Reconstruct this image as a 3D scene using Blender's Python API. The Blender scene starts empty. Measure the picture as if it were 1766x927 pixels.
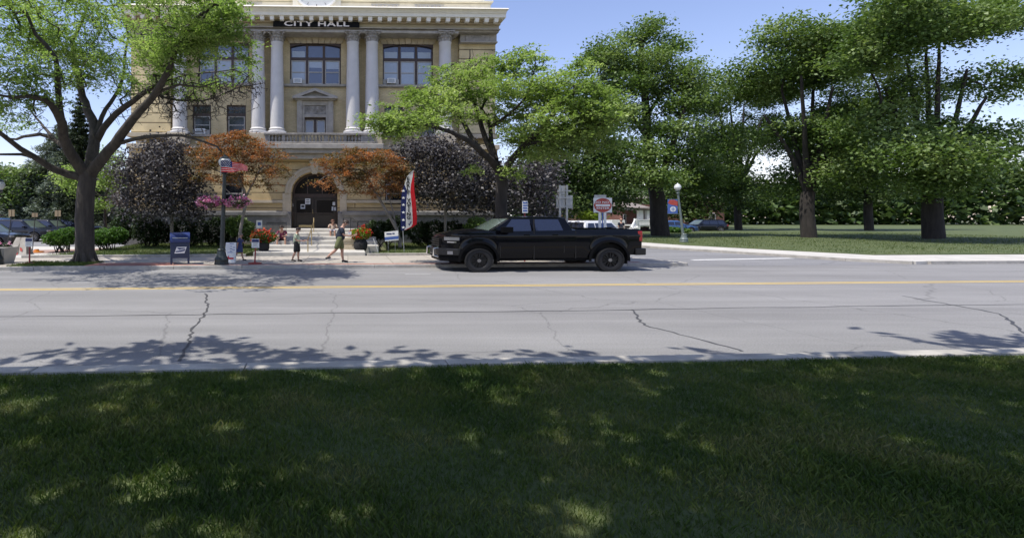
import bpy, math, random
import numpy as np
from mathutils import Vector, Matrix

random.seed(7)
RNG = np.random.default_rng(11)
SC = bpy.context.scene
COL = SC.collection
FOC, CX, HZ, EYE = 930.0, 600.0, 374.0, 1.9      # lens measured off the photograph, eye height in metres

def P(X, Y, d):
    """the point seen at X, Y of the photograph that stands d metres in front of the camera"""
    return Vector(((X - CX) / FOC * d, d, EYE - (Y - HZ) / FOC * d))
def G(X, d, z=0.0):
    return Vector(((X - CX) / FOC * d, d, z))
def px(d): return d / FOC                            # size of one photo pixel at distance d

# ------------------------------------------------------------------ materials
def nt(m):
    m.use_nodes = True
    return m.node_tree, m.node_tree.nodes, m.node_tree.links
def mat(name, col, rough=.6, var=.0, scale=8.0, metal=0.0, bump=0.0, col2=None, spec=.5, coat=0.0, stretch=None, detail=5.0, bscale=None):
    m = bpy.data.materials.new(name); t, n, l = nt(m)
    b = n['Principled BSDF']; b.inputs['Roughness'].default_value = rough; b.inputs['Metallic'].default_value = metal
    b.inputs['Specular IOR Level'].default_value = spec
    if coat:
        b.inputs['Coat Weight'].default_value = coat; b.inputs['Coat Roughness'].default_value = .04
    b.inputs['Base Color'].default_value = (*col, 1)
    if var or col2 or bump:
        tc = n.new('ShaderNodeTexCoord'); mp = n.new('ShaderNodeMapping'); l.new(tc.outputs['Object'], mp.inputs['Vector'])
        if stretch: mp.inputs['Scale'].default_value = stretch
        nz = n.new('ShaderNodeTexNoise'); nz.inputs['Scale'].default_value = scale; nz.inputs['Detail'].default_value = detail
        nz.inputs['Roughness'].default_value = .65
        l.new(mp.outputs[0], nz.inputs['Vector'])
        if var or col2:
            rp = n.new('ShaderNodeValToRGB'); rp.color_ramp.elements[0].position = .32; rp.color_ramp.elements[1].position = .68
            c2 = col2 if col2 else tuple(min(1, c * (1 + var)) for c in col)
            c1 = col if col2 else tuple(c * (1 - var) for c in col)
            rp.color_ramp.elements[0].color = (*c1, 1); rp.color_ramp.elements[1].color = (*c2, 1)
            l.new(nz.outputs['Fac'], rp.inputs['Fac']); l.new(rp.outputs['Color'], b.inputs['Base Color'])
        if bump:
            bp = n.new('ShaderNodeBump'); bp.inputs['Strength'].default_value = bump; bp.inputs['Distance'].default_value = .03
            src = nz
            if bscale:
                src = n.new('ShaderNodeTexNoise'); src.inputs['Scale'].default_value = bscale; src.inputs['Detail'].default_value = 6
                l.new(mp.outputs[0], src.inputs['Vector'])
            l.new(src.outputs['Fac'], bp.inputs['Height']); l.new(bp.outputs['Normal'], b.inputs['Normal'])
    return m

def leafmat(name, cols, trans=.35, rough=.55, spec=.25, zone=None, tcol=None):
    """leaf surface: colour varies from leaf to leaf; a share of the light passes through"""
    m = bpy.data.materials.new(name); t, n, l = nt(m)
    b = n['Principled BSDF']; b.inputs['Roughness'].default_value = max(rough, .5); b.inputs['Specular IOR Level'].default_value = min(spec, .3)
    g = n.new('ShaderNodeNewGeometry'); rp = n.new('ShaderNodeValToRGB')
    e = rp.color_ramp.elements
    while len(e) < len(cols): e.new(.5)
    for i, c in enumerate(cols):
        e[i].position = i / (len(cols) - 1); e[i].color = (*c, 1)
    fac = g.outputs['Random Per Island']
    if zone:
        tc = n.new('ShaderNodeTexCoord'); nz = n.new('ShaderNodeTexNoise'); nz.inputs['Scale'].default_value = zone
        nz.inputs['Detail'].default_value = 2; l.new(tc.outputs['Object'], nz.inputs['Vector'])
        mr = n.new('ShaderNodeMapRange'); mr.inputs['From Min'].default_value = .35; mr.inputs['From Max'].default_value = .65
        l.new(nz.outputs['Fac'], mr.inputs['Value'])
        mx = n.new('ShaderNodeMix'); mx.data_type = 'FLOAT'; mx.inputs[0].default_value = .6
        l.new(fac, mx.inputs[2]); l.new(mr.outputs[0], mx.inputs[3]); fac = mx.outputs[0]
    l.new(fac, rp.inputs['Fac']); l.new(rp.outputs['Color'], b.inputs['Base Color'])
    if trans:
        tr = n.new('ShaderNodeBsdfTranslucent'); ms = n.new('ShaderNodeMixShader'); ms.inputs[0].default_value = trans
        hs = n.new('ShaderNodeMix'); hs.data_type = 'RGBA'; hs.blend_type = 'MULTIPLY'; hs.inputs[0].default_value = 1
        l.new(rp.outputs['Color'], hs.inputs[6]); hs.inputs[7].default_value = (*(tcol or (1.5, 1.6, .8)), 1)
        l.new(hs.outputs[2], tr.inputs['Color'])
        l.new(b.outputs[0], ms.inputs[1]); l.new(tr.outputs[0], ms.inputs[2]); l.new(ms.outputs[0], n['Material Output'].inputs['Surface'])
    return m

def brickmat(name, c1, c2, mortar, bw, rh, ms, bump=.3, dirt=.34):
    m = bpy.data.materials.new(name); t, n, l = nt(m); b = n['Principled BSDF']; b.inputs['Roughness'].default_value = .85
    tc = n.new('ShaderNodeTexCoord'); sp = n.new('ShaderNodeSeparateXYZ'); cb = n.new('ShaderNodeCombineXYZ')
    ad = n.new('ShaderNodeMath'); ad.operation = 'ADD'
    l.new(tc.outputs['Object'], sp.inputs[0]); l.new(sp.outputs[0], ad.inputs[0]); l.new(sp.outputs[1], ad.inputs[1])
    l.new(ad.outputs[0], cb.inputs[0]); l.new(sp.outputs[2], cb.inputs[1])
    br = n.new('ShaderNodeTexBrick'); l.new(cb.outputs[0], br.inputs['Vector'])
    br.inputs['Scale'].default_value = 1; br.inputs['Brick Width'].default_value = bw; br.inputs['Row Height'].default_value = rh
    br.inputs['Mortar Size'].default_value = ms; br.inputs['Color1'].default_value = (*c1, 1); br.inputs['Color2'].default_value = (*c2, 1)
    br.inputs['Mortar'].default_value = (*mortar, 1); br.inputs['Bias'].default_value = 0
    nz = n.new('ShaderNodeTexNoise'); nz.inputs['Scale'].default_value = .55; nz.inputs['Detail'].default_value = 8; nz.inputs['Roughness'].default_value = .7
    l.new(tc.outputs['Object'], nz.inputs['Vector'])
    mr = n.new('ShaderNodeMapRange'); mr.inputs['From Min'].default_value = .3; mr.inputs['From Max'].default_value = .7
    mr.inputs['To Min'].default_value = 1 - dirt; mr.inputs['To Max'].default_value = 1 + dirt * .5
    l.new(nz.outputs['Fac'], mr.inputs['Value'])
    mx = n.new('ShaderNodeMix'); mx.data_type = 'RGBA'; mx.blend_type = 'MULTIPLY'; mx.inputs[0].default_value = 1
    l.new(br.outputs['Color'], mx.inputs[6]); l.new(mr.outputs[0], mx.inputs[7]); l.new(mx.outputs[2], b.inputs['Base Color'])
    bp = n.new('ShaderNodeBump'); bp.inputs['Strength'].default_value = bump; bp.inputs['Distance'].default_value = .02; bp.invert = True
    l.new(br.outputs['Fac'], bp.inputs['Height']); l.new(bp.outputs['Normal'], b.inputs['Normal'])
    return m

M = {}
M['brick'] = brickmat('yellow_brick', (.68, .55, .31), (.60, .485, .265), (.50, .41, .27), .26, .085, .010)
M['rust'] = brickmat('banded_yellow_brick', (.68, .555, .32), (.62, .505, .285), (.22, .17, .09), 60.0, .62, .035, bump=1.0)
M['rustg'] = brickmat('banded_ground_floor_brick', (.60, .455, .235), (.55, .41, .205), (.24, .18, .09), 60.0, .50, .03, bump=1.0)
M['stone'] = mat('grey_stone', (.28, .255, .22), .85, scale=2.2, col2=(.42, .39, .34), bump=.15, bscale=20)
M['stone_dark'] = mat('weathered_stone', (.17, .16, .145), .9, scale=3, col2=(.38, .35, .31), bump=.3, bscale=14)
M['stone_tan'] = mat('tan_stone', (.40, .34, .24), .85, scale=2.5, col2=(.52, .44, .32), bump=.15, bscale=20)
M['granite'] = mat('granite_base', (.13, .125, .12), .85, scale=1.5, col2=(.23, .22, .205), bump=.35, bscale=9)
M['cream'] = mat('cream_cornice_paint', (.78, .74, .63), .6, var=.06, scale=3)
M['modillion'] = mat('pale_modillion_paint', (.78, .75, .68), .6, var=.04, scale=3)
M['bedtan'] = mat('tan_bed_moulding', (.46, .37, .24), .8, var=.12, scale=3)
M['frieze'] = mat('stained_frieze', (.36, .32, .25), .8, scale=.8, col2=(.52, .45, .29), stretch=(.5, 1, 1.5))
M['colwhite'] = mat('column_paint', (.55, .535, .515), .55, var=.05, scale=2)
M['capital'] = mat('weathered_capital', (.20, .185, .165), .9, scale=7, col2=(.44, .41, .37), bump=.6, bscale=12)
M['brown'] = mat('brown_window_wood', (.05, .03, .022), .5, var=.2, scale=4)
M['sash'] = mat('pale_sash', (.42, .40, .36), .5, var=.1, scale=6)
M['door'] = mat('dark_door_wood', (.022, .014, .010), .4, var=.3, scale=5)
M['brass'] = mat('brass', (.52, .40, .20), .35, metal=.8)
M['gold'] = mat('gold_leaf', (.75, .52, .16), .35, metal=.6)
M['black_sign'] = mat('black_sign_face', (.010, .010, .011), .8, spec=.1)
M['white'] = mat('white_paint', (.78, .78, .76), .5, var=.03, scale=5)
M['paper'] = mat('white_paper', (.80, .80, .78), .7)
M['letter'] = mat('raised_pale_letter', (.80, .74, .70), .6)
M['red'] = mat('red_paint', (.58, .025, .03), .45, var=.1, scale=6)
M['redfade'] = mat('faded_red_sign', (.42, .06, .04), .5, var=.2, scale=5)
M['darkred'] = mat('dark_red_post', (.26, .018, .025), .4)
M['flagred'] = leafmat('red_bunting', [(.60, .02, .03), (.60, .02, .03)], .45, tcol=(1.3, .9, .9)); M['flagwhite'] = leafmat('white_bunting', [(.80, .80, .78), (.80, .80, .78)], .45, tcol=(1, 1, 1)); M['flagblue'] = leafmat('navy_bunting', [(.018, .026, .11), (.018, .026, .11)], .3, tcol=(1, 1, 1.2))
M['navy'] = mat('navy_blue', (.02, .03, .12), .6, var=.1, scale=8)
M['blue'] = mat('sign_blue', (.06, .12, .36), .5)
M['postblue'] = mat('mailbox_blue', (.010, .020, .062), .38, var=.12, scale=4, coat=.2)
M['postblue_top'] = mat('mailbox_blue_hood', (.012, .026, .12), .3, var=.12, scale=4, coat=.3)
M['iron'] = mat('black_iron', (.018, .019, .02), .45, var=.2, scale=10)
M['lampgreen'] = mat('dark_green_lamp_iron', (.02, .028, .028), .4, var=.25, scale=9)
M['lamppale'] = mat('pale_green_lamp_iron', (.13, .16, .155), .5, var=.15, scale=9)
M['globe'] = mat('frosted_globe', (.62, .63, .62), .25, var=.04, scale=6)
M['steel'] = mat('galvanised_steel', (.36, .37, .37), .45, metal=.5, var=.15, scale=9)
M['tan'] = mat('tan_sign_board', (.27, .21, .125), .6, var=.1, scale=5)
M['concrete'] = mat('concrete', (.40, .385, .35), .9, scale=1.2, col2=(.52, .50, .455), bump=.12, bscale=30)
M['kerb'] = mat('kerb_concrete', (.30, .285, .255), .9, scale=2.5, col2=(.48, .45, .40), bump=.3, bscale=25)
M['redbrick'] = brickmat('red_brick', (.22, .075, .05), (.17, .055, .04), (.2, .15, .12), .27, .09, .012)
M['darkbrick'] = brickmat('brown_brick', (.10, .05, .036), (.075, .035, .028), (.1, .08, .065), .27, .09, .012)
M['paver'] = brickmat('red_pavers', (.36, .15, .11), (.28, .11, .08), (.3, .2, .16), .22, .11, .012)
M['roof'] = mat('grey_shingle', (.22, .19, .17), .9, var=.2, scale=12)
M['soil'] = mat('brown_soil', (.06, .042, .028), .95, var=.3, scale=10)
M['tyre'] = mat('tyre_rubber', (.013, .013, .014), .85, var=.2, scale=30, bump=.3)
M['rim'] = mat('black_alloy', (.012, .012, .013), .3, spec=.3)
M['hub'] = mat('bright_alloy', (.22, .22, .23), .25, metal=.9)
M['chrome'] = mat('chrome', (.6, .6, .62), .12, metal=1)
M['black_plastic'] = mat('black_plastic', (.005, .005, .0055), .5, spec=.06)
M['trim'] = mat('shut_line', (.004, .004, .004), .8)
M['taillight'] = mat('tail_light_red', (.30, .012, .014), .2, coat=.6)
M['headlight'] = mat('headlight_lens', (.16, .16, .17), .08, coat=.6)
M['amber'] = mat('amber_marker', (.5, .18, .03), .2)
M['white_metal'] = mat('white_vehicle_paint', (.62, .63, .64), .3, coat=.5)
def carpaint(name, c, coat=.7, spec=.1): return mat(name, c, .35, coat=coat, var=.04, scale=3, spec=spec)
M['truckpaint'] = carpaint('black_truck_paint', (.0016, .0018, .0032), .5, .02)
M['car_black'] = carpaint('black_car_paint', (.008, .010, .018))
M['car_navy'] = carpaint('dark_blue_car_paint', (.012, .02, .05))
M['car_blue'] = carpaint('blue_car_paint', (.05, .11, .28))
M['car_silver'] = carpaint('silver_car_paint', (.42, .44, .46))
def glassmat(name, c, rough=.04, spec=.8):
    m = mat(name, c, rough, spec=spec); m.node_tree.nodes['Principled BSDF'].inputs['IOR'].default_value = 1.6
    return m
M['winglass'] = glassmat('sky_tinted_window_glass', (.045, .06, .115), .06, 1.0)  # blue base colour stands in for the reflected sky
M['winglass_dark'] = glassmat('dark_window_glass', (.012, .014, .018), .08, .45); M['doorglass'] = mat('dark_door_glass', (.008, .007, .007), .15, spec=.08)
M['blind'] = mat('window_blind', (.36, .42, .50), .25, var=.05, scale=3, coat=.5)
M['carglass'] = glassmat('tinted_car_glass', (.012, .016, .034), .03, .8)
M['windscreen'] = glassmat('green_windscreen', (.09, .12, .10), .04, .8)
M['skin'] = mat('skin', (.42, .24, .17), .55, var=.06, scale=9)
M['hair'] = mat('dark_brown_hair', (.035, .02, .013), .6, var=.25, scale=30)
M['hair_red'] = mat('auburn_hair', (.10, .035, .018), .6, var=.25, scale=30)
M['hair_grey'] = mat('grey_brown_hair', (.16, .12, .09), .6, var=.25, scale=30)
def cloth(name, c): return mat(name, c, .85, var=.12, scale=7, bump=.25, bscale=14)
M['c_navy'] = cloth('navy_cotton', (.014, .018, .035)); M['c_olive'] = cloth('olive_cotton', (.12, .135, .055))
M['c_mint'] = cloth('pale_green_cotton', (.50, .56, .38)); M['c_black'] = cloth('black_cotton', (.012, .012, .013))
M['c_blue'] = cloth('blue_dress_cotton', (.035, .05, .14)); M['c_plum'] = cloth('plum_cotton', (.19, .035, .07))
M['c_pale'] = cloth('pale_cotton', (.55, .45, .36)); M['c_stripe'] = cloth('grey_blue_cotton', (.30, .33, .42)); M['c_red'] = cloth('red_shorts', (.4, .05, .03))
M['shoe'] = mat('dark_shoe', (.015, .016, .018), .6)
M['bark'] = mat('grey_brown_bark', (.030, .025, .021), .95, scale=5, col2=(.078, .066, .055), bump=1.0, stretch=(1, 1, .22), bscale=9)
M['bark_dark'] = mat('dark_bark', (.020, .017, .015), .95, scale=5, col2=(.05, .042, .036), bump=1.0, stretch=(1, 1, .25), bscale=9)
M['bark_grey'] = mat('pale_grey_bark', (.14, .125, .11), .9, scale=6, col2=(.26, .235, .21), bump=.5, stretch=(1, 1, .3))
M['locust'] = leafmat('honey_locust_leaf', [(.120, .185, .046), (.22, .31, .084), (.43, .51, .20)], .42, .45, .5, zone=.6, tcol=(1.25, 1.4, .8))
M['locust2'] = leafmat('yellow_green_locust_leaf', [(.125, .185, .046), (.24, .325, .09), (.46, .52, .22)], .42, .45, .5, zone=.6, tcol=(1.25, 1.4, .8))
M['maple'] = leafmat('green_maple_leaf', [(.055, .100, .026), (.115, .180, .048), (.27, .34, .14)], .30, .38, .5, zone=.35)
M['darkleaf'] = leafmat('dark_green_leaf', [(.030, .058, .016), (.060, .100, .028), (.14, .19, .07)], .25, .4, .5, zone=.4)
M['plum'] = leafmat('purple_leaf', [(.048, .046, .048), (.082, .078, .080), (.135, .128, .130)], .10, .4, .3, tcol=(1.1, .9, .9))
M['acer'] = leafmat('japanese_maple_leaf', [(.075, .085, .028), (.15, .13, .042), (.30, .155, .065), (.47, .27, .12)], .38, .5, .4, zone=1.1, tcol=(1.5, .9, .5))
M['spruce'] = leafmat('blue_spruce_needles', [(.05, .07, .052), (.12, .155, .125), (.24, .28, .23)], .15, .6, .3)
M['conifer'] = leafmat('dark_conifer_needles', [(.016, .028, .014), (.026, .042, .02), (.04, .058, .028)], .15, .6, .3)
M['yew'] = leafmat('bright_yew_leaf', [(.035, .085, .014), (.06, .13, .022), (.11, .19, .04)], .3, .5, .4, zone=1.5)
M['shrub'] = leafmat('dark_shrub_leaf', [(.012, .026, .009), (.022, .042, .014), (.05, .08, .028)], .2, .4, .5, zone=1.2)
M['lime'] = leafmat('yellow_green_leaf', [(.13, .19, .02), (.2, .27, .035)], .4, .45, .4)
M['grass'] = leafmat('grass_blade', [(.030, .062, .012), (.062, .100, .020), (.11, .14, .034), (.20, .185, .085)], .3, .6, .3, zone=1.3)
M['pink'] = leafmat('pink_petal', [(.55, .10, .26), (.68, .26, .42), (.72, .45, .55)], .3, .6, .3, tcol=(1.2, 1, 1.1))
M['redpetal'] = leafmat('red_petal', [(.34, .02, .012), (.46, .04, .02), (.56, .12, .04)], .3, .6, .3, tcol=(1.2, .9, .9))

# ------------------------------------------------------------------ mesh helpers
def tag(o, label=None, cat=None, group=None, kind=None):
    for k, v in (('label', label), ('category', cat), ('group', group), ('kind', kind)):
        if v: o[k] = v
    return o
def thing(name, label, cat, loc=(0, 0, 0), rz=0.0, group=None, scale=None):
    o = bpy.data.objects.new(name, None); COL.objects.link(o); o.location = loc; o.rotation_euler = (0, 0, rz)
    o.empty_display_size = .2
    if scale: o.scale = scale
    return tag(o, label, cat, group)
def link(name, me, mats, parent=None, smooth=False):
    o = bpy.data.objects.new(name, me); COL.objects.link(o)
    if parent: o.parent = parent
    for m in (mats if isinstance(mats, (list, tuple)) else [mats]): me.materials.append(m)
    if smooth: me.polygons.foreach_set('use_smooth', np.ones(len(me.polygons), bool))
    return o
def dup(o, loc=None, rz=None, label=None):
    """a copy of a thing with its parts and sub-parts"""
    def cp(s, par):
        c = s.copy(); COL.objects.link(c)
        if par: c.parent = par
        for ch in [k for k in s.children]: cp(ch, c)
        return c
    c = cp(o, None)
    if loc is not None: c.location = loc
    if rz is not None: c.rotation_euler = (0, 0, rz)
    if label: c['label'] = label
    return c
class MB:
    def __init__(s): s.v, s.f, s.mi = [], [], []
    def add(s, vs, fs, m=0):
        b = len(s.v); s.v += [tuple(v) for v in vs]; s.f += [tuple(i + b for i in f) for f in fs]; s.mi += [m] * len(fs); return s
    def box(s, x0, x1, y0, y1, z0, z1, m=0):
        vs = [(x, y, z) for z in (z0, z1) for y in (y0, y1) for x in (x0, x1)]
        return s.add(vs, [(0, 2, 3, 1), (4, 5, 7, 6), (0, 1, 5, 4), (2, 6, 7, 3), (0, 4, 6, 2), (1, 3, 7, 5)], m)
    def bar(s, p, q, w, h=None, m=0):
        """a square bar from p to q"""
        p, q = Vector(p), Vector(q); d = (q - p).normalized(); h = h or w
        u = d.cross(Vector((0, 0, 1)));  u = Vector((1, 0, 0)) if u.length < 1e-3 else u.normalized(); n = u.cross(d)
        vs = [c + u * a * w / 2 + n * b * h / 2 for c in (p, q) for a, b in ((-1, -1), (1, -1), (1, 1), (-1, 1))]
        return s.add(vs, [(3, 2, 1, 0), (4, 5, 6, 7)] + [(i, (i + 1) % 4, (i + 1) % 4 + 4, i + 4) for i in range(4)], m)
    def tube(s, p, q, r0, r1=None, n=10, m=0, cap=True):
        r1 = r0 if r1 is None else r1
        return s.path([p, q], [r0, r1], n, m, cap)
    def path(s, pts, rad, n=8, m=0, cap=True):
        pts = [Vector(p) for p in pts]; rad = rad if isinstance(rad, (list, tuple)) else [rad] * len(pts)
        vs = []; ref = Vector((0.13, .97, .2)).normalized()
        for i, p in enumerate(pts):
            d = (pts[min(i + 1, len(pts) - 1)] - pts[max(i - 1, 0)]).normalized()
            u = d.cross(ref)
            if u.length < .05: u = d.cross(Vector((1, 0, 0)))
            u.normalize(); w = d.cross(u)
            vs += [p + (u * math.cos(a) + w * math.sin(a)) * rad[i] for a in [k * 2 * math.pi / n for k in range(n)]]
        fs = [(i * n + k, i * n + (k + 1) % n, (i + 1) * n + (k + 1) % n, (i + 1) * n + k) for i in range(len(pts) - 1) for k in range(n)]
        if cap: fs += [tuple(range(n - 1, -1, -1)), tuple((len(pts) - 1) * n + k for k in range(n))]
        return s.add(vs, fs, m)
    def lathe(s, prof, c=(0, 0, 0), n=16, m=0, sx=1.0, cap=True):
        c = Vector(c); vs = [(c.x + r * math.cos(a) * sx, c.y + r * math.sin(a) * sx, c.z + z) for r, z in prof for a in [k * 2 * math.pi / n for k in range(n)]]
        fs = [(i * n + k, i * n + (k + 1) % n, (i + 1) * n + (k + 1) % n, (i + 1) * n + k) for i in range(len(prof) - 1) for k in range(n)]
        if cap: fs += [tuple(range(n - 1, -1, -1)), tuple((len(prof) - 1) * n + k for k in range(n))]
        return s.add(vs, fs, m)
    def prism(s, poly, y0, y1, m=0):
        """polygon in x,z extruded along y"""
        n = len(poly); vs = [(x, y0, z) for x, z in poly] + [(x, y1, z) for x, z in poly]
        return s.add(vs, [tuple(range(n)), tuple(range(2 * n - 1, n - 1, -1))] + [(i, i + n, (i + 1) % n + n, (i + 1) % n) for i in range(n)], m)
    def slab(s, poly, z0, z1, m=0):
        """polygon in x,y extruded along z"""
        n = len(poly); vs = [(x, y, z0) for x, y in poly] + [(x, y, z1) for x, y in poly]
        return s.add(vs, [tuple(range(n - 1, -1, -1)), tuple(range(n, 2 * n))] + [(i, (i + 1) % n, (i + 1) % n + n, i + n) for i in range(n)], m)
    def strip(s, a, b, m=0):
        """quads between two polylines of equal length"""
        n = len(a); return s.add(list(a) + list(b), [(i, i + 1, n + i + 1, n + i) for i in range(n - 1)], m)
    def quad(s, a, b, c, d, m=0): return s.add([a, b, c, d], [(0, 1, 2, 3)], m)
    def build(s, name, mats, parent=None, smooth=False, bevel=0.0):
        me = bpy.data.meshes.new(name); me.from_pydata(s.v, [], s.f); me.update()
        o = link(name, me, mats, parent)
        me.polygons.foreach_set('material_index', np.array(s.mi, dtype=np.int32))
        if smooth:
            me.polygons.foreach_set('use_smooth', np.ones(len(me.polygons), bool))
            md = o.modifiers.new('edges', 'EDGE_SPLIT'); md.split_angle = math.radians(40)
        if bevel:
            md = o.modifiers.new('bevel', 'BEVEL'); md.width = bevel; md.segments = 2; md.limit_method = 'ANGLE'
        return o
def npmesh(name, verts, faces, mats, parent=None, smooth=False, k=4):
    me = bpy.data.meshes.new(name); nf = len(faces)
    me.vertices.add(len(verts)); me.vertices.foreach_set('co', np.ascontiguousarray(verts, dtype=np.float32).ravel())
    me.loops.add(nf * k); me.loops.foreach_set('vertex_index', np.ascontiguousarray(faces, dtype=np.int32).ravel())
    me.polygons.add(nf); me.polygons.foreach_set('loop_start', np.arange(0, nf * k, k, dtype=np.int32))
    me.update(calc_edges=True); me.validate()
    return link(name, me, mats, parent, smooth)
def text(name, s, size, mat_, parent, loc, sx=1.0, extrude=.004, rot=(math.pi / 2, 0, 0), spacing=1.0, line=1.0, bold=0.0):
    c = bpy.data.curves.new(name, 'FONT'); c.body = s; c.size = size; c.extrude = extrude; c.align_x = 'CENTER'; c.align_y = 'CENTER'
    c.space_character = spacing; c.space_line = line; c.offset = bold; c.resolution_u = 2; c.materials.append(mat_)
    q = bpy.data.objects.new(name, c); COL.objects.link(q); dg = bpy.context.evaluated_depsgraph_get(); me = bpy.data.meshes.new_from_object(q.evaluated_get(dg))
    bpy.data.objects.remove(q); bpy.data.curves.remove(c); o = bpy.data.objects.new(name, me); COL.objects.link(o)
    if not me.materials: me.materials.append(mat_)
    o.parent = parent; o.location = loc; o.rotation_euler = rot; o.scale = (sx, 1, 1)
    return o

# ------------------------------------------------------------------ plants
def leaf_quads(C, size, up=.5, aspect=.5, bend=.15, rng=RNG):
    """one four-sided leaf per point of C"""
    n = len(C); nrm = rng.normal(size=(n, 3)); nrm[:, 2] = np.abs(nrm[:, 2]) * (1 + up) + up
    nrm /= np.linalg.norm(nrm, axis=1)[:, None]
    t = rng.normal(size=(n, 3)); t -= (t * nrm).sum(1)[:, None] * nrm; t /= np.linalg.norm(t, axis=1)[:, None]
    b = np.cross(nrm, t); L = (size * rng.uniform(.65, 1.3, n))[:, None] * .5
    V = np.empty((n, 4, 3)); V[:, 0] = C - t * L - nrm * L * bend; V[:, 1] = C + b * L * aspect; V[:, 2] = C + t * L - nrm * L * bend; V[:, 3] = C - b * L * aspect
    return V.reshape(-1, 3), np.arange(n * 4).reshape(-1, 4)
def leaves(name, C, size, material, parent, up=.5, aspect=.5, bend=.15):
    V, F = leaf_quads(np.asarray(C), size, up, aspect, bend)
    return npmesh(name, V, F, material, parent)
def ellipsoid(n, shell=1.0, rng=RNG):
    u = rng.normal(size=(n, 3)); u /= np.linalg.norm(u, axis=1)[:, None]
    return u * (rng.uniform(0, 1, n) ** (1 / (3 * shell)))[:, None]

class Skel:
    def __init__(s): s.p, s.par, s.r = [], [], []
    def add(s, p, par, r): s.p.append(np.array(p, float)); s.par.append(par); s.r.append(r); return len(s.p) - 1
    def limb(s, pts, r0, r1, step=.35, jit=.0, start=None):
        pts = [np.array(p, float) for p in pts]
        # smooth the polyline (Catmull-Rom) and lay nodes along it
        out = []
        for i in range(len(pts) - 1):
            p0, p1, p2, p3 = pts[max(i - 1, 0)], pts[i], pts[i + 1], pts[min(i + 2, len(pts) - 1)]
            k = max(1, int(np.linalg.norm(p2 - p1) / step))
            for j in range(k):
                t = j / k
                out.append(.5 * ((2 * p1) + (-p0 + p2) * t + (2 * p0 - 5 * p1 + 4 * p2 - p3) * t * t + (-p0 + 3 * p1 - 3 * p2 + p3) * t ** 3))
        out.append(pts[-1])
        par = -1
        if s.p:
            A = np.array(s.p); par = int(np.argmin(((A - out[0]) ** 2).sum(1)))
        for i, q in enumerate(out):
            f = i / max(1, len(out) - 1); r = r0 * (1 - f) + r1 * f
            if i and jit: q = q + RNG.normal(size=3) * jit
            par = s.add(q, par, r)
    def colonise(s, A, rtip, step=.4, low=0, arc=.25, jit=.05, droop=0.0):
        A = np.asarray(A); N0 = np.array(s.p)[low:]
        dist = np.array([np.sqrt(((N0 - a) ** 2).sum(1).min()) for a in A])
        n = len(s.p); cap = n + int((dist / step + 3).sum()) + 10
        buf = np.full((cap, 3), 1e6); buf[:n] = np.array(s.p); buf[:low] = 1e6
        for i in np.argsort(dist):
            a = A[i]; j = int(np.argmin(((buf[:n] - a) ** 2).sum(1))); p = s.p[j]
            d = np.linalg.norm(a - p)
            if d < 1e-3: continue
            pd = p - s.p[s.par[j]] if s.par[j] >= 0 else np.array((0, 0, 1.)); pd = pd / (np.linalg.norm(pd) + 1e-6)
            ctl = p + pd * d * arc + np.array((0, 0, d * (.12 - droop))); k = max(1, int(d / step)); par = j
            for q in range(1, k + 1):
                t = q / k; w = (1 - t) ** 2 * p + 2 * t * (1 - t) * ctl + t * t * a
                if q < k: w = w + RNG.normal(size=3) * jit
                par = s.add(w, par, 0.0); buf[n] = w; n += 1
                if n >= cap - 1: return
    def finish(s, rtip, power=.46):
        n = len(s.p); cnt = np.zeros(n); child = np.zeros(n, int)
        for i in range(n):
            if s.par[i] >= 0: child[s.par[i]] += 1
        for i in range(n - 1, -1, -1):
            if child[i] == 0: cnt[i] += 1
            if s.par[i] >= 0: cnt[s.par[i]] += cnt[i]
        r = rtip * cnt ** power; R = np.array(s.r); r = np.where(R > 0, R, r)
        for i in range(n):
            if s.par[i] >= 0 and R[i] == 0: r[i] = min(r[i], r[s.par[i]] * .95)
        s.R = r; s.tips = np.array([s.p[i] for i in range(n) if child[i] == 0])
        return s
    def mesh(s, name, material, parent, base):
        Pn = np.array(s.p) - np.array(base); par = np.array(s.par); idx = np.where(par >= 0)[0]
        V, F = [], []; off = 0
        a, b = Pn[par[idx]], Pn[idx]; r1 = s.R[idx]; r0 = np.minimum(s.R[par[idx]], r1 * 1.6)
        for lo, hi, k in ((.09, 9, 12), (.025, .09, 6), (0, .025, 3)):
            q = (r1 >= lo) & (r1 < hi)
            if not q.any(): continue
            A, B = a[q], b[q]; d = B - A; L = np.linalg.norm(d, axis=1)[:, None] + 1e-6; d = d / L
            A = A - d * r0[q][:, None] * .25
            ref = np.where(np.abs(d[:, 2:3]) > .9, np.array([[1., 0, 0]]), np.array([[0, 0, 1.]]))
            u = np.cross(d, ref); u /= np.linalg.norm(u, axis=1)[:, None]; w = np.cross(d, u)
            ang = np.arange(k) * 2 * np.pi / k; m = len(A); ring = u[:, None, :] * np.cos(ang)[None, :, None] + w[:, None, :] * np.sin(ang)[None, :, None]
            vs = np.concatenate([A[:, None] + ring * r0[q][:, None, None], B[:, None] + ring * r1[q][:, None, None]], 1).reshape(-1, 3)
            base_i = off + np.arange(m)[:, None] * 2 * k; kk = np.arange(k)[None, :]
            fs = np.stack([base_i + kk, base_i + (kk + 1) % k, base_i + k + (kk + 1) % k, base_i + k + kk], -1).reshape(-1, 4)
            V.append(vs); F.append(fs); off += len(vs)
        return npmesh(name, np.concatenate(V), np.concatenate(F), material, parent, smooth=True)

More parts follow.
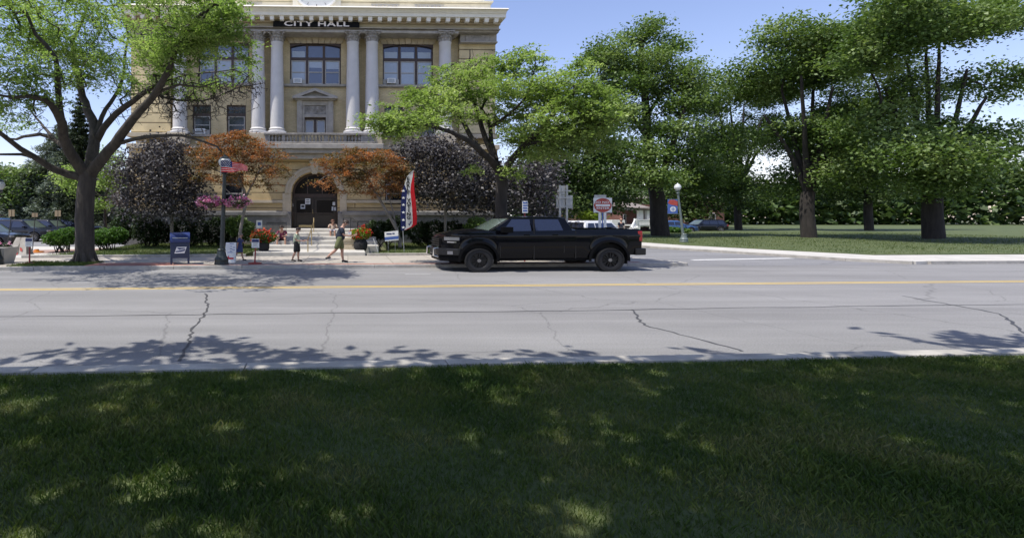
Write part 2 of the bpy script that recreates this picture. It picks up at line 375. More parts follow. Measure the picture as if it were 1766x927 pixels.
def blob_points(blobs, d0, shell=1.0, mult=1.0):
    """points inside ellipsoids given as photo X, Y, half-widths in pixels, depth offset, depth radius and a count"""
    out = []
    for (X, Y, rx, ry, dd, rd, n) in blobs:
        c = np.array(P(X, Y, d0 + dd)); s = px(d0 + dd); e = ellipsoid(max(1, int(n * mult)), shell)
        out.append(c + e * np.array([rx * s, rd, ry * s]))
    return np.concatenate(out)
def sprays(A, k, L, width=.07, droop=.25, per=9):
    """leaf positions along short drooping fronds that fan out from every twig end"""
    m = max(1, k // per); B = np.repeat(A, m, 0); n = len(B); a = RNG.uniform(0, 2 * np.pi, n); el = RNG.normal(size=n) * .28; l = L * RNG.uniform(.55, 1.25, n)
    d = np.stack([np.cos(a) * np.cos(el), np.sin(a) * np.cos(el), np.sin(el)], 1) * l[:, None]; B = B + RNG.normal(size=B.shape) * np.array([.12, .12, .06]) * L
    t = np.linspace(.1, 1, per); C = B[:, None] + d[:, None] * t[None, :, None]; C[..., 2] -= (droop * l[:, None] * t[None] ** 2)
    return (C + RNG.normal(size=C.shape) * width * np.array([1, 1, .5])).reshape(-1, 3)
def make_tree(name, label, d0, limbs, blobs, bark, leafm, base=None, k=16, spread=.3, flat=.45, size=.13, aspect=.5, up=.6, rtip=.008, bare=None,
              group=None, low=4, shell=1.3, step=.4, cat='tree', mult=1.0, droop=0.0, spray=0.0, part='crown'):
    b = limbs[0][2][0]; base = P(b[0], b[1], d0 + b[2]) if base is None else Vector(base)
    t = thing(name, label, cat, base, group=group); sk = Skel()
    for (r0, r1, pts) in limbs:
        sk.limb([P(X, Y, d0 + dd) for X, Y, dd in pts], r0, r1, step, jit=.012)
    A = blob_points(blobs, d0, shell, mult)
    sk.colonise(A, rtip, step, low, droop=droop)
    if bare:
        Bp = blob_points(bare, d0, 1.0, 1.0); sk.colonise(Bp, rtip, step * .7, low, arc=.35, jit=.08)
    sk.finish(rtip); sk.mesh('trunk', bark, t, base)
    if spray: C = sprays(A, k, spray) - np.array(base)
    else:
        C = np.repeat(A, k, 0); e = RNG.normal(size=C.shape) * spread; e[:, 2] *= flat; C = C + e - np.array(base)
    leaves(part, C, size, leafm, t, up, aspect)
    return t
def make_shrub(name, label, boxes, d0, leafm, n, size, ground=None, group=None, cat='shrub', stems=True, up=.4, aspect=.55, part='foliage'):
    """leafy bush: ellipsoid lobes given in photo pixels, leaves thickest at the outside, stems from the ground into each lobe"""
    X = np.mean([b[0] for b in boxes]); z0 = .1 if ground is None else ground
    base = G(X, d0, z0); t = thing(name, label, cat, base, group=group); C = []; st = MB()
    tot = sum(b[2] * b[3] for b in boxes)
    for (bx, by, rx, ry, dd, rd) in boxes:
        c = P(bx, by, d0 + dd); s = px(d0 + dd); m = int(n * rx * ry / tot); e = ellipsoid(m, 2.2)
        lump = 1 + .16 * np.sin(e[:, 0:1] * 7 + bx) * np.cos(e[:, 2:3] * 6 + by) + RNG.normal(size=(m, 1)) * .06
        q = np.array(c) + e * lump * np.array([rx * s, rd, ry * s]); q = q[q[:, 2] > z0 + .02]; C.append(q)
        if stems:
            for i in range(5):
                tip = q[RNG.integers(len(q))]; st.path([base + Vector(((c.x - base.x) * .5 + random.uniform(-.1, .1), dd + random.uniform(-.1, .1), 0)) - base, (Vector(tip) + Vector((0, 0, -.1)) - base) * .6 + Vector((0, 0, .1)), Vector(tip) - base], [.03, .02, .008], 5)
    C = np.concatenate(C) - np.array(base)
    leaves(part, C, size, leafm, t, up, aspect)
    if stems: st.build('stem', M['bark_dark'], t)
    return t
# ------------------------------------------------------------------ ground, roads, pavements
def asphalt(name, c1, c2, seed=0.0):
    m = bpy.data.materials.new(name); t, n, l = nt(m); b = n['Principled BSDF']; b.inputs['Roughness'].default_value = .85
    tc = n.new('ShaderNodeTexCoord')
    mp = n.new('ShaderNodeMapping'); mp.inputs['Location'].default_value = (seed, seed * .7, 0); l.new(tc.outputs['Object'], mp.inputs[0])
    def noise(scale, det, stretch=None):
        z = n.new('ShaderNodeTexNoise'); z.inputs['Scale'].default_value = scale; z.inputs['Detail'].default_value = det; z.inputs['Roughness'].default_value = .65
        if stretch:
            q = n.new('ShaderNodeMapping'); q.inputs['Scale'].default_value = stretch; l.new(mp.outputs[0], q.inputs[0]); l.new(q.outputs[0], z.inputs['Vector'])
        else: l.new(mp.outputs[0], z.inputs['Vector'])
        return z.outputs['Fac']
    def ramp(f, a, b2, lo, hi):
        r = n.new('ShaderNodeMapRange'); r.inputs['From Min'].default_value = a; r.inputs['From Max'].default_value = b2
        r.inputs['To Min'].default_value = lo; r.inputs['To Max'].default_value = hi; l.new(f, r.inputs['Value']); return r.outputs[0]
    def mul(a, b2):
        q = n.new('ShaderNodeMath'); q.operation = 'MULTIPLY'; l.new(a, q.inputs[0]); l.new(b2, q.inputs[1]); return q.outputs[0]
    patch = ramp(noise(.35, 6, (.3, 1, 1)), .3, .7, .84, 1.10)
    streak = ramp(noise(1.0, 4, (.04, 1.1, 1)), .32, .68, .80, 1.09)
    grain = ramp(noise(42, 3), .3, .7, .72, 1.26)
    vo = n.new('ShaderNodeTexVoronoi'); vo.feature = 'DISTANCE_TO_EDGE'; vo.inputs['Scale'].default_value = .30
    wz = n.new('ShaderNodeTexNoise'); wz.inputs['Scale'].default_value = 1.7; wz.inputs['Detail'].default_value = 6; l.new(mp.outputs[0], wz.inputs['Vector'])
    mxv = n.new('ShaderNodeMix'); mxv.data_type = 'VECTOR'; mxv.inputs[0].default_value = .25; l.new(mp.outputs[0], mxv.inputs[4]); l.new(wz.outputs['Color'], mxv.inputs[5])
    l.new(mxv.outputs[1], vo.inputs['Vector'])
    crack = ramp(vo.outputs['Distance'], .001, .005, .74, 1.0)
    f = mul(mul(mul(patch, streak), grain), crack)
    mx = n.new('ShaderNodeMix'); mx.data_type = 'RGBA'; mx.blend_type = 'MULTIPLY'; mx.inputs[0].default_value = 1
    rp = n.new('ShaderNodeMix'); rp.data_type = 'RGBA'; l.new(noise(.9, 5), rp.inputs[0]); rp.inputs[6].default_value = (*c1, 1); rp.inputs[7].default_value = (*c2, 1)
    l.new(rp.outputs[2], mx.inputs[6]); l.new(f, mx.inputs[7]); l.new(mx.outputs[2], b.inputs['Base Color'])
    bp = n.new('ShaderNodeBump'); bp.inputs['Strength'].default_value = .5; bp.inputs['Distance'].default_value = .006
    l.new(noise(70, 3), bp.inputs['Height']); l.new(bp.outputs['Normal'], b.inputs['Normal'])
    return m
M['asphalt'] = asphalt('worn_asphalt', (.208, .204, .200), (.246, .241, .235))
M['asphalt2'] = asphalt('side_street_asphalt', (.19, .19, .195), (.23, .228, .23), 13.0)
M['lawn'] = mat('lawn_soil_and_turf', (.050, .075, .022), .95, scale=.9, col2=(.095, .115, .040), bump=.5, bscale=30)
M['earth'] = mat('dry_turf', (.06, .075, .032), .95, scale=.2, col2=(.12, .12, .06))
M['yellowline'] = mat('worn_yellow_road_paint', (.52, .36, .10), .8, scale=5, col2=(.62, .46, .17), detail=9)
M['whiteline'] = mat('worn_white_road_paint', (.45, .45, .44), .8, scale=6, col2=(.66, .66, .64), detail=9)

def flagstones(name, base, size):
    m = mat(name, base, .9, scale=1.2, col2=tuple(min(1, c * 1.25) for c in base), bump=.1, bscale=30)
    t, n, l = nt(m); b = n['Principled BSDF']; src = b.inputs['Base Color'].links[0].from_socket
    tc = n.new('ShaderNodeTexCoord'); br = n.new('ShaderNodeTexBrick'); l.new(tc.outputs['Object'], br.inputs['Vector'])
    br.offset = 0; br.inputs['Scale'].default_value = 1; br.inputs['Brick Width'].default_value = size; br.inputs['Row Height'].default_value = size
    br.inputs['Mortar Size'].default_value = .014; br.inputs['Color1'].default_value = (1, 1, 1, 1); br.inputs['Color2'].default_value = (.88, .88, .87, 1); br.inputs['Mortar'].default_value = (.45, .43, .4, 1)
    mx = n.new('ShaderNodeMix'); mx.data_type = 'RGBA'; mx.blend_type = 'MULTIPLY'; mx.inputs[0].default_value = 1
    l.new(src, mx.inputs[6]); l.new(br.outputs['Color'], mx.inputs[7]); l.new(mx.outputs[2], b.inputs['Base Color'])
    return m
M['flags'] = flagstones('pavement_flags', (.335, .305, .262), 1.75)

S = .07                                            # the street runs slightly away to the right
def kline(c, x, s=S): return c + s * x
def flat(name, poly, z, m, label=None, kind='structure'):
    mb = MB(); mb.add([(x, y, z) for x, y in poly], [tuple(range(len(poly)))]); o = mb.build(name, m); o['kind'] = kind; return o
def raised(name, poly, z0, z1, m, kind='structure', bevel=0.0):
    o = MB().slab(poly, z0, z1).build(name, m, bevel=bevel); o['kind'] = kind; return o
flat('ground', [(-400, -60), (400, -60), (400, 600), (-400, 600)], -.03, M['earth'])
flat('road', [(-160, kline(6.6, -160)), (160, kline(6.6, 160)), (160, kline(20.06, 160)), (-160, kline(20.06, -160))], 0, M['asphalt'])
K0 = 20.0
# side street and the car park entrance
STREET_R = [(22.6, kline(K0, 22.6)), (21.4, 23.2), (19.6, 29.2), (18.3, 33.0), (18.0, 38), (18.6, 90), (19.5, 160)]
STREET_L = [(13.4, kline(K0, 13.4)), (13.0, 22.6), (12.4, 25.0), (11.9, 30), (11.8, 60), (11.8, 160)]
flat('side_street', [(12.9, kline(19.9, 12.9))] + [(23.2, kline(19.9, 23.2))] + STREET_R[1:] + STREET_L[::-1][:-1], .004, M['asphalt2'])
# pavement in front of the hall: slab, kerb stones, paver strip
PB = lambda x: 24.9 + .09 * x
raised('sidewalk', [(-60, kline(K0 + .2, -60)), (13.2, kline(K0 + .2, 13.2)), (12.8, 22.7), (12.2, 25.0), (11.7, 30), (11.6, 44), (10.6, 44), (10.5, PB(10.5)), (-60, PB(-60))], -.02, .12, M['flags'])
def kerb_run(pts, w=.2, top=.128):
    mb = MB()
    for (x0, y0), (x1, y1) in zip(pts, pts[1:]):
        d = Vector((x1 - x0, y1 - y0)); L = d.length; d /= L; nrm = Vector((-d.y, d.x)); k = max(1, int(L / 2.4))
        for i in range(k):
            a = Vector((x0, y0)) + d * (L * i / k + .006); b = Vector((x0, y0)) + d * (L * (i + 1) / k - .006)
            mb.slab([tuple(a), tuple(b), tuple(b + nrm * w), tuple(a + nrm * w)], -.02, top + random.uniform(-.004, .004))
    return mb
kb = kerb_run([(-60, kline(K0, -60)), (13.2, kline(K0, 13.2)), (13.25, kline(K0, 13.25) + .6), (12.95, 22.7), (12.3, 25.0), (11.8, 30), (11.7, 60)])
kb.build('kerb', M['kerb'], bevel=.012)['kind'] = 'structure'
flat('paver_strip', [(-6.6, kline(K0 + .22, -6.6)), (11.5, kline(K0 + .22, 11.5)), (11.5, kline(K0 + .62, 11.5)), (-6.6, kline(K0 + .62, -6.6))], .124, M['paver'])
flat('paver_band', [(-9.6, kline(K0 + .22, -9.6)), (-6.64, kline(K0 + .22, -6.64)), (-6.64, kline(K0 + 1.5, -6.64)), (-9.6, kline(K0 + 1.5, -9.6))], .125, M['paver'])
# tree strip at the left by the kerb
strip = [(-12.3, kline(K0 + .22, -12.3)), (-9.64, kline(K0 + .22, -9.64)), (-9.64, kline(K0 + 2.1, -9.64)), (-12.3, kline(K0 + 1.9, -12.3))]
flat('tree_strip', strip, .127, M['lawn'])
# car park entrance: pale concrete with a red paver band, asphalt beyond
raised('plaza', [(-60, PB(-60)), (-14.2, PB(-14.2)), (-13.4, 27.5), (-13.0, 31.6), (-20, 33), (-60, 33)], -.02, .116, M['concrete'])
flat('plaza_paver_band', [(-22, 25.6), (-14.3, 26.6), (-12.9, 28.6), (-13.0, 31.2), (-16.2, 29.3), (-22, 28.4)], .121, M['paver'])
flat('car_park', [(-80, 33), (-20, 33), (-13.4, 31.8), (-13.4, 75), (-80, 75)], .008, M['asphalt2'])
# hall lawns, each edged with a low stone
LAWN_L = [(-13.7, PB(-13.7)), (-4.75, PB(-4.75)), (-4.75, 35.6), (-13.2, 35.4), (-12.9, 27.5)]
LAWN_R = [(.98, PB(.98)), (10.45, PB(10.45)), (10.45, 36.2), (2.3, 36.0), (2.2, 27.6)]
raised('hall_lawn', LAWN_L, -.02, .19, M['lawn']); raised('hall_lawn', LAWN_R, -.02, .19, M['lawn'])
kb = kerb_run([(-14.2, PB(-14.2) - .2), (-4.6, PB(-4.6) - .2)], .2, .225)
kb2 = kerb_run([(.9, PB(.9) - .2), (10.5, PB(10.5) - .2)], .2, .225)
kb.v += kb2.v and []; n0 = len(kb.v); kb.f += [tuple(i + n0 for i in f) for f in kb2.f]; kb.v += kb2.v; kb.mi += kb2.mi
kb.build('lawn_edging', M['kerb'], bevel=.012)['kind'] = 'structure'
# park across the side street
raised('park_sidewalk', [(x + .2, y + .05) for x, y in STREET_R] + [(22.6, 160), (21.2, 90), (20.7, 38), (21.2, 34), (22.6, 30.2), (24.6, 25.2), (160, 33.6), (160, kline(K0 + .2, 160)), (24, kline(K0 + .2, 24))], -.02, .12, M['concrete'])
kb = kerb_run([(160, kline(K0, 160) - 0.0), (23.4, kline(K0, 23.4))][::-1] + []); kb.build('kerb', M['kerb'])['kind'] = 'structure'
kb = kerb_run([STREET_R[0]] + STREET_R[1:6], -.2, .128); kb.build('kerb', M['kerb'])['kind'] = 'structure'
PARK = [(22.62, 160), (21.22, 90), (20.72, 38), (21.22, 34), (22.62, 30.2), (24.62, 25.25), (160, 33.65), (160, 160)]
raised('park_lawn', PARK, -.02, .15, M['lawn'])
# road paint
def dline(y0, w, x0=-80, x1=80, z=.004, m='yellowline', name='road_marking'):
    return flat(name, [(x0, kline(y0, x0, .063)), (x1, kline(y0, x1, .063)), (x1, kline(y0 + w, x1, .063)), (x0, kline(y0 + w, x0, .063))], z, M[m])
dline(14.50, .11); dline(14.74, .11)
flat('parking_tick', [(1.9, 17.86), (2.75, 17.92), (2.75, 17.98), (1.9, 17.92)], .004, M['whiteline'])
flat('stop_line', [(15.2, 23.6), (20.4, 24.6), (20.4, 25.0), (15.2, 24.0)], .008, M['whiteline'])
# the near side of the street: kerb and verge
kb = kerb_run([(-40, kline(6.4, -40)), (40, kline(6.4, 40))], .24, .135); kb.build('kerb', M['kerb'], bevel=.012)['kind'] = 'structure'
VERGE = [(-40, kline(6.38, -40)), (40, kline(6.38, 40)), (40, -30), (-40, -30)]
raised('grass_verge', VERGE, -.02, .11, M['lawn'])
# tar sealed cracks and an old utility patch in the carriageway
M['tar'] = mat('crack_sealing_tar', (.055, .055, .058), .6, var=.2, scale=9)
def tar_seam(pts, w=.035):
    q = []; rr = random.Random(len(pts) + int(pts[0][0] * 10))
    for (xa, ya), (xb, yb) in zip(pts, pts[1:]):
        for i in range(12): q.append((xa + (xb - xa) * i / 12 + rr.uniform(-.04, .04), ya + (yb - ya) * i / 12 + rr.uniform(-.04, .04)))
    mb = MB(); A, B = [], []
    for i, (xx, yy) in enumerate(q):
        j = min(i + 1, len(q) - 1); k = max(i - 1, 0); dx, dy = q[j][0] - q[k][0], q[j][1] - q[k][1]; l_ = math.hypot(dx, dy) + 1e-6; ww = w * rr.uniform(.5, 1.3); A.append((xx - dy / l_ * ww, yy + dx / l_ * ww, .004)); B.append((xx + dy / l_ * ww, yy - dx / l_ * ww, .004))
    mb.strip(B, A); mb.build('tar_seam', M['tar'])['kind'] = 'structure'
tar_seam([(-9, 10.1), (-3, 10.5), (4, 10.9), (11, 11.5), (18, 11.9)], .022); tar_seam([(-2.2, 7.1), (-2.6, 9.0), (-2.9, 11.2), (-3.6, 13.6)], .022); tar_seam([(5.6, 7.6), (5.2, 9.5), (5.9, 11.2)], .022); tar_seam([(10.5, 8.2), (12.8, 10.6), (13.4, 13.2)], .022)
# ---- grass blades (nobody could count them)
def in_poly(x, y, poly):
    c = np.zeros(len(x), bool); n = len(poly)
    for i in range(n):
        x0, y0 = poly[i]; x1, y1 = poly[(i + 1) % n]
        if y0 == y1: continue
        q = ((y0 > y) != (y1 > y)) & (x < (x1 - x0) * (y - y0) / (y1 - y0) + x0); c ^= q
    return c
def grass(poly, z, n, h, name='grass', view=None):
    xs = [p[0] for p in poly]; ys = [p[1] for p in poly]; x = RNG.uniform(min(xs), max(xs), n); y = RNG.uniform(min(ys), max(ys), n)
    q = in_poly(x, y, poly)
    if view: q &= view(x, y)
    x, y = x[q], y[q]; n = len(x)
    dens = .5 + .5 * np.sin(x * 1.3 + np.sin(y * 1.7)) * np.cos(y * .9 + np.sin(x * .8)); H = h * RNG.uniform(.5, 1.25, n) * (.65 + .5 * dens)
    a = RNG.uniform(0, 2 * np.pi, n); w = H * .07; lean = RNG.normal(size=(n, 2)) * H[:, None] * .38
    B = np.stack([x, y, np.full(n, z)], 1); side = np.stack([np.cos(a) * w, np.sin(a) * w, np.zeros(n)], 1)
    mid = B + np.stack([lean[:, 0] * .35, lean[:, 1] * .35, H * .6], 1); tip = B + np.stack([lean[:, 0], lean[:, 1], H], 1)
    V = np.empty((n, 4, 3)); V[:, 0] = B - side; V[:, 1] = B + side; V[:, 2] = mid + side * .8; V[:, 3] = tip
    o = npmesh(name, V.reshape(-1, 3), np.arange(n * 4).reshape(-1, 4), M['grass']); o['kind'] = 'stuff'; return o
grass(LAWN_L, .19, 26000, .09); grass(LAWN_R, .19, 22000, .09); grass(strip, .127, 5000, .09)
grass([(20.7, 38), (21.25, 34), (22.65, 30.2), (24.65, 25.3), (60, 27.6), (60, 60), (21, 60)], .15, 40000, .10)
grass([(-9, kline(6.30, -9)), (16, kline(6.30, 16)), (16, .6), (-9, .6)], .11, 640000, .052, view=lambda x, y: (x < y * 1.30 + .4) & (x > -y * .70 - .4) & (y > 2.2) & (y > 0))
# ------------------------------------------------------------------ city hall
TH = math.atan(.03); FD = 36.0
def fb(X, Y, off=0.0):
    """photo point on the facade plane moved `off` towards the street, in the hall's own axes"""
    k = (X - CX) / FOC; t = (FD * math.cos(TH) - off) / (math.cos(TH) - k * math.sin(TH))
    return (math.cos(TH) * t * k + math.sin(TH) * (t - FD), -off, EYE - (Y - HZ) / FOC * t)
def U(X, off=0.0): return fb(X, HZ, off)[0]
def Z(Y, X=541, off=0.0): return fb(X, Y, off)[2]
hall = thing('city_hall', 'three storey yellow brick civic building with white columns and a CITY HALL sign', 'building', (0, FD, 0), TH)
UL, UR = U(226, .35), U(854.5, .35); OVR, OVL = U(878, 2.1) - UR, UL - U(204, 2.1)      # cornice overhang at the two ends
ZG, Z2, ZC = -.02, Z(250), Z(52)                    # ground, ledge above the ground floor, underside of the entablature

def wall_holes(mb, u0, u1, z0, z1, y, holes, depth=.35, m=0):
    us = sorted({u0, u1, *[a for h in holes for a in h[:2]]}); zs = sorted({z0, z1, *[a for h in holes for a in h[2:]]})
    for a, b in zip(us, us[1:]):
        for c, d in zip(zs, zs[1:]):
            if a < u0 - 1e-6 or b > u1 + 1e-6 or c < z0 - 1e-6 or d > z1 + 1e-6: continue
            if any(h[0] - 1e-6 <= a and b <= h[1] + 1e-6 and h[2] - 1e-6 <= c and d <= h[3] + 1e-6 for h in holes): continue
            mb.quad((a, y, c), (b, y, c), (b, y, d), (a, y, d), m)
    for a, b, c, d in holes:
        yb = y + depth
        mb.quad((a, y, c), (a, yb, c), (a, yb, d), (a, y, d), m); mb.quad((b, y, d), (b, yb, d), (b, yb, c), (b, y, c), m)
        mb.quad((a, y, d), (a, yb, d), (b, yb, d), (b, y, d), m); mb.quad((a, yb, c), (a, y, c), (b, y, c), (b, yb, c), m)

# ---- body of the building (sides, back, roof)
b = MB(); b.box(UL + .02, UR - .02, .45, 24, ZG, Z(17)); b.build('rear_walls', M['brick'], hall)
# ---- main storeys
upper = [(500, 588), (660, 747), (342, 430)]; low2 = [(332, 364), (391, 424), (663, 695), (722, 753)]
WU = [(U(a), U(c), Z(146), Z(76)) for a, c in upper]; WL = [(U(a), U(c), Z(233), Z(182)) for a, c in low2]
niche = (U(524), U(563), Z(231), Z(202))
b = MB(); wall_holes(b, U(297), U(790), Z2, ZC, 0, WU + WL + [niche]); b.build('wall', M['brick'], hall)
# corner pavilions with banded brick
for a, c in ((UL, U(297) - .002), (U(790) + .002, UR)): MB().box(a, c, -.35, .4, Z(236), ZC - .002).build('corner_pavilion', M['rust'], hall)
# ---- ground floor, banded, with the arched door opening and two windows beside it
OFG = .45; DU0, DU1 = U(503, OFG), U(582, OFG); DC = (DU0 + DU1) / 2; RU = (DU1 - DU0) / 2
ZD, ZT = Z(393, 541, 0), Z(297, 541, OFG); ZS = ZT - RU * .92
gw = [(U(a, OFG), U(c, OFG), Z(352, 541, OFG), Z(298, 541, OFG)) for a, c in ((384, 420), (262, 296), (664, 698), (800, 832))]
b = MB(); wall_holes(b, UL - .1, UR + .1, Z(367, 541, OFG), Z2 - .002, -OFG, gw + [(DU0, DU1, Z(367, 541, OFG), ZT)], .45)
n = 28; arc = [(DC - RU * math.cos(math.pi * i / n), ZS + (ZT - ZS) * math.sin(math.pi * i / n)) for i in range(n + 1)]
for i in range(n):                                   # brick between the arch and the square opening
    (x0, z0), (x1, z1) = arc[i], arc[i + 1]
    b.quad((x0, -OFG, z0), (x1, -OFG, z1), (x1, -OFG, ZT), (x0, -OFG, ZT)); b.quad((x0, -OFG, z0), (x0, .3, z0), (x1, .3, z1), (x1, -OFG, z1))
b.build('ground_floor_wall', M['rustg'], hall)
b = MB(); wall_holes(b, UL - .3, UR + .3, ZG, Z(367, 541, OFG), -OFG - .25, [(DU0 - .02, DU1 + .02, ZG, Z(367, 541, OFG) - .0)], .6)
b.box(UL - .3, DU0 - .3, -OFG - .36, -OFG - .252, Z(371, 541, .7), Z(365, 541, .7)); b.box(DU1 + .3, UR + .3, -OFG - .36, -OFG - .252, Z(371, 541, .7), Z(365, 541, .7))
for a, c in ((UL - .3, DU0 - .02), (DU1 + .02, UR + .3)):   # sloped top of the base
    b.add([(a, -OFG - .25, Z(367, 541, .7)), (c, -OFG - .25, Z(367, 541, .7)), (c, -OFG, Z(363.5, 541, .5)), (a, -OFG, Z(363.5, 541, .5)), (a, -OFG, Z(367, 541, .7)), (c, -OFG, Z(367, 541, .7))], [(0, 1, 2, 3), (0, 3, 4), (1, 5, 2)])
b.build('granite_base', M['granite'], hall, bevel=.01)
for a, c in ((UL - .12, U(487, .55)), (U(597, .55), UR + .12)): MB().box(a, c, -OFG - .1, -OFG + .1, Z(350, 541, .5), Z(345, 541, .5)).build('belt_course', M['stone_tan'], hall, bevel=.015)
for a, c in ((U(487, .55), U(502, .55)), (U(586, .55), U(598, .55))): MB().box(a, c, -OFG - .12, -OFG + .1, Z(393), ZS).build('door_pilaster', M['stone_tan'], hall, bevel=.015)
# archivolt
b = MB(); R1, R2 = RU * 1.02, RU * 1.30; RV = (ZT - ZS) / RU
def ring(r, y): return [(DC - r * math.cos(math.pi * i / n), y, ZS + r * RV * math.sin(math.pi * i / n)) for i in range(n + 1)]
Ai, Ao, Bi, Bo = ring(R1, -OFG - .16), ring(R2, -OFG - .16), ring(R1, -OFG + .1), ring(R2, -OFG + .05)
b.strip(Ai, Ao); b.strip(Ao, Bo); b.strip(Bi, Ai)
Ci, Cm, Di = ring(RU * 1.18, -OFG - .2), ring(RU * 1.27, -OFG - .2), ring(RU * 1.18, -OFG - .155)
Dm = ring(RU * 1.27, -OFG - .155); b.strip(Ci, Cm); b.strip(Di, Ci); b.strip(Cm, Dm)
b.build('door_arch', M['stone_tan'], hall)
b = MB(); kz0, kz1 = Z(300, 541, .6), Z(276, 541, .6); kx = (U(535, .6), U(550, .6))
b.add([(kx[0] + .12, -OFG - .3, kz0), (kx[1] - .12, -OFG - .3, kz0), (kx[1] + .08, -OFG - .34, kz1), (kx[0] - .08, -OFG - .34, kz1), (kx[0] + .12, -OFG, kz0), (kx[1] - .12, -OFG, kz0), (kx[1] + .08, -OFG, kz1), (kx[0] - .08, -OFG, kz1)],
      [(0, 1, 2, 3), (0, 3, 7, 4), (1, 5, 6, 2), (0, 4, 5, 1), (3, 2, 6, 7)]); b.build('keystone', M['stone_tan'], hall, bevel=.02)
# ---- entrance: fanlight, two leaves, papers, kick plate
yd = .28
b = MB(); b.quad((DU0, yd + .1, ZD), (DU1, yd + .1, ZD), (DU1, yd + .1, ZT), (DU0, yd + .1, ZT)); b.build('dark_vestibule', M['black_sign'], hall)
b = MB(); zt = Z(337, 541, 0); b.box(DU0, DU1, yd - .06, yd + .06, zt - .11, zt + .12)
for i in range(1, n - 1):
    pass
b.strip([(DC - RU * .99 * math.cos(math.pi * i / n), yd - .05, ZS + RU * RV * .99 * math.sin(math.pi * i / n)) for i in range(n + 1)], [(DC - RU * .9 * math.cos(math.pi * i / n), yd - .05, ZS + RU * RV * .88 * math.sin(math.pi * i / n)) for i in range(n + 1)])
for q in (-.33, .33): b.box(DC + RU * q - .03, DC + RU * q + .03, yd - .05, yd + .05, zt + .12, ZS + RU * RV * .9)
for q in (DU0 + .05, DU1 - .05): b.box(q - .05, q + .05, yd - .06, yd + .06, ZD, ZS)
b.build('door_frame', M['brown'], hall)
b = MB(); b.strip([(DC - RU * .97 * math.cos(math.pi * i / n), yd + .02, ZS + RU * RV * .97 * math.sin(math.pi * i / n)) for i in range(n + 1)], [(DC - RU * .97 * math.cos(math.pi * i / n), yd + .02, zt) for i in range(n + 1)]); b.build('fanlight', M['doorglass'], hall)
b = MB()                                             # worn gilt lettering arc: strokes, not readable
for i in range(11):
    a = math.radians(150 - i * 12); r = RU * .66; c = Vector((DC + r * math.cos(a), yd - .065, ZS + r * RV * math.sin(a)))
    t = Vector((-math.sin(a), 0, math.cos(a))); nn = Vector((math.cos(a), 0, math.sin(a)))
    b.bar(c - nn * .09, c + nn * .09, .028, .012); b.bar(c + nn * (.08 - .05 * (i % 3)) - t * .06, c + nn * (.08 - .05 * (i % 3)) + t * .06, .012, .028)
b.build('gilt_lettering', M['gold'], hall)
def doorleaf(a, c, name, glassy):
    b = MB(); y = yd; st = .17; z0, z1 = ZD + .02, zt - .12
    b.box(a, a + st, y - .04, y + .04, z0, z1); b.box(c - st, c, y - .04, y + .04, z0, z1)
    for p, q in ((z0, z0 + .3), (z0 + .86, z0 + 1.0), (z1 - .2, z1)): b.box(a + st, c - st, y - .04, y + .04, p, q)
    b.box(a + st, c - st, y - .005, y + .03, z0 + .3, z0 + .86)
    o = b.build(name, M['door'], hall, bevel=.008)
    g = MB(); g.box(a + st, c - st, y, y + .02, z0 + 1.0, z1 - .2); g.build('pane', M['doorglass'], o)
    return o
mid = U(541.5)
dl = doorleaf(DU0 + .1, mid - .01, 'door', True); doorleaf(mid + .01, DU1 - .1, 'door', True)
b = MB(); b.box(U(515), U(539), yd - .06, yd - .042, Z(391.5), Z(388)); b.build('kick_plate', M['brass'], dl)
b = MB(); b.tube((mid - .09, yd - .1, ZD + .95), (mid - .09, yd - .1, ZD + 1.25), .018); b.build('handle', M['brass'], dl)
b = MB()
for x0, x1, y0, y1 in ((526, 535, 342, 352), (518, 526, 352, 360)): b.box(U(x0), U(x1), yd - .05, yd - .043, Z(y1), Z(y0))
b.build('paper_notice', M['paper'], dl)
b = MB()
for x0, x1, y0, y1 in ((528, 533, 344, 345), (527.5, 533.5, 347, 348), (528, 533, 350, 350.7), (519.5, 524.5, 354, 357)): b.box(U(x0), U(x1), yd - .054, yd - .0505, Z(y1), Z(y0))
b.build('notice_print', M['black_sign'], dl)
b = MB()
for x0, x1, y0, y1 in ((573.5, 578, 348, 354), (572, 575, 356, 363), (576, 579.5, 357, 363)): b.box(U(x0), U(x1), yd - .07, yd - .062, Z(y1), Z(y0))
b.build('paper_notice', M['paper'], hall)
b = MB(); b.box(U(503.5), U(506), yd - .09, yd - .07, Z(356), Z(351)); b.build('door_plaque', M['stone'], hall)
# ---- balcony, ledges
b = MB(); b.box(U(297), U(447, 1.6), -.62, 0.3, Z(257, 541, .6), Z(250, 541, .6)); b.box(U(661, 1.6), U(790), -.62, .3, Z(257, 541, .6), Z(250, 541, .6))
b.box(UL - .15, U(297), -.8, .3, Z(257, 541, .6), Z(249, 541, .6)); b.box(U(790), UR + .15, -.8, .3, Z(257, 541, .6), Z(249, 541, .6))
b.box(UL - .2, U(297) + .1, -.62, 0, Z(239), Z(232)); b.box(U(790) - .1, UR + .2, -.62, 0, Z(239), Z(232))
b.build('string_course', M['stone_tan'], hall, bevel=.02)
OB = 1.7
b = MB(); b.box(U(448, OB), U(662, OB), -OB, -OFG + .05, Z(256, 541, OB), Z(247, 541, OB)); b.box(U(452, OB), U(656, OB), -OB + .2, -OFG + .05, Z(263, 541, OB), Z(256, 541, OB)); b.box(U(455, OB), U(650, OB), -OB + .55, -OFG + .05, Z(272, 541, OB), Z(263, 541, OB))
b.build('balcony_cornice', M['stone'], hall, bevel=.03)
bal = MB(); OR = 1.55
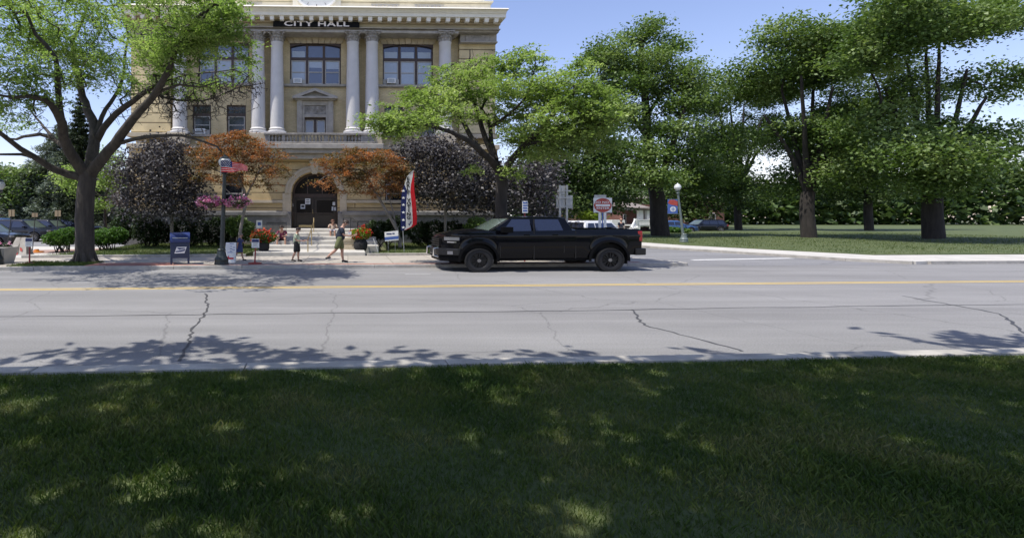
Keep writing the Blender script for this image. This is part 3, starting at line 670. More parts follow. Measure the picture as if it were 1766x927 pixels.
bal.box(U(455, OR), U(646, OR), -OR - .12, -OR + .2, Z(233, 541, OR), Z(229.5, 541, OR)); bal.box(U(455, OR), U(646, OR), -OR - .08, -OR + .16, Z(247.2, 541, OR), Z(244.5, 541, OR))
ped = [(457, 466), (486, 492), (520, 526), (558, 566), (592, 598), (622, 645)]
for a, c in ped: bal.box(U(a, OR), U(c, OR), -OR - .05, -OR + .13, Z(244.6, 541, OR), Z(232.9, 541, OR))
balo = bal.build('balustrade', M['stone_dark'], hall, bevel=.015)
zb0, zb1 = Z(244.6, 541, OR), Z(232.9, 541, OR); hh = zb1 - zb0
for (a0, a1), (c0, c1) in zip(ped, ped[1:]):
    bb = MB(); x = U(a1, OR) + .13
    while x < U(c0, OR) - .06:
        bb.lathe([(.075, 0), (.075, .04), (.04, .08), (.085, hh * .45), (.04, hh * .85), (.07, hh * .93), (.07, hh)], (x, -OR + .04, zb0), 8); x += .225
    bb.build('baluster_row', M['stone_dark'], balo, smooth=True)
# ---- columns
OC = .75
def column(xb, xt):
    z0, z1, zc = Z(232, xb, OC), Z(74, xb, OC), Z(56.5, xb, OC); u = U((xb + xt) / 2, OC); rb, rt = .455, .385
    b = MB(); prof = [(rb, z0 + .42), (rb * .995, z0 + 1.4), (rb * .97, z0 + 2.6), ((rb + rt) / 2, (z0 + z1) / 2 + .6), (rt * 1.02, z1 - .8), (rt, z1 - .12), (rt * 1.07, z1 - .08), (rt * 1.07, z1)]
    b.lathe(prof, (u, -OC, 0), 28); o = b.build('column', M['colwhite'], hall, smooth=True)
    b = MB(); b.lathe([(rb * 1.34, z0 + .1), (rb * 1.38, z0 + .14), (rb * 1.34, z0 + .2), (rb * 1.12, z0 + .23), (rb * 1.1, z0 + .28), (rb * 1.2, z0 + .33), (rb * 1.1, z0 + .38), (rb, z0 + .42)], (u, -OC, 0), 28); b.box(u - rb * 1.4, u + rb * 1.4, -OC - rb * 1.35, -OC + rb * 1.3, z0 - .02, z0 + .1)
    b.build('column_base', M['colwhite'], o, smooth=True)
    b = MB(); h = zc - z1; r = rt
    b.lathe([(r, 0), (r * 1.02, h * .35), (r * 1.1, h * .65), (r * 1.35, h * .88)], (u, -OC, z1), 20)
    for tier, (zz, cnt, hgt, out) in enumerate(((.02, 12, .38, .16), (.30, 12, .40, .24))):   # acanthus leaves
        for i in range(cnt):
            a = 2 * math.pi * (i + .5 * tier) / cnt; d = Vector((math.cos(a), math.sin(a), 0)); s = Vector((-math.sin(a), math.cos(a), 0)); c = Vector((u, -OC, z1 + h * zz)); w = r * .22
            p0 = c + d * r * 1.03; p1 = c + d * r * 1.12 + Vector((0, 0, h * hgt * .75)); p2 = c + d * (r * 1.12 + h * out) + Vector((0, 0, h * hgt)); p3 = c + d * (r * 1.14 + h * out) + Vector((0, 0, h * hgt * .8))
            b.strip([p0 - s * w, p1 - s * w, p2 - s * w * .8, p3 - s * w * .3], [p0 + s * w, p1 + s * w, p2 + s * w * .8, p3 + s * w * .3])
    for sx in (-1, 1):
        for sy in (-1, 1): b.path([(u + sx * r * 1.0, -OC + sy * r * 1.0, z1 + h * .62), (u + sx * r * 1.2, -OC + sy * r * 1.2, z1 + h * .86), (u + sx * r * 1.36, -OC + sy * r * 1.36, z1 + h * .8), (u + sx * r * 1.25, -OC + sy * r * 1.25, z1 + h * .72)], .05, 6)
    q = r * 1.42; b.slab([(u - q, -OC - q), (u, -OC - q * .86), (u + q, -OC - q), (u + q * .86, -OC), (u + q, -OC + q), (u, -OC + q * .86), (u - q, -OC + q), (u - q * .86, -OC)], z1 + h * .88, zc)
    b.build('capital', M['capital'], o)
for xb, xt in ((443.5, 447.5), (475.5, 480), (609, 608), (642.5, 640.5), (768, 767), (309, 312)): column(xb, xt)
for a, c in ((428, 491), (594, 658), (753, 783), (294, 324)): MB().box(U(a, OC), U(c, OC), -OC - .65, 0, Z(250.5, 541, .6), Z(232, 541, OC)).build('column_pedestal', M['stone_tan'], hall, bevel=.02)
# ---- entablature and cornice
b = MB(); b.box(U(292, .4), U(790, 1), -OC - .42, .2, Z(55.5, 541, 1.2), Z(51, 541, 1.2)); b.box(UL - .02, UR + .02, -OC - .3, .2, Z(50.5, 541, 1.2) - .02, Z(48.5, 541, 1.2)); b.box(UL - .06, UR + .06, -OC - .52, .2, Z(50.4, 541, 1.2) + .07, Z(47, 541, 1.2))
b.box(UL - .01, U(297), -.6, .2, Z(75), Z(52)); b.box(U(790), UR + .01, -.6, .2, Z(75), Z(52))
for a, c in ((UL + .0, U(297) + .0), (U(790), UR + .03)): b.box(a, c, -.75, .2, Z(77), Z(74.5)); 
b.build('architrave', M['stone'], hall, bevel=.02)
for a, c in ((803, 846), (240, 283)): MB().box(U(a, .7), U(c, .7), -.66, -.598, Z(71.5, 541, .6), Z(58, 541, .6)).build('recessed_panel', M['stone_dark'], hall, bevel=.02)
ZF0, ZF1 = Z(47, 541, 1.2), Z(38, 541, 1.2)
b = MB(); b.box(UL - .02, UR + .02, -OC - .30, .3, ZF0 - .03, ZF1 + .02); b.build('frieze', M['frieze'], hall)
OK = 1.9
zA, zB, zCn, zD2, zE = Z(38.5, 541, 1.3), Z(33.5, 541, 1.4), Z(25.5, 541, OK), Z(19, 541, OK), Z(14.0, 541, OK)
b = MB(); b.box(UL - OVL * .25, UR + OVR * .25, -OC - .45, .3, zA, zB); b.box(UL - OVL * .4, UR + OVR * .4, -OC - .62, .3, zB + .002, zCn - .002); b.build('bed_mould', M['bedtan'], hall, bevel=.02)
b = MB(); b.box(UL - OVL * .72, UR + OVR * .72, -OK + .12, .3, zCn, zD2)
for a, (o0, o1, p0, p1) in enumerate(((OK - .06, OK - .06, zD2, zD2 + .05), )):
    b.box(UL - OVL * .76, UR + OVR * .76, -o0, .3, p0, p1)
pr = [(OK - .06, zD2 + .052), (OK + .02, zD2 + .15), (OK + .14, zD2 + .26), (OK + .2, zE)]
for (o0, p0), (o1, p1) in zip(pr, pr[1:]):            # sloping gutter moulding with mitred ends
    f0, f1 = .76 + (o0 - OK + .06) * .92, .76 + (o1 - OK + .06) * .92
    b.add([(UL - OVL * f0, -o0, p0), (UR + OVR * f0, -o0, p0), (UR + OVR * f1, -o1, p1), (UL - OVL * f1, -o1, p1), (UL - OVL * f0, .3, p0), (UR + OVR * f0, .3, p0), (UR + OVR * f1, .3, p1), (UL - OVL * f1, .3, p1)], [(0, 1, 2, 3), (1, 5, 6, 2), (4, 0, 3, 7)])
b.add([(UL - OVL, -OK - .2, zE), (UR + OVR, -OK - .2, zE), (UR + OVR, 2, zE), (UL - OVL, 2, zE)], [(0, 1, 2, 3)])
co = b.build('cornice', M['cream'], hall)
b = MB()
b.add([(-.14, -OK + .20, 0), (.14, -OK + .20, 0), (.14, -OC - .62, 0), (-.14, -OC - .62, 0), (-.115, -OK + .24, -.25), (.115, -OK + .24, -.25), (.13, -OC - .622, -.25), (-.13, -OC - .622, -.25)], [(4, 5, 1, 0), (5, 6, 2, 1), (7, 4, 0, 3), (7, 6, 5, 4)])
mo = b.build('modillion', M['modillion'], co); x = UL - OVL * .5; mo.location = (x, 0, zCn)
while x + .625 < UR + OVR * .7 - .1:                             # modillions under the cornice
    x += .625; q = mo.copy(); COL.objects.link(q); q.parent = co; q.location = (x, 0, zCn)
# ---- attic storey with its clock
ZA0 = zE; ZA1 = Z(3, 541, .2)
b = MB(); b.box(U(233, .2), U(846, .2), -.25, 2, ZA0, Z(4, 541, .2)); b.box(U(228, .5), U(851, .5), -.55, 2.3, Z(3.4, 541, .2), Z(-1, 541, .4)); b.box(U(505, .5), U(588, .5), -.62, 2, ZA0, Z(-6, 541, .5)); b.box(U(240, .2), U(840, .2), .4, 8, Z(-1, 541, .4) + .002, Z(-14))
b.build('attic', M['cream'], hall, bevel=.02)
for a, c in ((640, 689), (715, 766), (427, 452)):
    b = MB(); u0, u1 = U(a, .3), U(c, .3); z0, z1 = ZA0 + .02, Z(5.5, 541, .3); b.box(u0, u1, -.30, -.252, z1 - .08, z1); x = u0 + .1
    while x < u1 - .05: b.lathe([(.06, 0), (.09, (z1 - z0) * .4), (.05, (z1 - z0) * .8), (.07, z1 - z0 - .08)], (x, -.31, z0), 8); x += .27
    b.build('attic_balustrade', M['colwhite'], hall, smooth=True)
b = MB(); cu = U(546, .8); cz = Z(-16, 541, .8); r = 1.32
b.add([(cu + r * math.cos(a), -.80, cz + r * .86 * math.sin(a)) for a in [i * math.pi / 24 for i in range(48)]] + [(cu + r * math.cos(a), -.6, cz + r * .86 * math.sin(a)) for a in [i * math.pi / 24 for i in range(48)]], [tuple(range(48))] + [(i, i + 48, (i + 1) % 48 + 48, (i + 1) % 48) for i in range(48)])
ck = b.build('clock', M['globe'], hall)
b = MB(); rr = [(r * 1.0, -.84), (r * 1.1, -.84)]
def circ(q, y): return [(cu + q * math.cos(i * math.pi / 24), y, cz + q * .86 * math.sin(i * math.pi / 24)) for i in range(49)]
b.strip(circ(r * .99, -.88), circ(r * 1.09, -.88)); b.strip(circ(r * 1.09, -.88), circ(r * 1.09, -.6)); b.strip(circ(r * .99, -.8), circ(r * .99, -.88)); b.build('clock_rim', M['white'], ck)
b = MB()
for i in range(12):
    a = i * math.pi / 6; d = Vector((math.cos(a), 0, math.sin(a) * .86)); c = Vector((cu, -.808, cz)); b.bar(c + d * r * .8, c + d * r * .93, .05, .012)
b.build('hour_marks', M['black_sign'], ck)
# ---- the name over the entrance
b = MB(); su0, su1 = U(471, 1.35), U(620, 1.35); sz0, sz1 = Z(46.6, 541, 1.35), Z(36.6, 541, 1.35); b.box(su0, su1, -1.34, -1.055, sz0, sz1); sg = b.build('name_board', M['black_sign'], hall, bevel=.01)
text('lettering', 'CITY HALL', .43, M['letter'], sg, ((su0 + su1) / 2, -1.345, (sz0 + sz1) / 2), sx=1.86, spacing=1.10, bold=.012)
# ---- windows
def window(u0, u1, z0, z1, cols, transom, arched=0.0, blinds=None, y=.18, sash=True, fr=.09, mw=.16, double=True):
    b = MB(); y0, y1 = y - .06, y + .06
    b.box(u0, u0 + fr, y0, y1, z0, z1); b.box(u1 - fr, u1, y0, y1, z0, z1); b.box(u0 + fr, u1 - fr, y0, y1, z0, z0 + .07); b.box(u0 + fr, u1 - fr, y0, y1, z1 - fr, z1)
    w = (u1 - u0 - 2 * fr - (cols - 1) * mw) / cols; zt = z0 + (z1 - z0) * transom
    for i in range(1, cols): x = u0 + fr + i * w + (i - 1) * mw; b.box(x, x + mw, y0 - .02, y1, z0 + .07, z1 - fr)
    b.box(u0 + fr, u1 - fr, y0 - .01, y1 + .002, zt - .1, zt + .1)
    o = b.build('window', M['brown'], hall)
    g = MB(); bl = MB(); s = MB()
    for i in range(cols):
        a = u0 + fr + i * (w + mw); c = a + w
        g.box(a, c, y, y + .02, zt + .1, z1 - fr); g.box(a, c, y, y + .02, z0 + .07, zt - .1)
        p, q = z0 + .07, zt - .1; f = .055
        if sash:
            s.box(a, a + f, y - .05, y - .002, p, q); s.box(c - f, c, y - .05, y - .002, p, q); s.box(a + f, c - f, y - .05, y - .002, p, p + f); s.box(a + f, c - f, y - .05, y - .002, q - f, q)
            if double: s.box(a + f, c - f, y - .045, y - .002, (p + q) / 2 - .03, (p + q) / 2 + .03)
        if blinds and blinds[i] > 0: bl.box(a + f, c - f, y - .006, y - .001, q - (q - p) * blinds[i], q - f)
        if blinds and arched and blinds[i] > .5: bl.box(a + f, c - f, y - .006, y - .001, zt + .12, zt + .12 + (z1 - zt) * .42)
    g.build('pane', M['winglass'] if arched or not double else M['winglass_dark'], o)
    if s.v: s.build('sash', M['sash'], o)
    if bl.v: bl.build('blind', M['blind'], o)
    if arched:                                      # curved head filling the top corners
        h = MB(); n2 = 16
        top = [(u0 + (u1 - u0) * i / n2, -.012, z1 + .05) for i in range(n2 + 1)]; bot = [(u0 + (u1 - u0) * i / n2, -.012, z1 - arched * (2 * i / n2 - 1) ** 2) for i in range(n2 + 1)]
        h.strip(bot, top); h.strip([(x, .12, z) for x, _, z in bot], bot); h.build('window_head', M['brown'], o)
    return o
wins = []
for i, (a, c, p, q) in enumerate(WU): wins.append(window(a, c, p, q, 3, .64, .22, [(.97, .30, .35), (.97, .97, .95), (.4, .9, .95)][i]))
for a, c, p, q in WL: window(a, c, p, q, 1, .68, 0, (0.05,))
for a, c, p, q in gw: window(a, c, p, q, 1, .7, 0, None, y=-.2)
window(*niche, 2, .93, 0, None, y=.15, double=False, mw=.18)
# lintels with voussoirs, sills
for (a, c), (p, q, r_, s_) in zip(upper, WU):
    b = MB(); z0, z1 = s_ + .02, Z(60); mid_ = (p + q) / 2; nv = 9
    for i in range(nv):
        f0, f1 = i / nv, (i + 1) / nv; e = .42; g_ = .014
        x0, x1 = p - .05 + (q - p + .1) * f0 + g_, p - .05 + (q - p + .1) * f1 - g_; X0, X1 = p - e + (q - p + 2 * e) * f0 + g_, p - e + (q - p + 2 * e) * f1 - g_
        o_ = -.16 if i == nv // 2 else -.09 - .02 * (i % 2); t_ = z1 + (.05 if i == nv // 2 else 0)
        b.add([(x0, o_, z0), (x1, o_, z0), (X1, o_, t_), (X0, o_, t_), (x0, 0, z0), (x1, 0, z0), (X1, 0, t_), (X0, 0, t_)], [(0, 1, 2, 3), (0, 3, 7, 4), (1, 5, 6, 2), (4, 5, 1, 0), (3, 2, 6, 7)])
    b.build('flat_arch', M['stone_tan'], hall, bevel=.012)
for e, lst in ((.5, WU), (.12, WL)):
    for (p, q, r_, s_) in lst: MB().box(p - e, q + e, -.22, .12, r_ - .15, r_ - .01).build('window_sill', M['stone'], hall, bevel=.012)
b = MB(); b.box(U(490), U(595), -.1, .0, Z(151), Z(147)); b.box(U(655), U(757), -.1, .0, Z(151), Z(147)); b.build('string_course', M['stone'], hall, bevel=.012)
# pedimented frame round the balcony window
b = MB()
b.box(U(512, .3), U(521, .3), -.28, 0, Z(231), Z(171)); b.box(U(566, .3), U(575, .3), -.28, 0, Z(231), Z(171)); b.box(U(521, .3), U(566, .3), -.2, 0, Z(183), Z(175)); b.box(U(521, .3), U(525, .3), -.2, 0, Z(231), Z(183)); b.box(U(562, .3), U(566, .3), -.2, 0, Z(231), Z(183)); b.box(U(525, .3), U(562, .3), -.2, 0, Z(203), Z(198))
b.box(U(509, .4), U(578, .4), -.42, 0, Z(174.8), Z(170)); 
px0, px1, pz0, pz1 = U(504, .6), U(582, .6), Z(170, 541, .5), Z(152, 541, .5); pm = (px0 + px1) / 2
b.box(px0, px1, -.62, 0, pz0, pz0 + .13)
for s_ in (-1, 1):
    e_ = px0 if s_ < 0 else px1
    b.add([(e_, -.62, pz0 + .132), (pm, -.62, pz1), (pm, -.62, pz1 - .2), (e_ - s_ * .55, -.62, pz0 + .132), (e_, 0, pz0 + .132), (pm, 0, pz1), (pm, 0, pz1 - .2), (e_ - s_ * .55, 0, pz0 + .132)], [(0, 1, 2, 3), (0, 4, 5, 1), (3, 2, 6, 7)])
b.add([(px0 + .5, -.3, pz0 + .132), (px1 - .5, -.3, pz0 + .132), (pm, -.3, pz1 - .18)], [(0, 1, 2)])
nf = b.build('window_surround', M['stone'], hall, bevel=.012)
b = MB(); b.box(U(525, .2), U(562, .2), -.12, 0, Z(197.5), Z(183.5)); 
for i in range(9):                                   # carved scrolls
    cx_ = U(528 + i * 3.9, .2); cz_ = Z(190 + (1.6 if i % 2 else -1.6)); b.path([(cx_ + .09 * math.cos(a) * (1 - a / 9), -.135, cz_ + .12 * math.sin(a) * (1 - a / 9)) for a in [j * .7 for j in range(10)]], .022, 5)
b.build('carved_panel', M['stone_dark'], nf)
# ---- entrance steps (six risers up to the door), cheek walls
def stairs(u0, u1, lst, m):
    b = MB()
    for i, (d, z) in enumerate(lst):
        dn = FD - .2 if i == len(lst) - 1 else lst[i + 1][0] + .35
        b.box(u0, u1, d, FD - .25 if i == len(lst) - 1 else dn, -.02 if i == 0 else lst[i - 1][1] - .05, z)
    return b
ST = [(24.75, .29), (27.2, .46), (28.4, .64), (29.6, .81), (30.8, .985), (32.4, 1.16)]
b = stairs(-4.35, .8, ST[:1], 0); bb = stairs(-4.15, 1.55, ST[1:], 0)
b.v += bb.v and []; n0 = len(b.v); b.f += [tuple(i + n0 for i in f) for f in bb.f]; b.v += bb.v; b.mi += bb.mi
b.build('entrance_steps', M['concrete'], bevel=.02)['kind'] = 'structure'
# ------------------------------------------------------------------ street furniture and signs
# blue collection box by the kerb
D = 20.55; p = px(D)
t = thing('mailbox', 'dark blue street mailbox with round top and white postal emblem on the pavement', 'mailbox', G(310.5, D, .12), .30)
w, dp, zb, zs, zt = .345, .33, .24, .82, 1.2
b = MB(); b.prism([(-w, zb), (w, zb), (w, zs), (-w, zs)], -dp, dp); body = b.build('body', M['postblue'], t, bevel=.012)
b = MB(); n = 12; prof = [(-dp - .02 , zs), (-dp - .02, zs + .05)] + [(-dp * math.cos(a) - .02 * (1 - i / n), zs + .08 + (zt - zs - .08) * math.sin(a)) for i, a in enumerate([j * math.pi / 2 / n for j in range(n + 1)])] + [(dp * .75, zt - .03), (dp + .02, zs + .22), (dp + .02, zs)]
m_ = len(prof); b.add([(-w - .015, y, z) for y, z in prof] + [(w + .015, y, z) for y, z in prof], [tuple(range(m_)), tuple(range(2 * m_ - 1, m_ - 1, -1))] + [(i, i + m_, (i + 1) % m_ + m_, (i + 1) % m_) for i in range(m_)])
b.build('hood', M['postblue_top'], t, bevel=.008)
for sx in (-1, 1):
    for sy in (-1, 1):
        MB().box(sx * w - .035 * (1 + sx), sx * w + .035 * (1 - sx), sy * dp - .035 * (1 + sy), sy * dp + .035 * (1 - sy), 0, zb).build('leg', M['postblue'], t)
b = MB(); b.add([(-.20, -dp - .004, .42), (.16, -dp - .004, .42), (.24, -dp - .004, .66), (-.12, -dp - .004, .66)], [(0, 1, 2, 3)]); em = b.build('emblem', M['white'], body)
b = MB(); y = -dp - .008
b.add([(-.10, y, .63), (.16, y, .62), (.20, y, .585), (.05, y, .575), (-.02, y, .555), (-.09, y, .60)], [(0, 1, 2, 3, 4, 5)])
b.add([(-.15, y, .50), (.14, y, .555), (.185, y, .57), (.165, y, .51), (.03, y, .475), (-.17, y, .455)], [(0, 1, 2, 3, 4, 5)]); b.build('emblem_bird', M['navy'], em)
b = MB(); b.box(w + .001, w + .005, -.20, .16, .30, .76); ls = b.build('side_label', M['white'], body)
b = MB()
for i in range(5): b.box(w + .005, w + .008, -.16, .10 - .05 * (i % 2), .36 + i * .07, .385 + i * .07)
b.build('label_print', M['navy'], ls)
MB().box(-w * .8, w * .8, -dp - .035, -dp - .018, zs + .16, zs + .19).build('pull_handle', M['steel'], t)

# ---- acorn street lamps
def lamp(name, label, base, H, body, lean=0.0, r=1.0, banner=False, cap=None):
    t = thing(name, label, 'street lamp', base); sx = 1.2
    b = MB(); b.lathe([(.225 * r, 0), (.225 * r, .07), (.21 * r, .10), (.22 * r, .2), (.16 * r, .33), (.13 * r, .5), (.135 * r, .56), (.11 * r, .6)], n=12, sx=sx); b.build('base', body, t)
    b = MB(); L = lean; zc = H - .52
    pts = [(L * z / H, 0, z) for z in (.55, zc * .5, zc)]; b.path(pts, [.092 * r, .080 * r, .064 * r], 12)
    b.lathe([(.11 * r, 0), (.13 * r, .03), (.11 * r, .07)], (L * (zc - .15) / H, 0, zc - .15), 12); b.build('pole', body, t, smooth=True)
    top = (L * zc / H, 0, zc)
    b = MB(); b.lathe([(.08, 0), (.13, .04), (.13, .07), (.10, .1)], top, 14, sx=sx); b.build('collar', body, t)
    b = MB(); b.lathe([(.10, .1), (.165, .18), (.195, .28), (.18, .36), (.14, .42)], top, 18, sx=sx); b.build('globe', M['globe'], t, smooth=True)
    b = MB(); b.lathe([(.15, .415), (.165, .43), (.10, .49), (.05, .51), (.03, .56), (.0, .6)], top, 14, sx=sx); b.build('cap', cap or body, t)
    return t
LB = G(382, 20.15, .125); LH = 4.05
la = lamp('street_lamp', 'dark green street lamp by the kerb carrying a flag and pink flower baskets', LB, LH, M['lampgreen'], lean=.14)
b = MB(); b.bar((-.02, 0, 2.62), (1.12, 0, 2.62), .035); b.bar((-.9, 0, 2.62), (.1, 0, 2.62), .035); b.tube((.08, -.02, 2.30), (.9, 0, 2.60), .012); b.build('basket_arm', M['lampgreen'], la)
lbs = G(-7, 20.2, .125)
lamp('street_lamp', 'street lamp at the left edge of the photo, only its frosted globe in view', lbs, 3.2, M['lampgreen'], lean=.1)
def flower_pot(name, label, base, cols, n, rx, rz, pot=None, cat='flowers', group=None, zc=.1, green=.5, leafm='yew', ry=None, sz=.085):
    t = thing(name, label, cat, base, group=group)
    if pot: pot(t)
    e = ellipsoid(n, 2.0) * np.array([rx, ry or rx * .7, rz]) + np.array([0, 0, zc]); k = int(n * green)
    leaves('leaves', e[:k], sz * 1.25, M[leafm], t, .5, .6)
    e2 = e[k:]; cl = e2[RNG.integers(0, len(e2), max(5, len(e2) // 9))]; q = np.repeat(cl, 9, 0) * 1.06 + RNG.normal(size=(len(cl) * 9, 3)) * .05
    leaves('petals', q, sz, M[cols], t, .3, .9)
    return t
def basket(t):
    b = MB(); b.lathe([(.05, -.22), (.22, -.16), (.33, 0), (.34, .02)], n=14); b.build('basket', M['soil'], t)
    b = MB(); [b.tube((.3 * math.cos(a), .3 * math.sin(a), .0), (0, 0, .36), .008, n=4) for a in (0, 2.1, 4.2)]; b.build('hanger', M['iron'], t)
for X, lab in ((363, 'pink flower basket hanging at the left of the flag lamp'), (411, 'pink flower basket hanging at the right of the flag lamp')):
    flower_pot('flower_basket', lab, P(X, 349, 20.1), 'pink', 620, .50, .17, basket, 'flower basket', 'pink baskets hanging on the lamp', .03, .22, 'yew', .36)
# flag fixed to the lamp, blowing to the right
t = thing('flag', 'small stars and stripes flag flying from the lamp post', 'flag', P(382.5, 274, 19.8))
def flagpt(u, v, off=0.0):
    x = .96 * u * (1 - .0 * v); z = -.05 - .46 * v * (1 - .10 * u) - .26 * u * u * (1 - v) + .03 * u + .02 * math.sin(u * 9 + v)
    return (x - .02, .07 * math.sin(u * 7.0 + v * 1.2) * u - off - .02, z)
b = MB(); nu = 26
for s in range(13):
    for i in range(nu):
        e = .018; u0, u1, v0, v1 = i / nu, (i + 1) / nu, s / 13 - (e if s % 2 == 0 and s else -e * (s % 2)), (s + 1) / 13 + (e if s % 2 == 0 and s < 12 else -e * (s % 2))
        canton = s < 7 and i < nu * .40
        b.quad(flagpt(u0, v1), flagpt(u1, v1), flagpt(u1, v0), flagpt(u0, v0), 2 if canton else (0 if s % 2 == 0 else 1))
fl = b.build('cloth', [M['flagred'], M['flagwhite'], M['flagblue']], t)
b = MB()
for r_ in range(5):
    for c_ in range(6 - r_ % 2):
        u, v = .03 + (c_ + .5 * (r_ % 2)) * .062, .05 + r_ * .105
        for oo in (.007, -.007):
            c0 = flagpt(u, v, oo); pts = []
            for k in range(10): a = math.pi / 2 + k * math.pi / 5; q = .016 if k % 2 == 0 else .007; pts.append((c0[0] + q * 1.2 * math.cos(a), c0[1], c0[2] + q * math.sin(a)))
            b.add(pts, [tuple(range(10))])
b.build('stars', M['white'], t)
MB().tube((-.04, -.02, .06), (-.04, -.02, -.62), .012).build('staff', M['steel'], t)
# the pale lamp across the side street with a blue banner
D = 37.6; lr = lamp('street_lamp', 'pale green street lamp with round globe and blue banner in the park', G(1179.5, D, .15), 4.05, M['lamppale'], lean=-.50, cap=M['globe'])
t = thing('lamp_banner', 'blue and red banner with a white disc hanging from the park lamp', 'banner', P(1160.5, 356, D - .02)); s = px(D)
b = MB(); b.box(-9 * s, 8 * s, -.012, .012, -12 * s, 12 * s); b.build('cloth', M['blue'], t)
b = MB(); b.add([(-9 * s, -.016, 6 * s), (-3 * s, -.016, 3 * s), (8 * s, -.016, 1 * s), (8 * s, -.016, 9 * s), (2 * s, -.016, 11.5 * s), (-6 * s, -.016, 11.5 * s)], [tuple(range(6))]); b.build('red_field', M['redfade'], t)
b = MB(); b.add([(5.2 * s * math.cos(a), -.018, -4.5 * s + 4.6 * s * math.sin(a)) for a in [i * math.pi / 10 for i in range(20)]], [tuple(range(20))]); b.build('white_disc', M['globe'], t)
b = MB(); b.box(-3.5 * s, 3.5 * s, -.022, -.019, -5 * s, -4.2 * s); b.box(-.5 * s, .5 * s, -.022, -.019, -8 * s, -1 * s); b.build('disc_mark', M['blue'], t)
b = MB(); b.bar((-9 * s, 0, 12.6 * s), (12 * s, 0, 12.6 * s), .03); b.bar((-9 * s, 0, -12.6 * s), (13.5 * s, 0, -12.6 * s), .03); b.build('banner_arm', M['lamppale'], t)

# ---- voting notices on red posts, A-boards, yard sign, feather banner
def notice(X, Yt, Yb, Ybase, hw, D, label, lean=0.0):
    t = thing('notice_sign', label, 'sign', G(X, D, .125)); s = px(D); z = lambda Y: P(X, Y, D).z - .125
    b = MB(); b.lathe([(.22, 0), (.22, .025), (.06, .05)], n=16, sx=1.2); b.build('foot', M['darkred'], t)
    MB().tube((0, 0, .03), (lean, 0, z(Yb) + .05), .03, .027, 10).build('post', M['darkred'], t)
    b = MB(); b.box(lean - hw * s, lean + hw * s, -.05, -.03, z(Yb), z(Yt)); bo = b.build('board', M['white'], t, bevel=.005)
    b = MB(); b.box(lean - hw * s * .9, lean + hw * s * .9, -.056, -.051, z(Yt) - .13, z(Yt) - .02); b.build('header_band', M['navy'], bo)
    b = MB(); h = z(Yt) - z(Yb)
    for i in range(5): b.box(lean - hw * s * (.75 - .1 * (i % 2)), lean + hw * s * (.75 - .16 * (i % 3)), -.055, -.051, z(Yb) + h * (.12 + i * .1), z(Yb) + h * (.12 + i * .1) + .014)
    b.build('fine_print', M['steel'], bo)
    return t
notice(51, 410, 425, 458, 6.3, 20.5, 'white notice with blue heading on a red post in front of the barricade')
notice(439.5, 411.5, 427, 458, 6.6, 20.6, 'white notice with blue heading on a red post beside the arrow board', .03)
D = 21.2; s = px(D); t = thing('arrow_board', 'white sandwich board with a red arrow pointing left beside the lamp', 'sign board', G(397.5, D, .12), .12)
hb = P(398, 418, D).z - .12
b = MB(); b.add([(-10 * s, -.22, 0), (8.6 * s, -.22, 0), (10 * s, 0, hb), (-7.8 * s, 0, hb), (-10 * s, -.19, 0), (8.6 * s, -.19, 0), (10 * s, .03, hb), (-7.8 * s, .03, hb)], [(0, 1, 2, 3), (7, 6, 5, 4), (0, 4, 5, 1), (1, 5, 6, 2), (2, 6, 7, 3), (3, 7, 4, 0)]); fp = b.build('front_panel', M['white'], t, bevel=.006)
b = MB(); b.add([(-9.6 * s, .24, 0), (8.6 * s, .24, 0), (9.8 * s, .04, hb), (-7.8 * s, .04, hb), (-9.6 * s, .21, 0), (8.6 * s, .21, 0), (9.8 * s, .012, hb - .02), (-7.8 * s, .012, hb - .02)], [(3, 2, 1, 0), (4, 5, 6, 7), (0, 1, 5, 4), (1, 2, 6, 5), (0, 4, 7, 3)]); b.build('back_panel', M['white'], t)
def on(x, f, o=.006): return (x * s + f * 1.9 * s, -.22 * (1 - f) - o, hb * f)
b = MB(); b.add([on(-7.5, .22), on(-2.5, .36), on(-2.8, .26), on(5.6, .25), on(5.6, .17), on(-2.9, .18), on(-3.2, .08)], [tuple(range(7))]); b.build('red_arrow', M['red'], fp)
b = MB()
for f, x0, x1 in ((.93, -3, 4), (.80, -1.5, 1), (.74, 3, 7), (.68, -2, 2), (.62, 2, 6.5), (.56, -1.6, 1.4), (.50, -5, 3.5)): b.add([on(x0, f), on(x1, f), on(x1, f + .028), on(x0, f + .028)], [(0, 1, 2, 3)])
b.build('fine_print', M['blue'], fp)
# white barricade with red bands at the car park entrance
D = 25.6; s = px(D); t = thing('barricade', 'white trestle barricade with red feet at the car park entrance', 'barricade', G(35.5, D, .125)); hb = P(35, 409, D).z - .125
for y0, y1, nm in ((-.3, -.02, 'front_frame'), (.3, .02, 'rear_frame')):
    b = MB()
    for x0, x1 in ((-10, -2.2), (10, 4.6)):
        q = .34; a0 = Vector((x0 * s, y0, 0)); a1 = Vector((x1 * s, y1, hb)); d = Vector((q / 2, 0, 0))
        b.add([a0 - d, a0 + d, a1 + d * .8, a1 - d * .8] + [v + Vector((0, .03, 0)) for v in (a0 - d, a0 + d, a1 + d * .8, a1 - d * .8)], [(0, 1, 2, 3), (7, 6, 5, 4), (0, 4, 5, 1), (1, 5, 6, 2), (2, 6, 7, 3), (3, 7, 4, 0)])
    b.add([(-3.4 * s, y1 - .004, hb), (6 * s, y1 - .004, hb), (6.6 * s, y1 * 1.6 - .004, hb * .78), (-4.2 * s, y1 * 1.6 - .004, hb * .78)], [(0, 1, 2, 3)])
    b.build(nm, M['stone'], t)
b = MB(); b.box(-6 * s, 1.5 * s, -.33, -.29, 0, .11); b.build('red_band', M['red'], t)
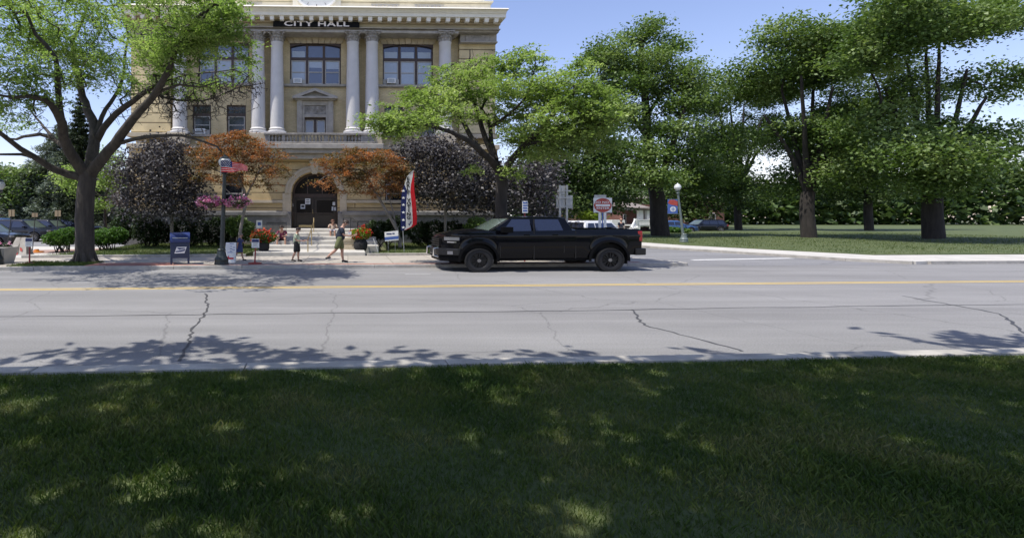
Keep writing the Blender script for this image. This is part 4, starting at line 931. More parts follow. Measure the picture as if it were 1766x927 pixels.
b = MB(); b.add([(3.2 * s, -.20, .36), (8 * s, -.24, .30), (8.6 * s, -.27, .14), (4.4 * s, -.25, .2)], [(0, 1, 2, 3)]); b.build('red_stripe', M['redfade'], t)
t = thing('traffic_paddle', 'flat orange kerb marker lying by the yew bush', 'marker', G(63, 27.2, .12)); b = MB(); b.lathe([(.26, 0), (.24, .05), (.1, .07), (.07, .16), (.0, .17)], n=14, sx=1.4); b.build('cone_base', M['amber'], t)
# tan car park signs on thin posts
for X, Yt, Yb, D, lean, nm in ((21, 361.5, 373, 27.5, .38, 'nearest the planter'), (61, 367, 374, 29.0, .12, 'behind the blue headed notice'), (100.5, 362.5, 373, 31.5, .05, 'above the yew bush')):
    t = thing('parking_sign', 'pair of tan sign boards on a thin dark post ' + nm, 'sign', G(X - 3, D, .12), group=None); s = px(D); z = lambda Y: P(X, Y, D).z - .12
    MB().tube((-lean * .5, 0, 0), (3 * s, 0, z(Yt) + .02), .024, .022, 8).build('post', M['iron'], t)
    b = MB(); b.box(-2.2 * s, 2.6 * s, -.05, -.03, z(Yb), z(Yt)); b.build('board', M['tan'], t)
    b = MB(); b.box(3.8 * s, 8 * s, -.05, -.03, z(Yb), z(Yt)); b.build('board', M['tan'], t)
    MB().box(2.6 * s, 3.8 * s, -.028, .0, z(Yb) + .05, z(Yb) + .12).build('bracket', M['iron'], t)
# yard sign on the right lawn, leaning stake
D = 26.3; s = px(D); t = thing('yard_sign', 'white and blue lawn sign on wire legs beneath the feather banner', 'sign', G(675.5, D, .19), -.08); zz = lambda Y: P(675, Y, D).z - .19
b = MB(); b.add([(x, y, z) for y in (-.012, .012) for x, z in ((-11.5 * s, zz(416)), (12 * s, zz(413.5)), (11 * s, zz(397.5)), (-12.5 * s, zz(400)))], [(0, 1, 2, 3), (7, 6, 5, 4), (0, 4, 5, 1), (1, 5, 6, 2), (2, 6, 7, 3), (3, 7, 4, 0)]); bo = b.build('board', M['white'], t)
b = MB(); b.add([(-11.9 * s, -.016, zz(408.8)), (11.5 * s, -.016, zz(406.4)), (11.8 * s, -.016, zz(411.6)), (-11.7 * s, -.016, zz(414))], [(3, 2, 1, 0)]); b.build('blue_band', M['blue'], bo)
b = MB(); b.box(-9 * s, 0, -.016, -.013, zz(404.3), zz(402)); b.box(1 * s, 5 * s, -.016, -.013, zz(403.6), zz(401.4)); b.build('fine_print', M['navy'], bo)
for q in (-6, 6): MB().tube((q * s, 0, -.02), (q * s, 0, zz(415)), .008, n=6).build('leg', M['steel'], t)
b = MB(); b.tube((0, 0, 0), (-.24, -.05, .68), .018, .016, 8); o = b.build('garden_stake', M['white']); o.location = G(652.5, 25.6, .2); tag(o, 'thin white stake leaning in the lawn by the flower urn', 'stake')
# the feather banner reading EARLY VOTING
D = 26.0; s = px(D); z = lambda Y: P(700, Y, D).z - .19
t = thing('feather_banner', 'tall red, white and blue feather banner with EARLY VOTING in black letters', 'banner', G(700, D, .19), -.02)
ed = [(294, 712, 713.5, 714), (304, 702, 711.8, 714.5), (318, 697.5, 708.6, 714), (330, 693.5, 707.5, 714.5), (345, 691.8, 709, 716.5), (360, 691, 710.5, 718), (376, 690.8, 711.5, 719), (386, 691.0, 711.6, 718.8), (391, 691.2, 709, 713), (397, 691.4, 697, 698)]
def bp(X, Y, o=0.0): return ((X - 700) * s, .07 * math.sin(Y * .05) * (X - 690) / 28 - o, z(Y))
mids = [min(x0 + 9.0, x1) if Y > 322 else x0 for Y, x0, x1, x2 in ed]
for nm, m_, A, B in (('blue_field', 'flagblue', [bp(x0, Y) for Y, x0, x1, x2 in ed], [bp(mm, Y) for mm, (Y, *_) in zip(mids, ed)]), ('white_field', 'flagwhite', [bp(mm, Y) for mm, (Y, *_) in zip(mids, ed)], [bp(x1, Y) for Y, x0, x1, x2 in ed]), ('red_field', 'flagred', [bp(x1, Y) for Y, x0, x1, x2 in ed], [bp(x2, Y) for Y, x0, x1, x2 in ed])):
    b = MB(); b.strip(A, B); b.build(nm, M[m_], t)
b = MB()
for Y in (329, 341, 353, 366, 379, 392):
    c0 = Vector(bp(695.6, Y, .02)); b.add([c0 + Vector((q * 1.3 * math.cos(a), 0, q * math.sin(a))) for k in range(10) for a, q in [(math.pi / 2 + k * math.pi / 5, .075 if k % 2 == 0 else .03)]], [tuple(range(10))])
b.build('stars', M['white'], t)
for i, ch in enumerate('EARLY VOTING'):
    if ch != ' ': Y = 308 + i * 6.15; text('letter', ch, .215, M['black_sign'], t, bp(703.6 + (1.2 if Y > 340 else 0), Y, .016), sx=1.22, bold=.006, rot=(math.pi / 2, 0, .0))
b = MB(); b.add([bp(705, 388, .016), bp(709, 381, .016), bp(709.8, 382.5, .016), bp(706.5, 388.8, .016)], [(0, 1, 2, 3)]); b.add([bp(704, 386, .016), bp(705.4, 385, .016), bp(706.6, 388, .016), bp(705.6, 388.8, .016)], [(0, 1, 2, 3)]); b.build('tick_mark', M['navy'], t)
b = MB(); b.path([(-.08, .02, -.05), (-.17, .03, z(380)), (-.10, .03, z(330)), (.0, .03, z(312)), (.25, .03, z(297)), (.40, .03, z(293.5))], [.018, .016, .014, .012, .011, .01], 6); b.build('pole', M['steel'], t)
# small blue access sign by the steps
D = 30.2; s = px(D); t = thing('access_sign', 'small white sign with a blue square standing behind the left flower urn', 'sign', G(447.3, D, .19)); z = lambda Y: P(447, Y, D).z - .19
MB().tube((0, 0, 0), (0, 0, z(391)), .02, n=8).build('post', M['steel'], t); b = MB(); b.box(-5 * s, 5 * s, -.04, -.02, z(393), z(379.5)); bo = b.build('board', M['white'], t)
b = MB(); b.box(-2.8 * s, 2.8 * s, -.046, -.041, z(388.5), z(383)); b.build('blue_square', M['blue'], bo)
# ---- flower urns at the foot of the steps, planter at the left edge
def urn(scale, m_):
    def f(t):
        b = MB(); b.lathe([(.20 * scale, 0), (.26 * scale, .04), (.34 * scale, .2), (.36 * scale, .42), (.30 * scale, .52), (.27 * scale, .55), (.31 * scale, .60), (.27 * scale, .61)], n=18, sx=1.15); b.build('pot', M[m_], t, smooth=True)
    return f
flower_pot('flower_urn', 'dark round urn full of red flowers at the left of the steps', G(455, 25.6, .2), 'redpetal', 1300, .66, .30, urn(.66, 'tyre'), 'flower urn', None, .74, .66, 'yew', .45, .10)
flower_pot('flower_urn', 'dark urn of red and yellow flowers at the right of the steps', G(622, 26.6, .2), 'redpetal', 1100, .52, .32, urn(.84, 'tyre'), 'flower urn', None, .86, .72, 'lime', .4, .10)
b = MB(); b.slab([(-.5, -.3), (.55, -.3), (.55, .3), (-.5, .3)], 0, .3); b.slab([(-.42, -.24), (.4, -.24), (.4, .24), (-.42, .24)], .3, .5); b.slab([(-.48, -.28), (.5, -.28), (.5, .28), (-.48, .28)], .5, .66)
o = b.build('stone_pedestal', M['stone_tan'], bevel=.02); o.location = G(603, 27.0, .2); tag(o, 'low pale stone block beside the right flower urn', 'stone block')
def tub(t):
    b = MB(); b.slab([(-.32, -.32), (.32, -.32), (.32, .32), (-.32, .32)], 0, .02)
    vs = [(-.34, -.34, 0), (.34, -.34, 0), (.34, .34, 0), (-.34, .34, 0), (-.46, -.46, .62), (.46, -.46, .62), (.46, .46, .62), (-.46, .46, .62), (-.40, -.40, .62), (.40, -.40, .62), (.40, .40, .62), (-.40, .40, .62)]
    b.add(vs, [(0, 1, 5, 4), (1, 2, 6, 5), (2, 3, 7, 6), (3, 0, 4, 7), (4, 5, 9, 8), (5, 6, 10, 9), (6, 7, 11, 10), (7, 4, 8, 11), (8, 9, 10, 11)]); b.build('tub', M['concrete'], t, bevel=.015)
flower_pot('planter', 'square grey concrete planter with small flowers at the left edge', G(0, 20.9, .12), 'pink', 260, .40, .12, tub, 'planter', None, .66, .9, 'shrub', .4, .09)
# ---- railings
def rail(name, label, pts, posts, r=.03, m_='iron', base=(0, 0, 0), balusters=0):
    t = thing(name, label, 'handrail', base); b = MB(); bs = Vector(base); b.path([Vector(q) - bs for q in pts], r, 8); b.build('rail', M[m_], t)
    for q0, q1 in posts: MB().tube(Vector(q0) - bs, Vector(q1) - bs, r * .9, n=8).build('post', M[m_], t)
    return t
A0, A1, A2 = P(531.5, 407, 27.0), P(537.5, 393, 29.6), P(540.5, 375, 31.5)
rail('handrail', 'bent iron handrail with a brass front post in the middle of the steps', [P(531, 443, 24.9), P(531, 412, 24.9), P(535, 401, 26.5), P(541, 383, 31.0), P(541, 375.5, 31.2)], [(P(541, 400, 31.2), P(541, 375.5, 31.2)), (P(537.5, 424, 27.4), P(537.3, 397.5, 27.4))], .028, 'brass', G(531, 24.9, .29))
rail('handrail', 'short curved iron rail at the right of the doorway', [P(592, 394, 32.2), P(592, 376, 32.2), P(606, 375.5, 31.6), P(617, 383, 30.0), P(617, 402, 30.0)], [(P(605, 399, 31.6), P(605, 376, 31.6))], .03, 'iron', G(605, 31.6, .7))
t = thing('iron_fence', 'black iron area railing at the left of the steps', 'fence', G(477, 31.6, .9)); s = px(31.6)
b = MB(); [b.box(-17 * s, 17 * s, -.015, .015, q, q + .04) for q in (.05, .62)]; b.build('rails', M['iron'], t)
b = MB(); [b.tube((q * s, 0, -.5), (q * s, 0, .72), .012, n=5) for q in range(-17, 18, 2)]; b.build('pickets', M['iron'], t)
t = thing('iron_fence', 'black iron area railing at the right of the steps', 'fence', G(622, 32.4, .9)); s = px(32.4)
b = MB(); [b.box(-14 * s, 14 * s, -.015, .015, q, q + .04) for q in (.05, .70)]; b.build('rails', M['iron'], t)
b = MB(); [b.tube((q * s, 0, -.5), (q * s, 0, .80), .012, n=5) for q in range(-14, 15, 2)]; b.build('pickets', M['iron'], t)
# ---- traffic signs behind the pickup
D = 22.6; s = px(D); t = thing('no_entry_sign', 'square white DO NOT ENTER sign with red disc on two pale posts', 'traffic sign', G(1039, D, .0)); z = lambda Y: P(1039, Y, D).z
b = MB(); b.box(-16 * s, 16 * s, -.03, -.012, z(366.5), z(341)); bo = b.build('board', M['white'], t, bevel=.01)
MB().box(-14 * s, 7 * s, .014, .03, z(352), z(336)).build('rear_board', M['steel'], t)
def disc(r, y, k=40): return [(r * math.cos(i * 2 * math.pi / k), y, z(353.8) + r * .80 * math.sin(i * 2 * math.pi / k)) for i in range(k)]
b = MB(); b.add(disc(15.2 * s, -.036), [tuple(range(40))]); ds = b.build('red_disc', M['redfade'], bo)
MB().box(-12.4 * s, 12.4 * s, -.042, -.038, z(355.7), z(352.1)).build('white_bar', M['white'], ds)
text('lettering', 'DO NOT', .125, M['white'], ds, (0, -.040, z(348.8)), sx=1.45, bold=.002); text('lettering', 'ENTER', .125, M['white'], ds, (0, -.040, z(358.9)), sx=1.45, bold=.002)
for q in (-4.6, 4.4): MB().box(q * s - .055, q * s + .055, -.008, .012, 0, z(350)).build('post', M['white'], t)
MB().box(-1 * s, 1.0 * s, -.002, .006, 0, z(366)).build('reflector_strip', M['blue'], t)
D = 25.5; s = px(D); t = thing('sign_rear', 'backs of two grey road signs on paired steel posts seen from behind', 'traffic sign', G(972, D, .12)); z = lambda Y: P(972, Y, D).z - .12
for q in (-6.5, 5.5): MB().box(q * s - .045, q * s + .045, -.03, .03, 0, z(319)).build('post', M['steel'], t)
MB().box(-6 * s, 5 * s, .034, .05, z(336), z(320)).build('upper_board', M['steel'], t); MB().box(-12 * s, 16 * s, .034, .05, z(359), z(336.6)).build('lower_board', M['steel'], t)
[MB().box(-11 * s, 12 * s, -.05, -.03, z(Y) - .03, z(Y) + .03).build('cross_bar', M['steel'], t) for Y in (329, 341, 356)]
D = 21.6; s = px(D); t = thing('parking_sign', 'small blue and white kerb sign on a red post above the pickup', 'sign', G(905, D, .12)); z = lambda Y: P(905, Y, D).z - .12
MB().tube((0, 0, 0), (0, 0, z(366)), .028, n=8).build('post', M['darkred'], t); b = MB(); b.box(-4.8 * s, 4.8 * s, -.045, -.03, z(367), z(346.5)); bo = b.build('board', M['white'], t)
b = MB(); [b.box(-3.8 * s, 3.8 * s, -.051, -.046, z(Y + 2.4), z(Y)) for Y in (348.5, 353, 357.5, 362)]; b.build('blue_print', M['blue'], bo)
# ---- air conditioners in the windows
def aircon(X, Y, w, h, label, off=0.0):
    u, _, zz = fb(X, Y, off); t = thing('air_conditioner', label, 'air conditioner', (0, 0, 0), TH, 'air conditioners in the hall windows'); t.location = hall.location + Vector((math.cos(TH) * u, math.sin(TH) * u, zz))
    b = MB(); b.box(-w / 2, w / 2, -.24, .12, 0, h); b.build('case', M['white'], t, bevel=.015)
    b = MB(); b.box(-w * .36, w * .36, -.252, -.243, h * .15, h * .85); g_ = b.build('grille', M['steel'], t)
    for s_ in (-1, 1): b = MB(); b.box(s_ * w / 2 + (0 if s_ > 0 else -.24), s_ * w / 2 + (.24 if s_ > 0 else 0), .06, .1, 0, h * .95); b.build('side_panel', M['sash'], t)
aircon(513.5, 145, .56, .34, 'white air conditioner in the window above the left of the entrance'); aircon(674.5, 145, .56, .34, 'white air conditioner in the upper window at the right')
aircon(346, 232, .66, .36, 'white air conditioner in the lower window at the left'); aircon(688, 236, .5, .36, 'white air conditioner in the lower window behind the right tree')
# ------------------------------------------------------------------ vehicles
def lerp_profile(pts, x):
    for (x0, z0), (x1, z1) in zip(pts, pts[1:]):
        if x <= x1: return z0 + (z1 - z0) * max(0, (x - x0)) / max(1e-6, x1 - x0)
    return pts[-1][1]
def vehicle(t, sp):
    """body of a road vehicle from its side outline: front towards -x. Lower body with wheel arches, glasshouse, glass, wheels"""
    W, rock, top, arches = sp['W'], sp['rock'], sp['top'], sp['arches']; x0, x1 = top[0][0], top[-1][0]; paint = sp['paint']
    xs = set(np.linspace(x0, x1, 60))
    for ax, az, rx, rz in arches: xs |= set(ax + rx * math.cos(a) for a in np.linspace(0, math.pi, 17))
    xs |= {p_[0] for p_ in top}; xs = sorted(q for q in xs if x0 <= q <= x1); NR = 12
    def zb(x):
        z = rock if x0 + sp.get('fo', .5) < x < x1 - sp.get('ro', .4) else rock + (sp.get('fup', .12) if x < 0 else sp.get('rup', .16))
        for ax, az, rx, rz in arches:
            if abs(x - ax) < rx: z = max(z, az + rz * math.sqrt(max(0, 1 - ((x - ax) / rx) ** 2)))
        return z
    def hw(x, z):
        f = (z - rock) / (sp['belt'] - rock); w = W * (1 - .055 * (1 - min(1, f * 1.6)) ** 2 - .05 * max(0, f - .72) ** 1.5 * 4)
        e0, e1 = (x - x0) / .75, (x1 - x) / .55
        if sp.get('nose') and x - x0 < sp['noselen']: w *= 1 - sp['nose'] * (1 - (x - x0) / sp['noselen']) ** 2.6
        if e0 < 1: w *= 1 - sp.get('taper', .14) * (1 - max(e0, 0)) ** 2
        if e1 < 1: w *= 1 - sp.get('rtaper', .05) * (1 - max(e1, 0)) ** 2
        for ax, az, rx, rz in arches:
            r = math.hypot((x - ax) / rx, (z - az) / rz)
            if r < 1.32: w += .035 * W * max(0, 1 - abs(r - 1.05) / .27)
        if abs(f - sp.get('crease', .62)) < .07: w += .012 * W * (1 - abs(f - sp.get('crease', .62)) / .07)
        return w
    b = MB(); cols = []
    for x in xs:
        a, c = zb(x), lerp_profile(top, x); cols.append([(x, hw(x, a + (c - a) * j / NR), a + (c - a) * j / NR) for j in range(NR + 1)])
    n = len(xs)
    for s in (-1, 1):
        vs = [(x, s * y, z) for col in cols for x, y, z in col]; fs = [(i * (NR + 1) + j, (i + 1) * (NR + 1) + j, (i + 1) * (NR + 1) + j + 1, i * (NR + 1) + j + 1) for i in range(n - 1) for j in range(NR)]
        b.add(vs, fs if s < 0 else [f[::-1] for f in fs])
    bed = sp.get('bed'); K = 8; vs = []; fs = []
    for i, col in enumerate(cols):
        x, y, z = col[-1]; crown = sp.get('crown', .05)
        vs += [(x, -y + 2 * y * k / K, z + crown * (1 - (2 * k / K - 1) ** 2)) for k in range(K + 1)]
    for i in range(n - 1):
        if bed and bed[0] - 1e-6 <= xs[i] and xs[i + 1] <= bed[1] + 1e-6:
            continue
        fs += [(i * (K + 1) + k, (i + 1) * (K + 1) + k, (i + 1) * (K + 1) + k + 1, i * (K + 1) + k + 1)[::-1] for k in range(K)]
    b.add(vs, fs)
    for col, sgn in ((cols[0], 1), (cols[-1], -1)):
        q = [(x, -y, z) for x, y, z in col]; r = [(x, y, z) for x, y, z in col]; b.strip(q, r)
    if bed:                                          # open load bed: rails, inner walls, floor
        bx0, bx1 = bed; zr = lerp_profile(top, (bx0 + bx1) / 2); yi = W * .86; zf = zr - .52; yo = hw(0, zr)
        for s in (-1, 1): b.quad((bx0, s * yi, zr), (bx1, s * yi, zr), (bx1, s * yo * 1.0, zr), (bx0, s * yo * 1.0, zr)); b.quad((bx0, s * yi, zf), (bx1, s * yi, zf), (bx1, s * yi, zr), (bx0, s * yi, zr))
        b.quad((bx0, -yi, zf), (bx1, -yi, zf), (bx1, yi, zf), (bx0, yi, zf)); b.quad((bx0, -yi, zf), (bx0, yi, zf), (bx0, yi, zr), (bx0, -yi, zr)); b.quad((bx1, -yi, zf), (bx1, yi, zf), (bx1, yi, zr), (bx1, -yi, zr))
    body = b.build('body', paint, t, smooth=True)
    b = MB(); b.box(x0 + .35, x1 - .3, -W * .80, W * .80, rock - .06, sp['belt'] * .80); b.build('underbody', M['trim'], t)
    # glasshouse
    g = sp['glass']; zb_, zt_ = g['z']; (fb0, ft), (rb0, rt), (wb, wt) = g['front'], g['rear'], g['w']
    def ringat(f):
        z = zb_ + (zt_ - zb_) * f; fx = fb0 + (ft - fb0) * f ** g.get('pf', 1.0); rx = rb0 + (rt - rb0) * f ** g.get('pr', 1.0); w = wb + (wt - wb) * f ** 1.25; return z, fx, rx, w
    b = MB(); rows = []; NP = 9
    for f in (0, .2, .4, .6, .8, .92, 1.0):
        z, fx, rx, w = ringat(min(f, .97)); 
        if f == 1.0: z = zt_; fx += .07; rx -= .07; w -= .08
        elif f == .92: w -= .012
        L = rx - fx; r = []
        for i in range(NP + 1): q = i / NP; r.append((fx + .10 * (2 * q - 1) ** 2 * 1.0, -w + 2 * w * q, z))
        for i in range(1, NP): q = i / NP; r.append((fx + .10 + (L - .16) * q, w, z))
        for i in range(NP + 1): q = i / NP; r.append((rx - .06 * (2 * q - 1) ** 2, w - 2 * w * q, z))
        for i in range(1, NP): q = i / NP; r.append((rx - .06 - (L - .16) * q, -w, z))
        rows.append(r)
    m_ = len(rows[0]); b.add([v for r in rows for v in r], [(i * m_ + k, i * m_ + (k + 1) % m_, (i + 1) * m_ + (k + 1) % m_, (i + 1) * m_ + k) for i in range(len(rows) - 1) for k in range(m_)])
    zc = zt_ + .025; tp = rows[-1]; cxm = sum(v[0] for v in tp) / m_; inner = [((v[0] - cxm) * .72 + cxm, v[1] * .72, zc) for v in tp]
    b.add(tp + inner, [(k, (k + 1) % m_, (k + 1) % m_ + m_, k + m_) for k in range(m_)]); b.add(inner, [tuple(range(m_))]); b.build('cab', sp.get('cabpaint', paint), t, smooth=True)
    def wside(f): return ringat(f)[3]
    f0, f1 = g['band']
    for k, (ab, at, cb, ct) in enumerate(g['side']):
        for s in (-1, 1):
            q = MB(); P4 = []
            for f, a, c in ((f0, ab, cb), ((f0 + f1) / 2, (ab + at) / 2, (cb + ct) / 2), (f1, at, ct)):
                z = ringat(f)[0]; y = s * (wside(f) + .012); P4.append(((a, y, z), (c, y, z)))
            q.strip([u for u, _ in P4], [v for _, v in P4]); q.build('side_window', M[g.get('mat', 'carglass')], t)
    for nm, side, m_n in (('windscreen', 0, g.get('ws', 'windscreen')), ('rear_window', 1, 'carglass')):
        q = MB(); A, B, Cc = [], [], []
        for i in range(7):
            u = -.86 + 1.72 * i / 6; z0, fx0, rx0, w0 = ringat(.10); z1, fx1, rx1, w1 = ringat(.88); cv = .10 * u * u if side == 0 else -.06 * u * u; o_ = -.012 if side == 0 else .012
            A.append(((fx0 if side == 0 else rx0) + cv + o_, u * w0, z0)); B.append(((fx1 if side == 0 else rx1) + cv + o_, u * w1, z1))
        q.strip(A, B); q.build(nm, M[m_n], t)
    # wheels
    for ax, az, r, rw in sp['wheels']:
        for s in (-1, 1):
            e = sp.get('ex', 1.2); wt_ = thing_part('wheel', t, (ax, s * W * .99, az)); T = .13
            def dsk(rr, y): return [(rr * e * math.cos(i * 2 * math.pi / 28), y, rr * math.sin(i * 2 * math.pi / 28)) for i in range(28)]
            q = MB(); prof = [(rw, -T * .9), (r * .80, -T), (r * .95, -T * .92), (r, -T * .7), (r, T * .7), (r * .95, T), (rw, T)]
            rings = [dsk(rr, y) for rr, y in prof]; q.add([v for R_ in rings for v in R_], [(i * 28 + k, i * 28 + (k + 1) % 28, (i + 1) * 28 + (k + 1) % 28, (i + 1) * 28 + k) for i in range(len(rings) - 1) for k in range(28)])
            for k in range(56 if sp.get('knobs') else 0):     # tread blocks on the shoulders
                a = k * 2 * math.pi / 56; c = Vector((r * .985 * e * math.cos(a), s * T * .72, r * .985 * math.sin(a))); q.box(c.x - .022, c.x + .022, c.y - .05, c.y + .05, c.z - .016, c.z + .016)
            ty = q.build('tyre', M['tyre'], wt_, smooth=True)
            q = MB(); q.strip(dsk(rw, s * T * .92) + [dsk(rw, s * T * .92)[0]], dsk(rw * .93, s * T * .8) + [dsk(rw * .93, s * T * .8)[0]]); q.add(dsk(rw * .93, s * T * .25), [tuple(range(28))])
            q.strip(dsk(rw * .93, s * T * .8) + [dsk(rw * .93, s * T * .8)[0]], dsk(rw * .93, s * T * .25) + [dsk(rw * .93, s * T * .25)[0]])
            for k in range(6):
                a = k * math.pi / 3 + .3; d = Vector((e * math.cos(a), 0, math.sin(a))); n_ = Vector((-e * math.sin(a), 0, math.cos(a)))
                for o_ in (-1, 1):
                    p0 = d * rw * .22 + n_ * rw * .07 * o_; p1 = d * rw * .94 + n_ * rw * .17 * o_; y = s * T * .72
                    q.add([p0 - n_ * rw * .045 + Vector((0, y, 0)), p0 + n_ * rw * .045 + Vector((0, y, 0)), p1 + n_ * rw * .06 + Vector((0, y * .92, 0)), p1 - n_ * rw * .06 + Vector((0, y * .92, 0)), p0 - n_ * rw * .045 + Vector((0, y * .4, 0)), p0 + n_ * rw * .045 + Vector((0, y * .4, 0)), p1 + n_ * rw * .06 + Vector((0, y * .4, 0)), p1 - n_ * rw * .06 + Vector((0, y * .4, 0))], [(0, 1, 2, 3), (0, 3, 7, 4), (1, 5, 6, 2)])
            q.build('rim', M[sp.get('rim', 'rim')], wt_)
            q = MB(); q.add(dsk(rw * .22, s * T * .76) + dsk(rw * .26, s * T * .3), [tuple(range(28))] + [(i, (i + 1) % 28, (i + 1) % 28 + 28, i + 28) for i in range(28)]); q.build('hub_cap', M['hub'], wt_)
    return body
def thing_part(name, parent, loc):
    o = bpy.data.objects.new(name, None); COL.objects.link(o); o.parent = parent; o.location = loc; o.empty_display_size = .1; return o

# ---- the black crew cab pickup, side on
D = 19.95
PK = thing('pickup_truck', 'black crew cab pickup truck parked side on at the kerb, facing left', 'pickup truck', G(905.5, D, 0.0), .062)
F = lambda X: (X - 928.5) / 48.6
H = lambda Y: (469.0 - Y) / 50.0
TW = 1.22
truck = dict(W=TW, rock=.47, belt=1.46, paint=M['truckpaint'], taper=.0, rtaper=.03, fo=.62, ro=.5, fup=.03, rup=.10, crown=.045, crease=.80, knobs=True,
    nose=.46, noselen=.95, top=[(F(768), 1.13), (F(771), 1.20), (F(778), 1.27), (F(800), 1.36), (F(822), 1.41), (F(838), 1.425), (F(870), 1.40), (F(992), 1.44), (F(994), 1.47), (F(1104), 1.48), (F(1110), 1.45)],
    arches=[(F(825), .40, .64, .60), (F(1051), .40, .66, .62)], bed=(F(994), F(1104)),
    glass=dict(z=(1.37, 1.90), front=(F(836), F(884)), rear=(F(993), F(981)), w=(1.15, .93), band=(.07, .84), pf=.92, mat='carglass',
               side=[(F(867), F(886), F(917), F(917)), (F(925), F(925), F(973), F(967))]),
    wheels=[(F(825), .40, .40, .262), (F(1051), .40, .40, .262)], ex=1.19)
tb = vehicle(PK, truck)
YS = -TW                                             # street side
def tbox(name, X0, X1, Y0, Y1, y0, y1, m_, par=PK, bevel=.01):
    return MB().box(F(X0), F(X1), y0, y1, H(Y1), H(Y0)).build(name, M[m_], par, bevel=bevel)
for s in (-1, 1):
    for X, Ya, Yb in ((862.5, 403, 445), (921, 378, 447), (973, 404, 436), (993.2, 399, 446)): MB().box(F(X) - .012, F(X) + .012, s * (TW * .97) - .03, s * TW * .97 + .03, H(Yb), H(Ya)).build('shut_line', M['trim'], PK)
    for X in (908, 957):
        MB().box(F(X - 5), F(X + 5), s * (TW + .002) - .012, s * (TW + .002) + .02, H(406.2), H(404)).build('door_handle', M['truckpaint'], PK, bevel=.008)
    q = MB(); q.path([(F(866), s * TW * 1.0, H(398)), (F(870), s * (TW + .14), H(397))], .03, 6); a = s * (TW + .22)
    q.box(F(861), F(879), min(a - .11, a + .11), max(a - .11, a + .11), H(401), H(391)); q.build('mirror', M['black_plastic'], PK, bevel=.03)
    MB().box(F(858), F(1018), s * TW * .90 - .05, s * TW * .90 + .07, H(449.8), H(446.8)).build('running_board', M['black_plastic'], PK, bevel=.012)
    for ax, nm in ((825, 'front'), (1051, 'rear')):   # moulded flares
        q = MB(); rx, rz = (.64, .60) if nm == 'front' else (.66, .62); A, B, Cc = [], [], []
        for i in range(25):
            a = math.radians(-4 + 188 * i / 24); c, sn = math.cos(a), math.sin(a); A.append((F(ax) + rx * .97 * c, s * TW * .96, .40 + rz * .97 * sn)); B.append((F(ax) + rx * 1.0 * c, s * (TW * 1.05), .40 + rz * 1.0 * sn)); Cc.append((F(ax) + rx * 1.14 * c, s * TW * 1.035, .40 + rz * 1.13 * sn))
        q.strip(A, B); q.strip(B, Cc); q.build('wheel_flare', M['black_plastic'], PK)
        MB().box(F(ax + 30), F(ax + 33), s * TW * .80, s * TW * .985, H(456), H(440)).build('mud_flap', M['black_plastic'], PK)
    q = MB(); q.slab([(F(772), s * TW * .60), (F(771.4), s * TW * .66), (F(777), s * TW * .90), (F(792), s * TW * 1.0), (F(794), s * TW * .96), (F(780), s * TW * .80)], H(414.5), H(409)); q.build('headlight', M['headlight'], PK)
    q = MB(); q.slab([(F(775), s * TW * .78), (F(784), s * TW * .965), (F(788), s * TW * .97), (F(776), s * TW * .76)], H(418.5), H(416.6)); q.build('marker_lamp', M['chrome'], PK)
    MB().box(F(1103), F(1111.5), s * TW * .93 - .06, s * TW * .93 + .075, H(417), H(399)).build('tail_light', M['taillight'], PK, bevel=.025)
q = MB(); q.slab([(F(765.5), -TW * .50), (F(764.5), 0), (F(765.5), TW * .50), (F(777), TW * .62), (F(777), -TW * .62)], H(428), H(411)); gr = q.build('grille', M['black_plastic'], PK, bevel=.02)
q = MB(); [q.slab([(F(764.9), -TW * .50), (F(763.7), 0), (F(764.9), TW * .50), (F(766), TW * .48), (F(765.4), 0), (F(766), -TW * .48)], H(Y + 1.3), H(Y)) for Y in (412.5, 416, 420, 424)]; q.build('grille_bar', M['rim'], gr)
q = MB(); q.slab([(F(760.5), -TW * .42), (F(763), -TW * .62), (F(773), -TW * .86), (F(791), -TW * 1.02), (F(796), -TW * 1.01), (F(796), TW * 1.01), (F(791), TW * 1.02), (F(773), TW * .86), (F(763), TW * .62), (F(760.5), TW * .42)], H(441), H(428.5)); bu = q.build('front_bumper', M['rim'], PK, bevel=.04)
q = MB(); q.slab([(F(765), -TW * .55), (F(776), -TW * .84), (F(794), -TW * .99), (F(794), TW * .99), (F(776), TW * .84), (F(765), TW * .55)], H(451), H(441.2)); q.build('skid_plate', M['black_plastic'], PK, bevel=.03)
for s in (-1, 1): q = MB(); q.path([(F(764), s * .55, H(444)), (F(756), s * .55, H(442)), (F(756.5), s * .55, H(430)), (F(764), s * .55, H(428))], .045, 8); q.build('tow_hook', M['chrome'], PK)
q = MB(); q.slab([(F(773.5), YS * .895), (F(782), YS * .965), (F(783), YS * .92), (F(775), YS * .85)], H(438.5), H(433)); q.build('fog_lamp', M['headlight'], bu)
q = MB(); q.slab([(F(1098), -TW * 1.02), (F(1118), -TW * .97), (F(1121), -TW * .7), (F(1121), TW * .7), (F(1118), TW * .97), (F(1098), TW * 1.02)], H(441), H(429)); q.build('rear_bumper', M['rim'], PK, bevel=.03)
MB().box(F(1110), F(1113), -TW * .82, TW * .82, H(428), H(397)).build('tailgate', M['truckpaint'], PK, bevel=.02)
for X0, X1, Yz in ((880, 912, 400), (926, 974, 400)): MB().box(F(X0), F(X1), -TW * .955 - .02, -TW * .955 + .0, H(402.6), H(401.4)).build('window_trim', M['rim'], PK)
b = MB(); b.path([(F(868), -1.02, H(384)), (F(853), -1.02, H(366))], .008, 5); b.build('aerial', M['iron'], PK)

